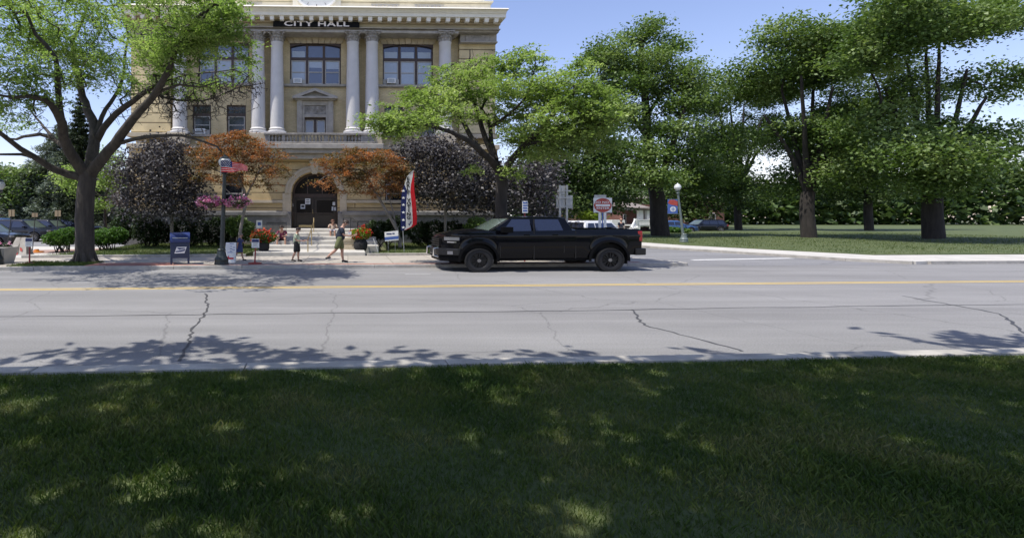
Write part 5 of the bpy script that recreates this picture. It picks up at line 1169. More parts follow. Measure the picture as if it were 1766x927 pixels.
# ---- cars in the car park and beyond
def car(name, label, X, D, rz, paint, L=5.4, Hh=1.62, kind='suv', group=None, z=.0, rim='hub', W=1.12):
    t = thing(name, label, 'car', G(X, D, z), rz, group); a = L / 2; bl = Hh * .60
    if kind == 'suv':
        top = [(-a, bl * .80), (-a + .1, bl * .9), (-a + .5, bl * .98), (-a + L * .27, bl * 1.06), (a - .1, bl * 1.08), (a, bl * .98)]
        g = dict(z=(bl * 1.02, Hh), front=(-a + L * .24, -a + L * .40), rear=(a - .12, a - .45), w=(W * .94, W * .76), band=(.1, .80), side=[(-a + L * .32, -a + L * .42, -a + L * .53, -a + L * .53), (-a + L * .545, -a + L * .545, -a + L * .74, -a + L * .74), (-a + L * .755, -a + L * .755, a - .42, a - .6)])
    else:
        top = [(-a, bl * .78), (-a + .15, bl * .88), (-a + L * .3, bl * 1.02), (a - L * .17, bl * 1.06), (a - .1, bl * 1.0), (a, bl * .9)]
        g = dict(z=(bl * .98, Hh), front=(-a + L * .25, -a + L * .44), rear=(a - L * .13, a - L * .27), w=(W * .93, W * .72), band=(.1, .80), side=[(-a + L * .34, -a + L * .45, -a + L * .56, -a + L * .56), (-a + L * .575, -a + L * .575, a - L * .23, a - L * .31)])
    R = .35 if kind == 'suv' else .32; ws = [(-a + L * .19, R, R, R * .66), (a - L * .20, R, R, R * .66)]
    vehicle(t, dict(W=W, rock=.28 if kind == 'suv' else .22, belt=bl * 1.06, paint=paint, top=top, arches=[(q, R, R * 1.42, R * 1.24) for q, *_ in ws], glass=g, wheels=ws, ex=1.2, rim=rim, fup=.05, rup=.08))
    for s in (-1, 1):
        MB().box(-a - .01, -a + .34, s * W * .80 - .2, s * W * .80 + .12, bl * .74, bl * .88).build('headlight', M['headlight'], t, bevel=.03)
        MB().box(a - .22, a + .015, s * W * .84 - .16, s * W * .84 + .1, bl * .78, bl * 1.0).build('tail_light', M['taillight'], t, bevel=.03)
        q = s * (W + .1); MB().box(-a + L * .32, -a + L * .35, q - .10, q + .08, bl * 1.05, bl * 1.18).build('mirror', paint, t, bevel=.02)
        [MB().box(-a + L * x - .008, -a + L * x + .008, s * W * .985 - .02, s * W * .985 + .012, .34, bl * 1.0).build('shut_line', M['trim'], t) for x in (.34, .54, .745)]
    MB().box(-a - .03, -a + .06, -W * .55, W * .55, bl * .48, bl * .74).build('grille', M['black_plastic'], t, bevel=.02)
    MB().box(-a - .06, -a + .2, -W * .84, W * .84, .30, bl * .45).build('bumper', M['black_plastic'], t, bevel=.04)
    return t
PI = math.pi
GP = 'cars in the car park left of the hall'
car('parked_car', 'black sport utility car nearest the road in the car park, facing right', 40, 42.5, PI - .10, M['car_black'], 5.6, 1.70, 'suv', GP)
car('parked_car', 'dark grey car with pale roof behind the black sport utility car', 84, 50.0, PI - .1, M['car_black'], 5.4, 1.66, 'suv', GP)
car('parked_car', 'dark blue car half hidden behind the big tree trunk in the car park', 124, 54.0, PI - .1, M['car_navy'], 5.2, 1.72, 'suv', GP)
car('parked_car', 'blue car with pale roof at the left edge, behind the black car', 0, 52.0, PI - .05, M['car_blue'], 5.4, 1.78, 'suv', GP)
car('parked_car', 'dark vehicle nose cut by the left edge beside the planter', -24, 33.5, PI - .05, M['car_black'], 4.6, 1.5, 'suv', GP)
car('white_car', 'white sport utility car in the side street seen over the pickup bed', 1026, 33.5, PI + .42, M['white_metal'], 4.4, 1.66, 'suv', None)
car('blue_car', 'blue saloon car parked beyond the big maple trunk', 1160, 66.0, PI, M['car_blue'], 5.0, 1.45, 'saloon', None)
car('dark_car', 'dark car parked in shade at the right behind the park lamp', 1212, 68.0, 0.0, M['car_black'], 5.0, 1.55, 'suv', None)
# ------------------------------------------------------------------ people
def person(label, base, yaw, pose, outfit, height=1.7, wide=1.24, hair='hair', dress=None):
    """one skinned body (fingers included) with clothes, hair and shoes as children. forward is +x, left is +y"""
    k = height / 1.75; t = thing('person', label, 'person', base, yaw, scale=(k * wide, k * wide, k))
    J = {}; L = dict(th=.43, sh=.42, ua=.29, fa=.26); R = math.radians
    J['pel'] = np.zeros(3)
    def sag(a): return np.array([math.sin(R(a)), 0, -math.cos(R(a))])
    ln = pose.get('lean', 5); up = np.array([math.sin(R(ln)), 0, math.cos(R(ln))])
    J['bel'] = up * .18; J['che'] = up * .36; J['nb'] = up * .50; hd = pose.get('head', ln + 6); hu = np.array([math.sin(R(hd)), 0, math.cos(R(hd))])
    J['nk'] = J['nb'] + hu * .07; J['h0'] = J['nb'] + hu * .13; J['h1'] = J['nb'] + hu * .22 + np.array([.012, 0, 0]); J['h2'] = J['nb'] + hu * .305
    for s, sd in ((1, 'l'), (-1, 'r')):
        th, kn, sp_ = pose['leg' + sd]; lat = pose.get('spread', .02)
        J['hip' + sd] = np.array([0, s * .09, -.03]); d = sag(th); d[1] = s * lat * 2; J['kn' + sd] = J['hip' + sd] + d * L['th']; d2 = sag(th - kn); d2[1] = s * lat * pose.get('shin_out', .3); J['an' + sd] = J['kn' + sd] + d2 * L['sh']
        fp = R(sp_); J['to' + sd] = J['an' + sd] + np.array([.17 * math.cos(fp), s * .02, -.055 - .17 * math.sin(fp)])
        J['hl' + sd] = J['an' + sd] + np.array([-.05 * math.cos(fp), 0, -.055])
        ua, el, ab = pose['arm' + sd]; J['sho' + sd] = J['nb'] - up * .05 + np.array([0, s * .175, 0]); d = sag(ua); d[1] = s * ab; d /= np.linalg.norm(d); J['elb' + sd] = J['sho' + sd] + d * L['ua']
        d2 = sag(ua + el); d2[1] = -s * pose.get('in', .15); d2 /= np.linalg.norm(d2); J['wr' + sd] = J['elb' + sd] + d2 * L['fa']; J['pm' + sd] = J['wr' + sd] + d2 * .075; J['hd' + sd] = d2
    low = min(J[j + s][2] for j in ('to', 'hl', 'an') for s in 'lr') if not pose.get('seat') else None
    off = -low + .02 if low is not None else pose['seat']
    for q in J: J[q] = J[q] + np.array([0, 0, off])
    def skin(name, chains, rads, m_, sub=1, extra=None):
        """chains of joint names grown into one surface"""
        names, V, E, rr = {}, [], [], []
        def vid(q):
            if q not in names: names[q] = len(V); V.append(J[q] if q in J else extra[q]); rr.append(rads[q])
            return names[q]
        for ch in chains:
            for a, c in zip(ch, ch[1:]): E.append((vid(a), vid(c)))
        me = bpy.data.meshes.new(name); me.from_pydata([tuple(v) for v in V], E, []); o = link(name, me, m_, t)
        md = o.modifiers.new('skin', 'SKIN'); md.use_smooth_shade = True; md.branch_smoothing = .6
        for i, r in enumerate(rr): me.skin_vertices[0].data[i].radius = r if isinstance(r, tuple) else (r, r)
        me.skin_vertices[0].data[0].use_root = True
        sd = o.modifiers.new('smooth', 'SUBSURF'); sd.levels = sd.render_levels = sub
        return o
    ex = {}; rad = dict(pel=(.13, .15), bel=(.115, .135), che=(.125, .155), nb=.075, nk=.054, h0=.07, h1=(.098, .088), h2=.06)
    ch = [['pel', 'bel', 'che', 'nb', 'nk', 'h0', 'h1', 'h2']]
    for sd, s in (('l', 1), ('r', -1)):
        rad.update({'hip' + sd: .095, 'kn' + sd: .058, 'an' + sd: .038, 'to' + sd: .03, 'sho' + sd: .058, 'elb' + sd: .04, 'wr' + sd: .028, 'pm' + sd: (.034, .022)})
        ex['cf' + sd] = J['kn' + sd] * .68 + J['an' + sd] * .32 + np.array([-.018, 0, 0]); rad['cf' + sd] = .056
        ch += [['pel', 'hip' + sd, 'kn' + sd, 'cf' + sd, 'an' + sd, 'to' + sd], ['nb', 'sho' + sd, 'elb' + sd, 'wr' + sd, 'pm' + sd]]
        d = J['hd' + sd]; side = np.cross(d, np.array([0, 1., 0])); side /= np.linalg.norm(side) + 1e-6
        for i, (o_, l_) in enumerate(((-.028, .070), (-.009, .082), (.010, .078), (.028, .060))):
            b0 = J['pm' + sd] + side * o_ + d * .02; m1 = b0 + d * l_ * .55; m2 = m1 + (d * .75 + np.array([0, -s * .6, 0])) * l_ * .45
            for nm, v in (('fa%d' % i, b0), ('fb%d' % i, m1), ('fc%d' % i, m2)): ex[nm + sd] = v; rad[nm + sd] = .0095
            ch.append(['pm' + sd, 'fa%d' % i + sd, 'fb%d' % i + sd, 'fc%d' % i + sd])
        ex['tb' + sd] = J['wr' + sd] + d * .035 + side * -.035; ex['tc' + sd] = ex['tb' + sd] + d * .04 - side * .02; rad['tb' + sd] = .013; rad['tc' + sd] = .010; ch.append(['wr' + sd, 'tb' + sd, 'tc' + sd])
    skin('body', ch, rad, M['skin'], 1, ex)
    f = np.array([math.cos(R(hd)), 0, -math.sin(R(hd))]); hu_ = hu; c = J['h1']
    b = MB(); b.add([c + f * .098 + hu_ * .015, c + f * .128 - hu_ * .02, c + f * .095 - hu_ * .03 + np.array([0, .018, 0]), c + f * .095 - hu_ * .03 - np.array([0, .018, 0])], [(0, 2, 1), (0, 1, 3), (1, 2, 3)]); b.build('nose', M['skin'], t)
    for s in (1, -1):
        b = MB(); e = c + f * .088 + hu_ * .012 + np.array([0, s * .034, 0]); b.lathe([(.0, -.011), (.014, 0), (.0, .011)], e, 6); b.build('eye', M['trim'], t)
        b = MB(); e = c - f * .005 + np.array([0, s * .092, 0]) - hu_ * .01; b.lathe([(.0, -.035), (.022, -.012), (.026, .014), (.0, .034)], e, 6); b.build('ear', M['skin'], t)
    b = MB(); e = c + f * .086 - hu_ * .052; b.box(e[0] - .006, e[0] + .008, -.024, .024, e[2] - .006, e[2] + .006); b.build('mouth', M['c_plum'], t)
    # hair: a cap over the skull, open at the face
    b = MB(); vs, fs, NU, NV = [], [], 14, 8
    for j in range(NV + 1):
        ph = j / NV * R(122 if not outfit.get('long') else 150)
        for i in range(NU):
            a = i * 2 * math.pi / NU; q = max(.0, math.cos(a)); ph_ = min(ph, R(62) + R(90) * (1 - q ** .7)); r = .112
            v = c + hu_ * (.022 + r * .98 * math.cos(ph_)) + f * (math.sin(ph_) * math.cos(a) * r * 1.04 - .012) + np.array([0, math.sin(ph_) * math.sin(a) * r * .93, 0]); vs.append(v)
    fs = [(j * NU + i, j * NU + (i + 1) % NU, (j + 1) * NU + (i + 1) % NU, (j + 1) * NU + i) for j in range(NV) for i in range(NU)]
    b.add(vs, fs); b.build('hair', M[hair], t, smooth=True)
    g = dict(rad)
    for sd in 'lr':
        ex['slv' + sd] = J['sho' + sd] * .25 + J['elb' + sd] * .75; g['slv' + sd] = .066; g['sho' + sd] = .074
    g.update(pel=(.145, .168), bel=(.14, .16), che=(.142, .172), nb=(.085, .09))
    if outfit.get('top'):
        ex['hem'] = J['pel'] + np.array([0, 0, -.07]); g['hem'] = (.165, .185); g['bel'] = (.15, .17)
        skin('shirt', [['hem', 'bel', 'che', 'nb'], ['nb', 'shol', 'slvl'], ['nb', 'shor', 'slvr']], g, M[outfit['top']], 1, ex)
    if outfit.get('bottom'):
        for sd in 'lr':
            fr = outfit.get('len', .85); ex['cuff' + sd] = J['hip' + sd] * (1 - fr) + J['kn' + sd] * fr; g['cuff' + sd] = .098; g['hip' + sd] = .118
        ex['wst'] = J['bel'] + up * .03; g['wst'] = (.13, .15); g['pel'] = (.148, .17)
        skin('shorts', [['wst', 'pel', 'hipl', 'cuffl'], ['pel', 'hipr', 'cuffr']], g, M[outfit['bottom']], 1, ex)
    if outfit.get('dress'):
        b = MB(); prof = [(J['nb'] - up * .02, .07, .085), (J['nb'] - up * .09, .125, .165), (J['che'], .138, .165), (J['bel'], .115, .135), (J['pel'] + up * .05, .145, .165), (J['pel'] - np.array([.0, 0, .2]), .17, .18), (J['pel'] - np.array([.01, 0, .38]), .195, .19)]
        n = 18; vs = [(c_[0] + a_ * math.cos(q), c_[1] + b_ * math.sin(q), c_[2]) for c_, a_, b_ in prof for q in [i * 2 * math.pi / n for i in range(n)]]
        b.add(vs, [(j * n + i, j * n + (i + 1) % n, (j + 1) * n + (i + 1) % n, (j + 1) * n + i) for j in range(len(prof) - 1) for i in range(n)]); b.build('dress', M[outfit['dress']], t, smooth=True)
        for sd in 'lr': g['shos' + sd] = .07; ex['shos' + sd] = J['sho' + sd]
        skin('sleeves', [['slvl', 'shol', 'nb', 'shor', 'slvr']], g, M[outfit['dress']], 1, ex)
    for sd in 'lr':
        ex['sa'] = J['an' + sd] + np.array([0, 0, -.005]); ex['sh'] = J['hl' + sd]; ex['st'] = J['to' + sd]; gg = dict(sa=.048, sh=.044, st=(.04, .036)); skin('shoe', [['sh', 'sa', 'st']], gg, M[outfit.get('shoe', 'shoe')], 1, ex)
    if outfit.get('cup'):
        q = J['pmr'] * .5 + J['pml'] * .5; b = MB(); b.lathe([(.032, -.05), (.04, .06)], (q[0] + .04, q[1], q[2] + .02), 12); cu = b.build('held_cup', M['white']); return t, cu
    return t
def held(t, name, label, mb, m_, cat):
    o = mb.build(name, m_); return tag(o, label, cat)
# man walking right in navy shirt and olive shorts, looking down at what he holds
PX = 21.1
def at(X, d, z): return G(X, d, z)
person('man in navy shirt and olive shorts striding right, looking down at his hands', at(586, PX, .12), -.05, dict(lean=8, head=34, legl=(10, 6, 0), legr=(-18, 26, -28), arml=(12, 72, .12), armr=(18, 70, .12)), dict(top='c_navy', bottom='c_olive', len=.95), 1.66, hair='hair')
b = MB(); b.box(-.07, .07, -.05, .05, -.06, .06); o = b.build('paper_packet', M['paper'], bevel=.01); o.location = P(603, 402, PX - .02); tag(o, 'white packet held in front by the walking man', 'packet')
person('boy in pale green shirt and black shorts standing on the pavement, facing right', at(512, 21.6, .12), -.15, dict(lean=-2, head=20, legl=(6, 6, 0), legr=(-6, 12, 0), arml=(15, 70, .1), armr=(5, 78, .1)), dict(top='c_mint', bottom='c_black', len=1.05), 1.33, hair='hair')
b = MB(); b.lathe([(.035, 0), (.045, .12)], n=12); o = b.build('paper_cup', M['paper']); o.location = P(519.5, 419, 21.55); tag(o, 'white paper cup held by the boy', 'cup')
person('woman in short blue dress walking right behind the arrow board', at(413, 22.0, .12), -.1, dict(lean=4, head=14, legl=(14, 4, 0), legr=(-12, 22, -10), arml=(28, 50, .15), armr=(-14, 8, .1)), dict(dress='c_blue'), 1.10 * 1.0, hair='hair_grey')
person('person in plum top and bare legs seated on the steps at the left', at(487, 28.75, .64), -PI / 2, dict(lean=22, head=34, seat=.11, legl=(104, 100, 0), legr=(104, 100, 0), spread=.10, arml=(38, 50, .2), armr=(38, 50, .2), **{'in': .35}), dict(top='c_plum', bottom='c_black', len=.7), 1.62, hair='hair')
person('woman in pale top and patterned skirt seated on the top step by the door', at(574, 31.15, .985), -PI / 2, dict(lean=10, head=18, seat=.11, legl=(104, 100, 0), legr=(104, 100, 0), spread=.03, arml=(25, 118, .25), armr=(25, 118, .25), **{'in': .25}), dict(top='c_pale', bottom='c_stripe', len=1.05, long=True), 1.45, hair='hair_red')
person('bald man in dark jacket beyond the white car', at(1071, 44, .12), -PI / 2, dict(lean=2, head=4, legl=(4, 4, 0), legr=(-4, 4, 0), arml=(4, 10, .1), armr=(4, 10, .1)), dict(top='c_navy', bottom='c_black', len=1.1), 1.6, hair='skin')
# ------------------------------------------------------------------ trees and shrubs
# the big honey locust at the left, by the kerb
D = 21.2
limbs = [(.365, .32, [(147, 453, 0), (146, 430, 0), (145, 400, 0), (147, 350, 0), (150, 312, 0), (152, 296, 0)]),
    (.25, .10, [(148, 300, 0), (134, 284, -.3), (120, 262, -.8), (110, 238, -1.2), (107, 212, -1.6), (98, 196, -2.0), (88, 178, -2.4), (76, 170, -2.7)]), (.10, .03, [(76, 170, -2.7), (50, 166, -3.2), (20, 168, -3.6), (-20, 160, -4)]),
    (.13, .05, [(107, 212, -1.6), (103, 188, -1.6), (100, 150, -1.8), (96, 100, -2.2), (62, 60, -2.6), (45, 20, -3)]),
    (.17, .06, [(144, 306, 0), (118, 300, -.2), (88, 290, -.6), (62, 272, -1.0), (34, 256, -1.6), (4, 232, -2.2), (-30, 205, -2.6)]), (.07, .03, [(62, 272, -1), (35, 266, -1.2), (0, 266, -1.6), (-40, 262, -2)]),
    (.10, .03, [(120, 262, -.8), (98, 244, -.4), (70, 232, 0), (40, 236, .4), (15, 240, .9), (-15, 225, 1.3)]), (.08, .03, [(98, 244, -.4), (80, 225, .6), (64, 205, 1.4), (50, 185, 2)]),
    (.26, .09, [(153, 300, .1), (159, 268, .4), (164, 238, .8), (162, 214, 1.2), (151, 190, 1.6), (143, 165, 2), (137, 138, 2.2), (128, 104, 2.6), (124, 72, 2.8)]), (.08, .03, [(124, 72, 2.8), (140, 40, 3), (152, 10, 3.2), (160, -30, 3.4)]), (.07, .02, [(128, 104, 2.6), (105, 75, 3.2), (85, 40, 3.6), (60, 5, 4)]),
    (.24, .10, [(156, 300, 0), (178, 272, -.4), (198, 248, -.9), (218, 220, -1.5), (240, 194, -2.0), (262, 168, -2.6), (278, 145, -3.0), (293, 118, -3.4)]), (.10, .04, [(293, 118, -3.4), (302, 90, -3.6), (318, 60, -4), (340, 30, -4.4), (370, 8, -5)]), (.06, .02, [(262, 168, -2.6), (285, 155, -2.8), (310, 145, -3), (345, 150, -3.2), (380, 140, -3.4)]),
    (.15, .06, [(163, 250, .8), (178, 222, .6), (200, 196, .2), (226, 176, -.2), (252, 158, -.6), (278, 142, -1), (300, 120, -1.4)]), (.11, .04, [(166, 232, .8), (176, 202, 1.2), (190, 176, 1.6), (205, 155, 2), (213, 128, 2.2), (216, 95, 2.4), (222, 60, 2.6)]),
    (.05, .02, [(252, 158, -.6), (290, 170, -.4), (330, 175, -.2), (370, 168, 0), (415, 150, .2), (450, 145, .4)]), (.04, .015, [(278, 142, -1), (320, 130, -1), (365, 125, -1), (410, 118, -1.1)]),
    (.085, .025, [(190, 258, -.7), (205, 248, -1), (225, 241, -1.4), (250, 236, -1.8), (285, 234, -2.2), (318, 234, -2.6), (336, 239, -2.9), (356, 245, -3.2), (374, 252, -3.5), (384, 262, -3.6)])]
blobs = [(35, 45, 75, 38, -2, 2.2, 80), (120, 55, 70, 40, 1, 2.4, 80), (50, 118, 72, 28, -2.6, 2.0, 62), (160, 105, 62, 30, 1.5, 2.2, 60), (185, 35, 40, 34, 2, 2, 34), (10, 185, 42, 22, -3, 1.6, 26), (30, 150, 50, 18, -3, 1.6, 20),
    (300, 42, 48, 34, -3.6, 1.6, 44), (362, 32, 44, 24, -4.4, 1.5, 36), (392, 62, 26, 15, -4.4, 1.2, 20), (328, 84, 48, 18, -3.5, 1.5, 42), (264, 92, 34, 22, -2.8, 1.4, 30), (300, 112, 30, 14, -3.2, 1.2, 16), (330, -8, 100, 20, -4, 2.4, 40), (120, -20, 170, 24, 1, 3.2, 90), (401, 18, 24, 11, -5, 1, 18), (352, 62, 40, 14, -4, 1.2, 24),
    (230, 140, 34, 16, 0, 1.2, 12), (140, 140, 50, 16, 2, 1.4, 22), (-60, 90, 50, 60, -2, 2, 44), (-55, 200, 35, 40, -2, 1.6, 20), (30, 215, 30, 14, 1, 1, 8), (220, 165, 24, 10, .2, .8, 5), (285, 132, 34, 9, -1, .9, 12), (268, 78, 20, 12, -2, .9, 12), (415, 128, 30, 14, .2, .8, 9), (350, 142, 44, 14, -1, .9, 12), (300, 158, 40, 12, -1, .9, 8), (425, 62, 16, 14, -4.4, .8, 6), (420, 95, 22, 10, -3.5, .8, 6), (200, -30, 130, 22, -6.5, 2.4, 70), (40, -40, 130, 30, -6.5, 2, 70), (-90, -30, 80, 30, -5, 2.4, 40), (190, 112, 50, 16, .5, 1.4, 26), (70, 170, 46, 14, -2.4, 1.2, 18), (235, 60, 26, 26, -1, 1.4, 16), (90, 88, 60, 20, 0, 2, 40)]
bare = [(330, 155, 80, 28, -1, 1.0, 520), (405, 150, 60, 26, .2, .8, 420), (300, 190, 60, 22, -1, 1, 200), (370, 190, 60, 22, -.6, .8, 200), (270, 170, 50, 40, -1, 1, 200), (70, 205, 70, 30, -1.2, 1.4, 50), (215, 190, 40, 40, .5, 1, 50), (245, 80, 20, 50, 0, 1, 34), (60, 140, 60, 40, 0, 1.5, 40), (330, 225, 40, 10, -2.4, .5, 22), (430, 170, 30, 30, .2, .5, 40)]
T1 = make_tree('street_tree', 'big honey locust with dark forking limbs standing by the kerb at the left', D, limbs, blobs, M['bark'], M['locust'], k=27, spray=.46, size=.135, aspect=.44, up=.8, bare=bare, low=14, rtip=.0085, shell=1.0, mult=1.75, cat='tree', group=None)
b = MB()                                             # root flare
for i in range(9):
    a = i * 2 * math.pi / 9 + .2; r = .46 + .08 * (i % 3); b.path([(.30 * math.cos(a), .30 * math.sin(a), .4), (.38 * math.cos(a), .36 * math.sin(a), .14), (r * math.cos(a) * 1.1, r * math.sin(a), -.04)], [.09, .10, .05], 7)
b.build('root_flare', M['bark'], T1, smooth=True)
# the second locust, on the kerb strip behind the pickup
D = 22.6
limbs = [(.27, .24, [(866, 440, 0), (865, 400, 0), (864, 350, 0), (866, 315, 0), (864, 296, 0)]),
    (.15, .05, [(862, 300, 0), (848, 277, -.4), (830, 262, -.8), (806, 243, -1.2), (778, 228, -1.6), (752, 219, -2), (720, 212, -2.4)]),
    (.12, .05, [(836, 268, -.6), (820, 248, -.4), (808, 228, -.2), (799, 212, 0), (786, 194, 0), (766, 172, -.2), (744, 160, -.4)]), (.14, .05, [(862, 296, .2), (850, 268, .4), (840, 246, .6), (832, 224, .8), (826, 202, 1), (815, 170, 1.2), (803, 140, 1.4)]),
    (.12, .045, [(855, 274, .2), (847, 246, .5), (845, 219, .8), (838, 200, 1), (828, 184, 1)]), (.08, .03, [(845, 219, .8), (858, 212, .4), (870, 202, 0), (887, 190, -.4), (905, 170, -.8), (920, 140, -1)]),
    (.15, .05, [(868, 300, 0), (884, 272, -.4), (905, 250, -.8), (930, 225, -1.2), (958, 190, -1.8), (985, 165, -2.2)]), (.08, .03, [(905, 250, -.8), (945, 240, -1.4), (985, 230, -1.8), (1030, 215, -2.2)]), (.06, .02, [(803, 140, 1.4), (808, 115, 1.5), (811, 84, 1.5)]), (.05, .02, [(815, 170, 1.2), (795, 135, 1), (770, 118, .8)]), (.06, .02, [(830, 190, 1), (850, 150, 1.4), (868, 118, 1.6)])]
blobs = [(700, 210, 66, 17, -2, 1.2, 70), (645, 206, 22, 9, -2.2, .8, 12), (735, 163, 58, 14, -.6, 1.2, 56), (790, 132, 52, 26, .8, 1.4, 62), (770, 195, 60, 20, -.4, 1.4, 52), (850, 120, 44, 24, 1.4, 1.4, 50), (905, 112, 36, 22, .4, 1.4, 40), (905, 158, 56, 24, -.4, 1.6, 66), (965, 148, 52, 26, -1.4, 1.6, 64), (970, 198, 62, 24, -1.8, 1.6, 74), (1025, 190, 44, 20, -2.2, 1.2, 42), (1045, 208, 30, 12, -2.4, 1, 18), (905, 232, 46, 14, -.8, 1.2, 40), (985, 232, 50, 14, -1.9, 1.2, 40), (845, 200, 40, 14, .8, 1.2, 22), (680, 228, 26, 9, -2.2, .7, 14), (850, 160, 50, 18, 1, 1.4, 30), (930, 262, 40, 12, -1, 1, 20), (1000, 118, 26, 14, -1.4, 1, 18), (905, 90, 20, 7, .6, .8, 10), (800, 165, 40, 14, .8, 1, 26), (1000, 165, 50, 20, -2, 1.4, 50), (940, 180, 60, 26, .6, 1.6, 50), (1010, 225, 46, 16, -1, 1.2, 40), (950, 262, 60, 14, .2, 1.4, 36), (885, 205, 40, 20, 1.4, 1.4, 30), (1040, 245, 36, 12, -1.6, 1, 22), (870, 145, 50, 18, -1, 1.2, 30), (720, 185, 60, 12, -1.4, 1, 24), (885, 300, 20, 12, -.6, .6, 10), (818, 290, 16, 8, -.8, .6, 6), (1060, 170, 16, 16, -2, .8, 10)]
make_tree('street_tree', 'smaller yellow green honey locust growing behind the black pickup', D, limbs, blobs, M['bark_dark'], M['locust2'], k=27, spray=.52, size=.150, aspect=.44, up=.8, low=10, rtip=.009, shell=1.0, mult=1.5, bare=[(900, 110, 60, 30, .5, 1, 24), (820, 110, 40, 30, 1, 1, 16), (640, 215, 22, 14, -2, .5, 14)])
# the tall maple in the park and its neighbours outside the picture
D = 50.0
limbs = [(.80, .60, [(1139, 407, 0), (1136, 380, 0), (1134, 345, 0), (1130, 322, 0)]), (.5, .2, [(1130, 330, 0), (1122, 290, 0), (1117, 240, .5), (1115, 200, 1), (1112, 160, 1.2), (1105, 110, 1.2), (1108, 70, 1)]), (.36, .1, [(1132, 326, 0), (1146, 290, -1), (1160, 250, -2), (1176, 200, -2.4), (1190, 150, -2.6)]), (.3, .1, [(1126, 322, 0), (1100, 300, -1.4), (1070, 285, -2.4), (1040, 270, -3), (1010, 262, -3.4)]), (.22, .08, [(1117, 240, .5), (1090, 200, 0), (1060, 165, -.6), (1040, 130, -1)]), (.2, .08, [(1115, 200, 1), (1135, 170, 2), (1150, 130, 2.6), (1152, 100, 3)]), (.25, .1, [(1138, 318, 0), (1175, 300, 1), (1215, 270, 2), (1250, 230, 2.4)])]
blobs = [(1105, 55, 30, 18, 1, 1.8, 34), (1120, 40, 14, 8, 1, 1, 8), (1050, 85, 34, 18, -.6, 2, 34), (1030, 106, 24, 12, -1, 1.6, 16), (1152, 82, 22, 18, 2.6, 2, 24), (1100, 108, 64, 28, .4, 3, 90), (1185, 128, 24, 22, -2, 2, 32), (1062, 148, 48, 20, -1, 2.4, 54), (1140, 148, 54, 22, 1, 3, 64), (1178, 178, 34, 18, -2, 2.4, 36), (1064, 204, 42, 22, -1.6, 2.6, 50), (1168, 226, 40, 20, -2, 2.6, 46), (1090, 262, 62, 20, -2.6, 2.6, 70), (1180, 268, 46, 20, -1, 2.6, 54), (1060, 300, 52, 16, -3, 2.2, 50), (1130, 304, 52, 14, -4, 2, 44), (1190, 312, 40, 16, 1, 2.4, 40), (1024, 262, 30, 28, -3.4, 2, 40), (1010, 305, 32, 18, -3.4, 2, 32), (1240, 160, 50, 36, 1, 3, 60), (1255, 240, 50, 30, 2, 3, 56), (1235, 300, 44, 20, 2, 2.4, 36), (1100, 215, 26, 16, 2.4, 1.4, 14), (1085, 185, 24, 10, 0, 1.2, 10)]
make_tree('maple_tree', 'tall dark maple with one thick black trunk on the park lawn', D, limbs, blobs, M['bark_dark'], M['maple'], k=62, spread=.60, flat=.55, size=.27, aspect=.62, low=6, rtip=.016, shell=1.3, step=.8, up=.4)
def ext_maple(name, label, X, D, h, m_='maple', sc=1.0, seed=0):
    """a park tree of its own crown, trunk and forks"""
    rr = random.Random(seed); T = lambda a, b_: (X + a * sc, 404 - (404 - 30) * h * b_, 0)
    lim = [(.52 * sc, .44 * sc, [(X, 407, 0), (X - 3, 370, 0), (X - 2, 330, 0)])]; bl = []
    for i in range(6):
        a = -85 + 34 * i + rr.uniform(-8, 8); dd = rr.uniform(-3, 3); top = .62 + .34 * math.cos(a / 70); lim.append((.26, .08, [(X - 2, 335, 0), (X + a * .35 * sc, 300 - 40 * h, dd * .4), (X + a * .8 * sc, 404 - 374 * h * top * .8, dd)]))
    for i in range(17):
        a = rr.uniform(-100, 100); f = rr.uniform(.22, .98); w_ = math.sqrt(max(.1, 1 - ((f - .5) / .56) ** 2)); bl.append((X + a * w_ * sc, 404 - 374 * h * f, 46 * sc, 22 * h + 6, rr.uniform(-4, 4), 2.4, 52))
    return make_tree(name, label, D, lim, bl, M['bark_dark'], M[m_], k=60, spread=.62, flat=.55, size=.27, aspect=.62, low=4, rtip=.016, shell=1.3, step=.9, up=.4)
ext_maple('maple_tree', 'broad maple standing right of the park lamp', 1395, 46, .96, seed=3, sc=1.1)
ext_maple('maple_tree', 'tallest maple in the park, near the corner of the side street', 1610, 40, 1.12, seed=5, sc=1.25)
ext_maple('maple_tree', 'dark maple behind the park lamp and parked car', 1275, 72, .78, 'darkleaf', seed=13, sc=.9)
ext_maple('maple_tree', 'dark maple far back in the park between two taller ones', 1500, 70, .84, 'darkleaf', seed=21, sc=1.0)
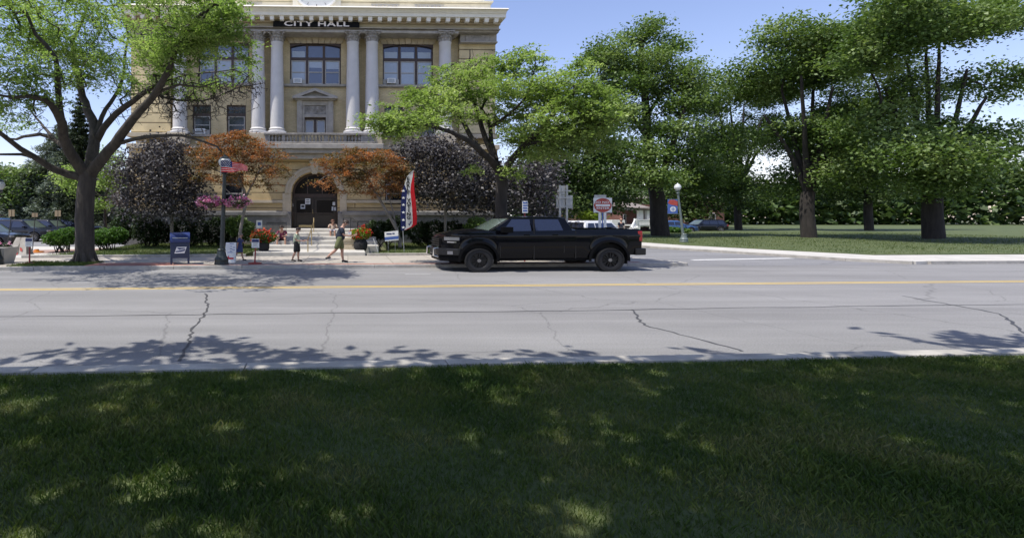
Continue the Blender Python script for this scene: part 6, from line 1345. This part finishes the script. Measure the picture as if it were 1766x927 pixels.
# broad trees behind the second locust and right of the hall
def back_tree(name, label, D, blobs, tx, leafm='darkleaf', k=36, size=.32, spread=.55, trunk=.35, bark='bark_dark', up=.4, base=400):
    lim = [(trunk, trunk * .6, [(tx, base, 0), (tx - 1, base - 30, 0), (tx, base - 60, 0)])]
    for bx, by, rx, ry, dd, rd, n in blobs[:6]: lim.append((trunk * .4, trunk * .12, [(tx, base - 55, 0), ((tx + bx) / 2, (base - 60 + by) / 2, dd / 2), (bx, by, dd)]))
    return make_tree(name, label, D, lim, blobs, M[bark], M[leafm], k=k, spread=spread, flat=.6, size=size, aspect=.6, low=3, rtip=.014, shell=1.4, step=.8, up=up)
back_tree('shade_tree', 'dark broad tree between the hall and the side street', 46, [(935, 285, 46, 30, 0, 2.4, 60), (985, 300, 40, 30, 0, 2.4, 56), (960, 245, 46, 24, 1, 2.4, 50), (1005, 345, 40, 22, 0, 2, 44), (900, 330, 40, 30, -1, 2, 50), (950, 350, 46, 22, -1, 2, 50), (1050, 345, 36, 18, 2, 2, 36), (930, 235, 36, 26, 0, 2.2, 44), (985, 235, 40, 22, 1, 2.2, 46), (1010, 200, 30, 20, 1, 2, 30)], 960)
back_tree('shade_tree', 'dense dark tree standing behind the no entry sign and the white porch', 76, [(1056, 342, 40, 16, 0, 3, 46), (1095, 334, 40, 10, 2, 3, 40), (1010, 360, 44, 22, 0, 3, 60), (1040, 330, 40, 16, 0, 3, 40), (1048, 366, 22, 14, 0, 2, 24)], 1032, size=.40)
back_tree('shade_tree', 'dark tree in the background between the maple trunk and the park lamp', 88, [(1170, 330, 40, 26, 0, 4, 60), (1205, 345, 36, 30, 0, 4, 60), (1150, 352, 30, 16, 0, 3, 34), (1190, 370, 26, 12, -2, 2, 26), (1230, 320, 40, 40, 0, 4, 60)], 1192, size=.5, spread=.9)
# copper plums and japanese maples before the hall
def plum(name, label, D, stems, blobs, k=34):
    return make_tree(name, label, D, stems, blobs, M['bark_grey'], M['plum'], k=32, spread=.36, flat=.8, size=.185, aspect=.58, low=3, rtip=.009, shell=1.5, step=.5, up=.3, cat='tree')
plum('purple_leaf_tree', 'dark purple leaved tree left of the entrance behind the mailbox', 29.5, [(.10, .07, [(297, 425, 0), (297, 395, 0), (296, 368, 0), (285, 335, 0), (272, 300, 0)]), (.07, .03, [(296, 368, 0), (312, 335, .4), (325, 300, .6)]), (.06, .03, [(285, 335, 0), (250, 310, .3), (225, 290, .4)])],
    [(270, 275, 48, 24, 0, 1.3, 66), (225, 295, 28, 28, 0, 1.2, 44), (300, 310, 40, 28, -.2, 1.3, 66), (250, 338, 42, 24, 0, 1.2, 52), (310, 350, 36, 22, -.3, 1.1, 50), (280, 250, 28, 11, .3, 1, 18), (330, 330, 22, 22, .3, 1, 26), (222, 352, 20, 10, .2, .8, 8), (318, 258, 18, 10, .2, .8, 10), (260, 368, 30, 8, -.2, .8, 14), (338, 368, 18, 12, 0, .8, 12)], 36)
plum('purple_leaf_tree', 'dark purple leaved tree right of the feather banner', 30.0, [(.09, .07, [(768, 420, 0), (768, 390, 0), (769, 360, 0), (764, 330, 0), (750, 295, 0)]), (.06, .03, [(769, 360, 0), (790, 330, .3), (810, 300, .4)]), (.06, .03, [(764, 330, 0), (735, 300, .2), (715, 270, .3)])],
    [(750, 268, 48, 26, 0, 1.3, 70), (705, 262, 24, 16, .2, 1, 26), (795, 275, 34, 26, 0, 1.2, 54), (770, 318, 50, 26, -.1, 1.3, 74), (735, 330, 30, 18, -.2, 1, 34), (815, 325, 30, 28, .2, 1.1, 46), (740, 246, 30, 10, .2, .8, 16), (780, 352, 28, 10, 0, .8, 16), (720, 300, 24, 18, 0, 1, 26)], 36)
plum('purple_leaf_tree', 'shaded purple leaved tree behind the second locust trunk', 31.0, [(.10, .07, [(905, 420, 0), (905, 385, 0), (900, 350, 0), (890, 310, 0)]), (.06, .03, [(900, 350, 0), (925, 320, .3), (940, 300, .3)])],
    [(845, 315, 36, 30, 0, 1.2, 58), (900, 300, 40, 26, .2, 1.2, 60), (925, 335, 36, 26, 0, 1.1, 54), (870, 345, 40, 20, -.2, 1.1, 44), (945, 300, 24, 20, .3, 1, 26), (830, 350, 26, 18, -.2, 1, 26), (940, 362, 26, 12, 0, 1, 20)], 36)
def acer(name, label, D, stems, blobs, k=36):
    return make_tree(name, label, D, stems, blobs, M['bark_grey'], M['acer'], k=k, spray=.42, size=.125, aspect=.42, low=3, rtip=.008, shell=1.2, step=.4, up=.7, cat='tree')
acer('japanese_maple', 'orange japanese maple with spreading layers left of the arched door', 29.0, [(.10, .07, [(412, 430, 0), (414, 400, 0), (420, 370, 0), (424, 340, 0), (415, 315, 0), (400, 285, 0)]), (.06, .02, [(424, 340, 0), (440, 310, -.3), (455, 285, -.5), (480, 290, -.8)]), (.05, .02, [(415, 315, 0), (385, 300, .2), (355, 285, .3)]), (.04, .02, [(420, 360, 0), (400, 335, -.4), (380, 318, -.6)])],
    [(405, 240, 46, 10, 0, 1, 56), (440, 256, 46, 12, -.2, 1, 54), (375, 256, 44, 13, .1, 1, 50), (410, 272, 56, 12, -.4, 1.1, 60), (350, 282, 34, 14, .1, .9, 40), (465, 268, 34, 10, -.5, .8, 28), (440, 292, 44, 10, -.4, 1, 40), (478, 300, 24, 10, -.7, .7, 16), (488, 290, 18, 5, -.8, .6, 8), (365, 304, 36, 10, -.1, .8, 30), (420, 312, 40, 10, -.5, .9, 22), (340, 262, 20, 8, .2, .7, 12), (455, 318, 28, 7, -.5, .7, 10), (415, 231, 24, 5, 0, .7, 16)])
acer('japanese_maple', 'orange japanese maple arching from the right over the arched door', 28.8, [(.10, .07, [(690, 425, 0), (684, 395, 0), (668, 368, 0), (655, 345, 0), (640, 318, 0), (628, 295, 0)]), (.05, .02, [(655, 345, 0), (665, 320, .2), (675, 295, .2)]), (.06, .02, [(684, 395, 0), (678, 365, .3), (672, 345, .4), (690, 315, .5)]), (.04, .02, [(628, 295, 0), (600, 290, -.3), (570, 298, -.6), (552, 310, -.8)])],
    [(605, 272, 44, 12, -.2, 1, 54), (650, 268, 44, 12, 0, 1, 52), (625, 290, 56, 13, -.3, 1.1, 64), (580, 282, 34, 10, -.5, .8, 30), (672, 288, 38, 14, .1, 1, 46), (640, 312, 50, 13, -.2, 1, 54), (590, 305, 36, 10, -.6, .8, 28), (558, 318, 20, 5, -.8, .6, 7), (680, 312, 30, 14, .2, .9, 32), (655, 332, 40, 9, -.1, .9, 26), (556, 280, 16, 6, -.6, .6, 8), (615, 258, 26, 6, 0, .8, 18), (695, 300, 16, 12, .3, .7, 14), (706, 325, 20, 14, .6, .7, 16), (600, 325, 26, 7, -.4, .7, 10)])
# conifers and broad trees at the left, beyond the car park
def spruce(name, label, X, Yb, Yt, D, hw, leafm, n=26, size=.34):
    base = P(X, Yb, D); H = (Yb - Yt) * px(D); t = thing(name, label, 'tree', base); b = MB(); b.path([(0, 0, -.3), (0, 0, H * .5), (0, 0, H)], [H * .024, H * .016, .02], 8); C = []
    for i in range(n):
        f = (i + .5) / n; z = H * (.13 + .86 * f); R_ = hw * px(D) * (1 - f) ** .82 * random.uniform(.8, 1.15); m = int(5 + 7 * (1 - f))
        for j in range(m):
            a = j * 2 * math.pi / m + i * 1.3 + random.uniform(-.3, .3); q = [(.02 * math.cos(a), .02 * math.sin(a), z), (R_ * .55 * math.cos(a), R_ * .5 * math.sin(a), z - R_ * .12), (R_ * math.cos(a), R_ * .9 * math.sin(a), z - R_ * (.26 if f < .7 else .05))]
            b.path(q, [.05 * (1 - f) + .02, .03, .008], 4); k = int(14 + 60 * R_)
            u = RNG.uniform(.15, 1, k) ** .8; p0, p1, p2 = map(np.array, q); w = (1 - u)[:, None] ** 2 * p0 + 2 * (u * (1 - u))[:, None] * p1 + u[:, None] ** 2 * p2
            w = w + RNG.normal(size=w.shape) * np.array([.16, .16, .07]) * (R_ ** .5); w[:, 2] -= np.abs(RNG.normal(size=k)) * .12 * R_ ** .5; C.append(w)
    b.build('trunk', M['bark_dark'], t); leaves('crown', np.concatenate(C), size, M[leafm], t, .5, .22)
    return t
spruce('blue_spruce', 'blue green spruce with drooping boughs behind the big locust trunk', 108, 392, 205, 60, 108, 'spruce', 26, .46)
spruce('conifer', 'tall dark conifer rising behind the locust fork', 138, 398, 150, 52, 44, 'conifer', 30, .42)
back_tree('shade_tree', 'mid green tree at the far left beyond the parked cars', 58, [(20, 310, 36, 26, 0, 2.4, 56), (-20, 325, 40, 34, 0, 2.4, 50), (45, 335, 34, 22, 0, 2, 44), (15, 350, 40, 16, 0, 2, 36), (50, 300, 20, 14, 0, 1.5, 18)], 15, 'maple', size=.34, base=396)
back_tree('shade_tree', 'low green tree with small leaves beside the hall left corner', 38, [(185, 280, 20, 22, 0, 1.4, 34), (192, 310, 16, 16, 0, 1.2, 26), (120, 300, 30, 12, 0, 1.2, 26), (130, 320, 28, 12, 0, 1.2, 20), (176, 355, 16, 9, 0, 1, 12)], 182, 'locust', size=.2, spread=.34, trunk=.12)
# shrubs and hedges along the hall
make_shrub('yew_bush', 'bright green spreading yew at the left of the big locust trunk', [(108, 409, 26, 14, 0, .8), (94, 412, 18, 10, -.2, .7), (122, 404, 14, 12, .2, .6)], 27.5, M['yew'], 5400, .12)
make_shrub('yew_bush', 'bright green spreading yew at the right of the big locust trunk', [(185, 408, 30, 14, 0, .8), (202, 405, 17, 14, .1, .7), (168, 410, 18, 12, 0, .7)], 28.0, M['yew'], 5600, .12)
make_shrub('evergreen_shrub', 'tall dark evergreen shrub under the left purple tree', [(256, 395, 26, 25, 0, .8), (242, 388, 14, 18, .2, .6), (275, 400, 18, 20, 0, .7)], 31, M['shrub'], 4600, .15, .19)
make_shrub('evergreen_shrub', 'added dark upright shrub standing in for shade at the left corner of the hall', [(216, 388, 18, 30, 0, .8), (206, 396, 14, 22, 0, .7)], 33.4, M['shrub'], 3600, .16, .19)  # added to darken the sunlit base corner in place of tree shade
make_shrub('evergreen_shrub', 'dark evergreen shrub just behind the mailbox', [(315, 398, 22, 24, 0, .8), (340, 398, 20, 24, .1, .8), (298, 404, 14, 18, 0, .6)], 31.5, M['shrub'], 4600, .15, .19)
make_shrub('evergreen_shrub', 'dark evergreen shrub behind the flag lamp post', [(372, 398, 22, 24, 0, .8), (394, 404, 14, 18, 0, .7)], 32, M['shrub'], 3800, .15, .19)
make_shrub('leafy_shrub', 'light green leafy shrub between the lamp post and the flower urn', [(408, 390, 20, 18, 0, .8), (424, 398, 16, 16, .1, .7), (396, 386, 12, 10, 0, .6)], 30.5, M['maple'], 2600, .17, .19)
make_shrub('evergreen_shrub', 'low dark shrub beneath the right japanese maple', [(652, 396, 24, 16, 0, .8), (682, 392, 24, 18, .1, .9), (640, 404, 14, 12, 0, .6)], 30.5, M['shrub'], 4600, .15, .19)
make_shrub('clipped_hedge', 'dark clipped hedge running behind the feather banner', [(722, 402, 20, 20, 0, .8), (748, 402, 24, 22, 0, .8), (778, 402, 24, 22, 0, .8), (802, 404, 20, 18, 0, .8)], 30.8, M['shrub'], 8000, .14, .19)
make_shrub('leafy_shrub', 'green shrub between the hedge and the locust trunk', [(822, 392, 18, 18, 0, .8), (838, 400, 16, 18, 0, .8)], 29.6, M['maple'], 2600, .16, .19)
make_shrub('evergreen_shrub', 'dark shrub right of the second locust trunk', [(890, 395, 28, 22, 0, .9), (930, 398, 30, 20, 0, .9), (962, 398, 20, 18, 0, .8)], 31, M['shrub'], 6000, .15, .19)
make_shrub('lime_bush', 'yellow green bush beside the no entry sign post', [(1012, 372, 14, 8, 0, .8), (1024, 376, 12, 8, 0, .8)], 44, M['lime'], 1400, .2, .1)
make_shrub('low_hedge', 'low green hedge by the parked cars right of the maple trunk', [(1160, 396, 12, 5, 0, 1), (1178, 397, 10, 4, 0, 1)], 60, M['yew'], 1500, .2, .1)
# unseen trees added over the near verge to cast shade on the foreground
def added_shade_tree(label, x, y, h, lobes, seed):
    rr = random.Random(seed); t = thing('added_shade_tree', label, 'tree', (x, y, .1), group='unseen trees added to shade the near verge'); sk = Skel(); base = np.array((x, y, .1))
    sk.limb([(x, y, 0), (x + .05, y, 2.2), (x - .05, y + .1, 4.2)], .34, .26, .5)
    A = []
    for (cx_, cy_, cz_, rx, ry, rz, n) in lobes:
        sk.limb([(x, y, 4.1), ((x + cx_) / 2, (y + cy_) / 2, (4.6 + cz_) / 2 + .5), (cx_, cy_, cz_)], .16, .05, .6, jit=.03); A.append(np.array((cx_, cy_, cz_)) + ellipsoid(n, 1.2) * np.array((rx, ry, rz)))
    A = np.concatenate(A); sk.colonise(A, .01, .7, 4); sk.finish(.012); sk.mesh('trunk', M['bark_dark'], t, base)
    leaves('crown', sprays(A, 27, .9, .12) - base, .34, M['locust'], t, .8, .5)
added_shade_tree('unseen locust added to shade the near verge, its trunk left of the view', -8.5, 1.2, 9, [(-6, 3.0, 9.2, 3.4, 3.6, 1.5, 150), (-1.5, 2.5, 9.6, 3.2, 3.4, 1.5, 160), (-9, -1, 9.4, 3.2, 3.2, 1.6, 70), (-4, -2.6, 9.6, 3.6, 3, 1.6, 130)], 3)
added_shade_tree('unseen locust added to shade the near verge, its trunk right of the view', 9.5, 1.5, 9, [(2.6, 2.4, 9.4, 3.2, 3.4, 1.5, 160), (6.6, 3.6, 9.6, 3.2, 3.4, 1.5, 160), (10.5, 3.2, 9.4, 3.2, 3.4, 1.6, 80), (3.4, -2.4, 9.8, 3.4, 3, 1.6, 130), (8.2, -2.2, 9.6, 3.2, 3, 1.6, 70)], 4)
# ------------------------------------------------------------------ buildings beyond
def simple_house(name, label, base, rz, w, d, h, wall, roof=True, rows=((1.0, 2.2),), nw=5, rh=1.6):
    t = thing(name, label, 'building', base, rz); b = MB(); b.box(-w / 2, w / 2, 0, d, -.2, h); b.build('wall', M[wall], t)
    if roof:
        b = MB(); e = .4; b.add([(-w / 2 - e, -e, h + .01), (w / 2 + e, -e, h + .01), (w / 2 + e, d + e, h + .01), (-w / 2 - e, d + e, h + .01), (-w / 2 + d * .3, d / 2, h + rh), (w / 2 - d * .3, d / 2, h + rh)], [(0, 1, 5, 4), (1, 2, 5), (2, 3, 4, 5), (3, 0, 4), (3, 2, 1, 0)]); b.build('roof', M['roof'], t)
    for z0, z1 in rows:
        for i in range(nw):
            x = -w / 2 + w * (i + .5) / nw; f = MB(); f.box(x - .6, x + .6, -.08, -.002, z0, z1); o = f.build('window', M['white'], t); MB().box(x - .5, x + .5, -.1, -.081, z0 + .1, z1 - .1).build('pane', M['winglass_dark'], o)
    return t
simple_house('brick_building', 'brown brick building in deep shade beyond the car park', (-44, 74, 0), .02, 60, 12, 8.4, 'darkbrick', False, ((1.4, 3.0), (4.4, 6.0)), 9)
simple_house('brick_building', 'red brick building far across the park behind the lamp', (54, 96, 0), 0, 26, 10, 5.2, 'redbrick', True, ((1.0, 2.6),), 6)
# white railed porch of a brick house
D = 66.0; s = px(D); t = thing('porch_house', 'small brick house with white railed porch and grey roof seen past the maple', 'house', G(1108, D, .1), .0); x = lambda X: (X - 1108) * s; z = lambda Y: P(1108, Y, D).z - .1
MB().box(x(1086), x(1150), 2.0, 10, 0, z(352)).build('wall', M['redbrick'], t)
b = MB(); b.add([(x(1080), -.6, z(357.5)), (x(1130), -.6, z(361)), (x(1150), 10, z(350)), (x(1080), 10, z(350)), (x(1090), 3, z(346.5)), (x(1112), 2.5, z(349))], [(0, 1, 5, 4), (1, 2, 5), (2, 3, 4, 5), (3, 0, 4)]); b.box(x(1082), x(1128), -.5, 2, z(362.5), z(358)); b.build('roof', M['roof'], t)
for X in (1103.5, 1117): MB().box(x(X) - .28, x(X) + .28, -.3, .2, z(391), z(361.5)).build('porch_column', M['white'], t)
MB().box(x(1091), x(1124), -.6, 2, z(389.5), z(387)).build('porch_floor', M['white'], t)
b = MB(); [b.box(x(a), x(c), -.62, -.5, z(Y) - .06, z(Y) + .06) for a, c in ((1093, 1131),) for Y in (379, 387)]; [b.box(x(X) - .07, x(X) + .07, -.6, -.52, z(387), z(379)) for X in np.arange(1094, 1131, 2.2)]
for X in (1092, 1118, 1131): b.box(x(X) - .16, x(X) + .16, -.7, -.4, z(394), z(376.5))
b.build('porch_railing', M['white'], t)
b = MB(); b.bar((x(1075), -1.8, z(392)), (x(1091), -.6, z(378.5)), .14); b.bar((x(1078), -1.8, z(396)), (x(1091), -.6, z(385)), .12)
for i in range(4): b.box(x(1076 + i * 4), x(1080 + i * 4), -1.6, -.2, 0, z(396 - i * 2.2))
b.build('porch_stairs', M['white'], t)
MB().box(x(1060), x(1082), .6, 3, 0, z(379)).build('porch_wing', M['white'], t)
f = MB(); f.box(x(1089), x(1094), 1.93, 1.998, z(385), z(369)); o = f.build('window', M['white'], t); MB().box(x(1090), x(1093), 1.9, 1.929, z(384), z(370)).build('pane', M['winglass_dark'], o)
# far wooded rise that closes the view on both sides
hb = MB(); xs = np.linspace(-260, 300, 80)
def ridge(x): return 10.5 + 3 * math.sin(x * .05) + 1.6 * math.sin(x * .13 + 1)
C = []
for q in range(15000):
    xx = random.uniform(-260, 300)
    if -16 < xx < 8: continue
    f = random.random(); C.append((xx, 128 + random.uniform(-10, 10), ridge(xx) * f ** .8))
C = np.repeat(np.array(C), 6, 0); C = C + RNG.normal(size=C.shape) * np.array([.9, .9, .6])
o = leaves('distant_woods', C, 1.5, M['darkleaf'], None, .4, .7); o['kind'] = 'stuff'

# ------------------------------------------------------------------ light, sky, camera
ELEV, SUNV = 63.0, Vector((-.375, -.165, .92)).normalized()     # the sun stands high at the left, a little on the street's side
sl = bpy.data.lights.new('sun', 'SUN'); sl.energy = 4.2; sl.angle = math.radians(.53); sl.color = (1, .955, .88)
so = bpy.data.objects.new('sun', sl); COL.objects.link(so); so.rotation_euler = (-SUNV).to_track_quat('-Z', 'Y').to_euler(); so.location = (-20, -10, 40)
w = bpy.data.worlds.new('World'); SC.world = w; w.use_nodes = True; n, l = w.node_tree.nodes, w.node_tree.links
sk = n.new('ShaderNodeTexSky'); sk.sky_type = 'NISHITA'; sk.sun_disc = False; sk.sun_elevation = math.asin(SUNV.z); sk.sun_rotation = math.atan2(SUNV.x, SUNV.y)
sk.air_density = 1.0; sk.dust_density = .6; sk.ozone_density = 2.0; sk.altitude = 100
tc = n.new('ShaderNodeTexCoord'); mp = n.new('ShaderNodeMapping'); mp.inputs['Scale'].default_value = (3.2, 3.2, 9); mp.inputs['Location'].default_value = (.35, .1, .2); l.new(tc.outputs['Generated'], mp.inputs[0])
nz = n.new('ShaderNodeTexNoise'); nz.inputs['Scale'].default_value = 1.0; nz.inputs['Detail'].default_value = 9; nz.inputs['Roughness'].default_value = .58; l.new(mp.outputs[0], nz.inputs['Vector'])
cr = n.new('ShaderNodeMapRange'); cr.inputs['From Min'].default_value = .54; cr.inputs['From Max'].default_value = .68; l.new(nz.outputs['Fac'], cr.inputs['Value'])
sp = n.new('ShaderNodeSeparateXYZ'); l.new(tc.outputs['Generated'], sp.inputs[0]); hr = n.new('ShaderNodeMapRange'); hr.inputs['From Min'].default_value = .21; hr.inputs['From Max'].default_value = .10; l.new(sp.outputs[2], hr.inputs['Value'])
mu = n.new('ShaderNodeMath'); mu.operation = 'MULTIPLY'; l.new(cr.outputs[0], mu.inputs[0]); l.new(hr.outputs[0], mu.inputs[1])
mx = n.new('ShaderNodeMix'); mx.data_type = 'RGBA'; l.new(mu.outputs[0], mx.inputs[0]); tn = n.new('ShaderNodeMix'); tn.data_type = 'RGBA'; tn.blend_type = 'MULTIPLY'; tn.inputs[0].default_value = 1; l.new(sk.outputs[0], tn.inputs[6]); tn.inputs[7].default_value = (1.20, 1.04, 1.12, 1); l.new(tn.outputs[2], mx.inputs[6]); mx.inputs[7].default_value = (9.5, 9.7, 10.2, 1)
bg = n['Background']; l.new(mx.outputs[2], bg.inputs['Color']); bg.inputs['Strength'].default_value = .14
cd = bpy.data.cameras.new('camera'); cam = bpy.data.objects.new('camera', cd); COL.objects.link(cam); SC.camera = cam
cam.location = (0, 0, EYE); cam.rotation_euler = (math.pi / 2, 0, 0); cd.sensor_fit = 'HORIZONTAL'; cd.sensor_width = 36; cd.lens = FOC / 1766 * 36
cd.shift_x = (883 - CX) / 1766; cd.shift_y = -(463.5 - HZ) / 1766; cd.clip_start = .1; cd.clip_end = 2000
SC.view_settings.view_transform = 'Standard'; SC.view_settings.look = 'None'; SC.view_settings.gamma = 1; SC.view_settings.exposure = .44
SC.cycles.max_bounces = 6; SC.cycles.transparent_max_bounces = 8; SC.cycles.diffuse_bounces = 3; SC.cycles.glossy_bounces = 3; SC.cycles.transmission_bounces = 4; SC.cycles.caustics_reflective = False; SC.cycles.caustics_refractive = False; SC.cycles.use_denoising = True
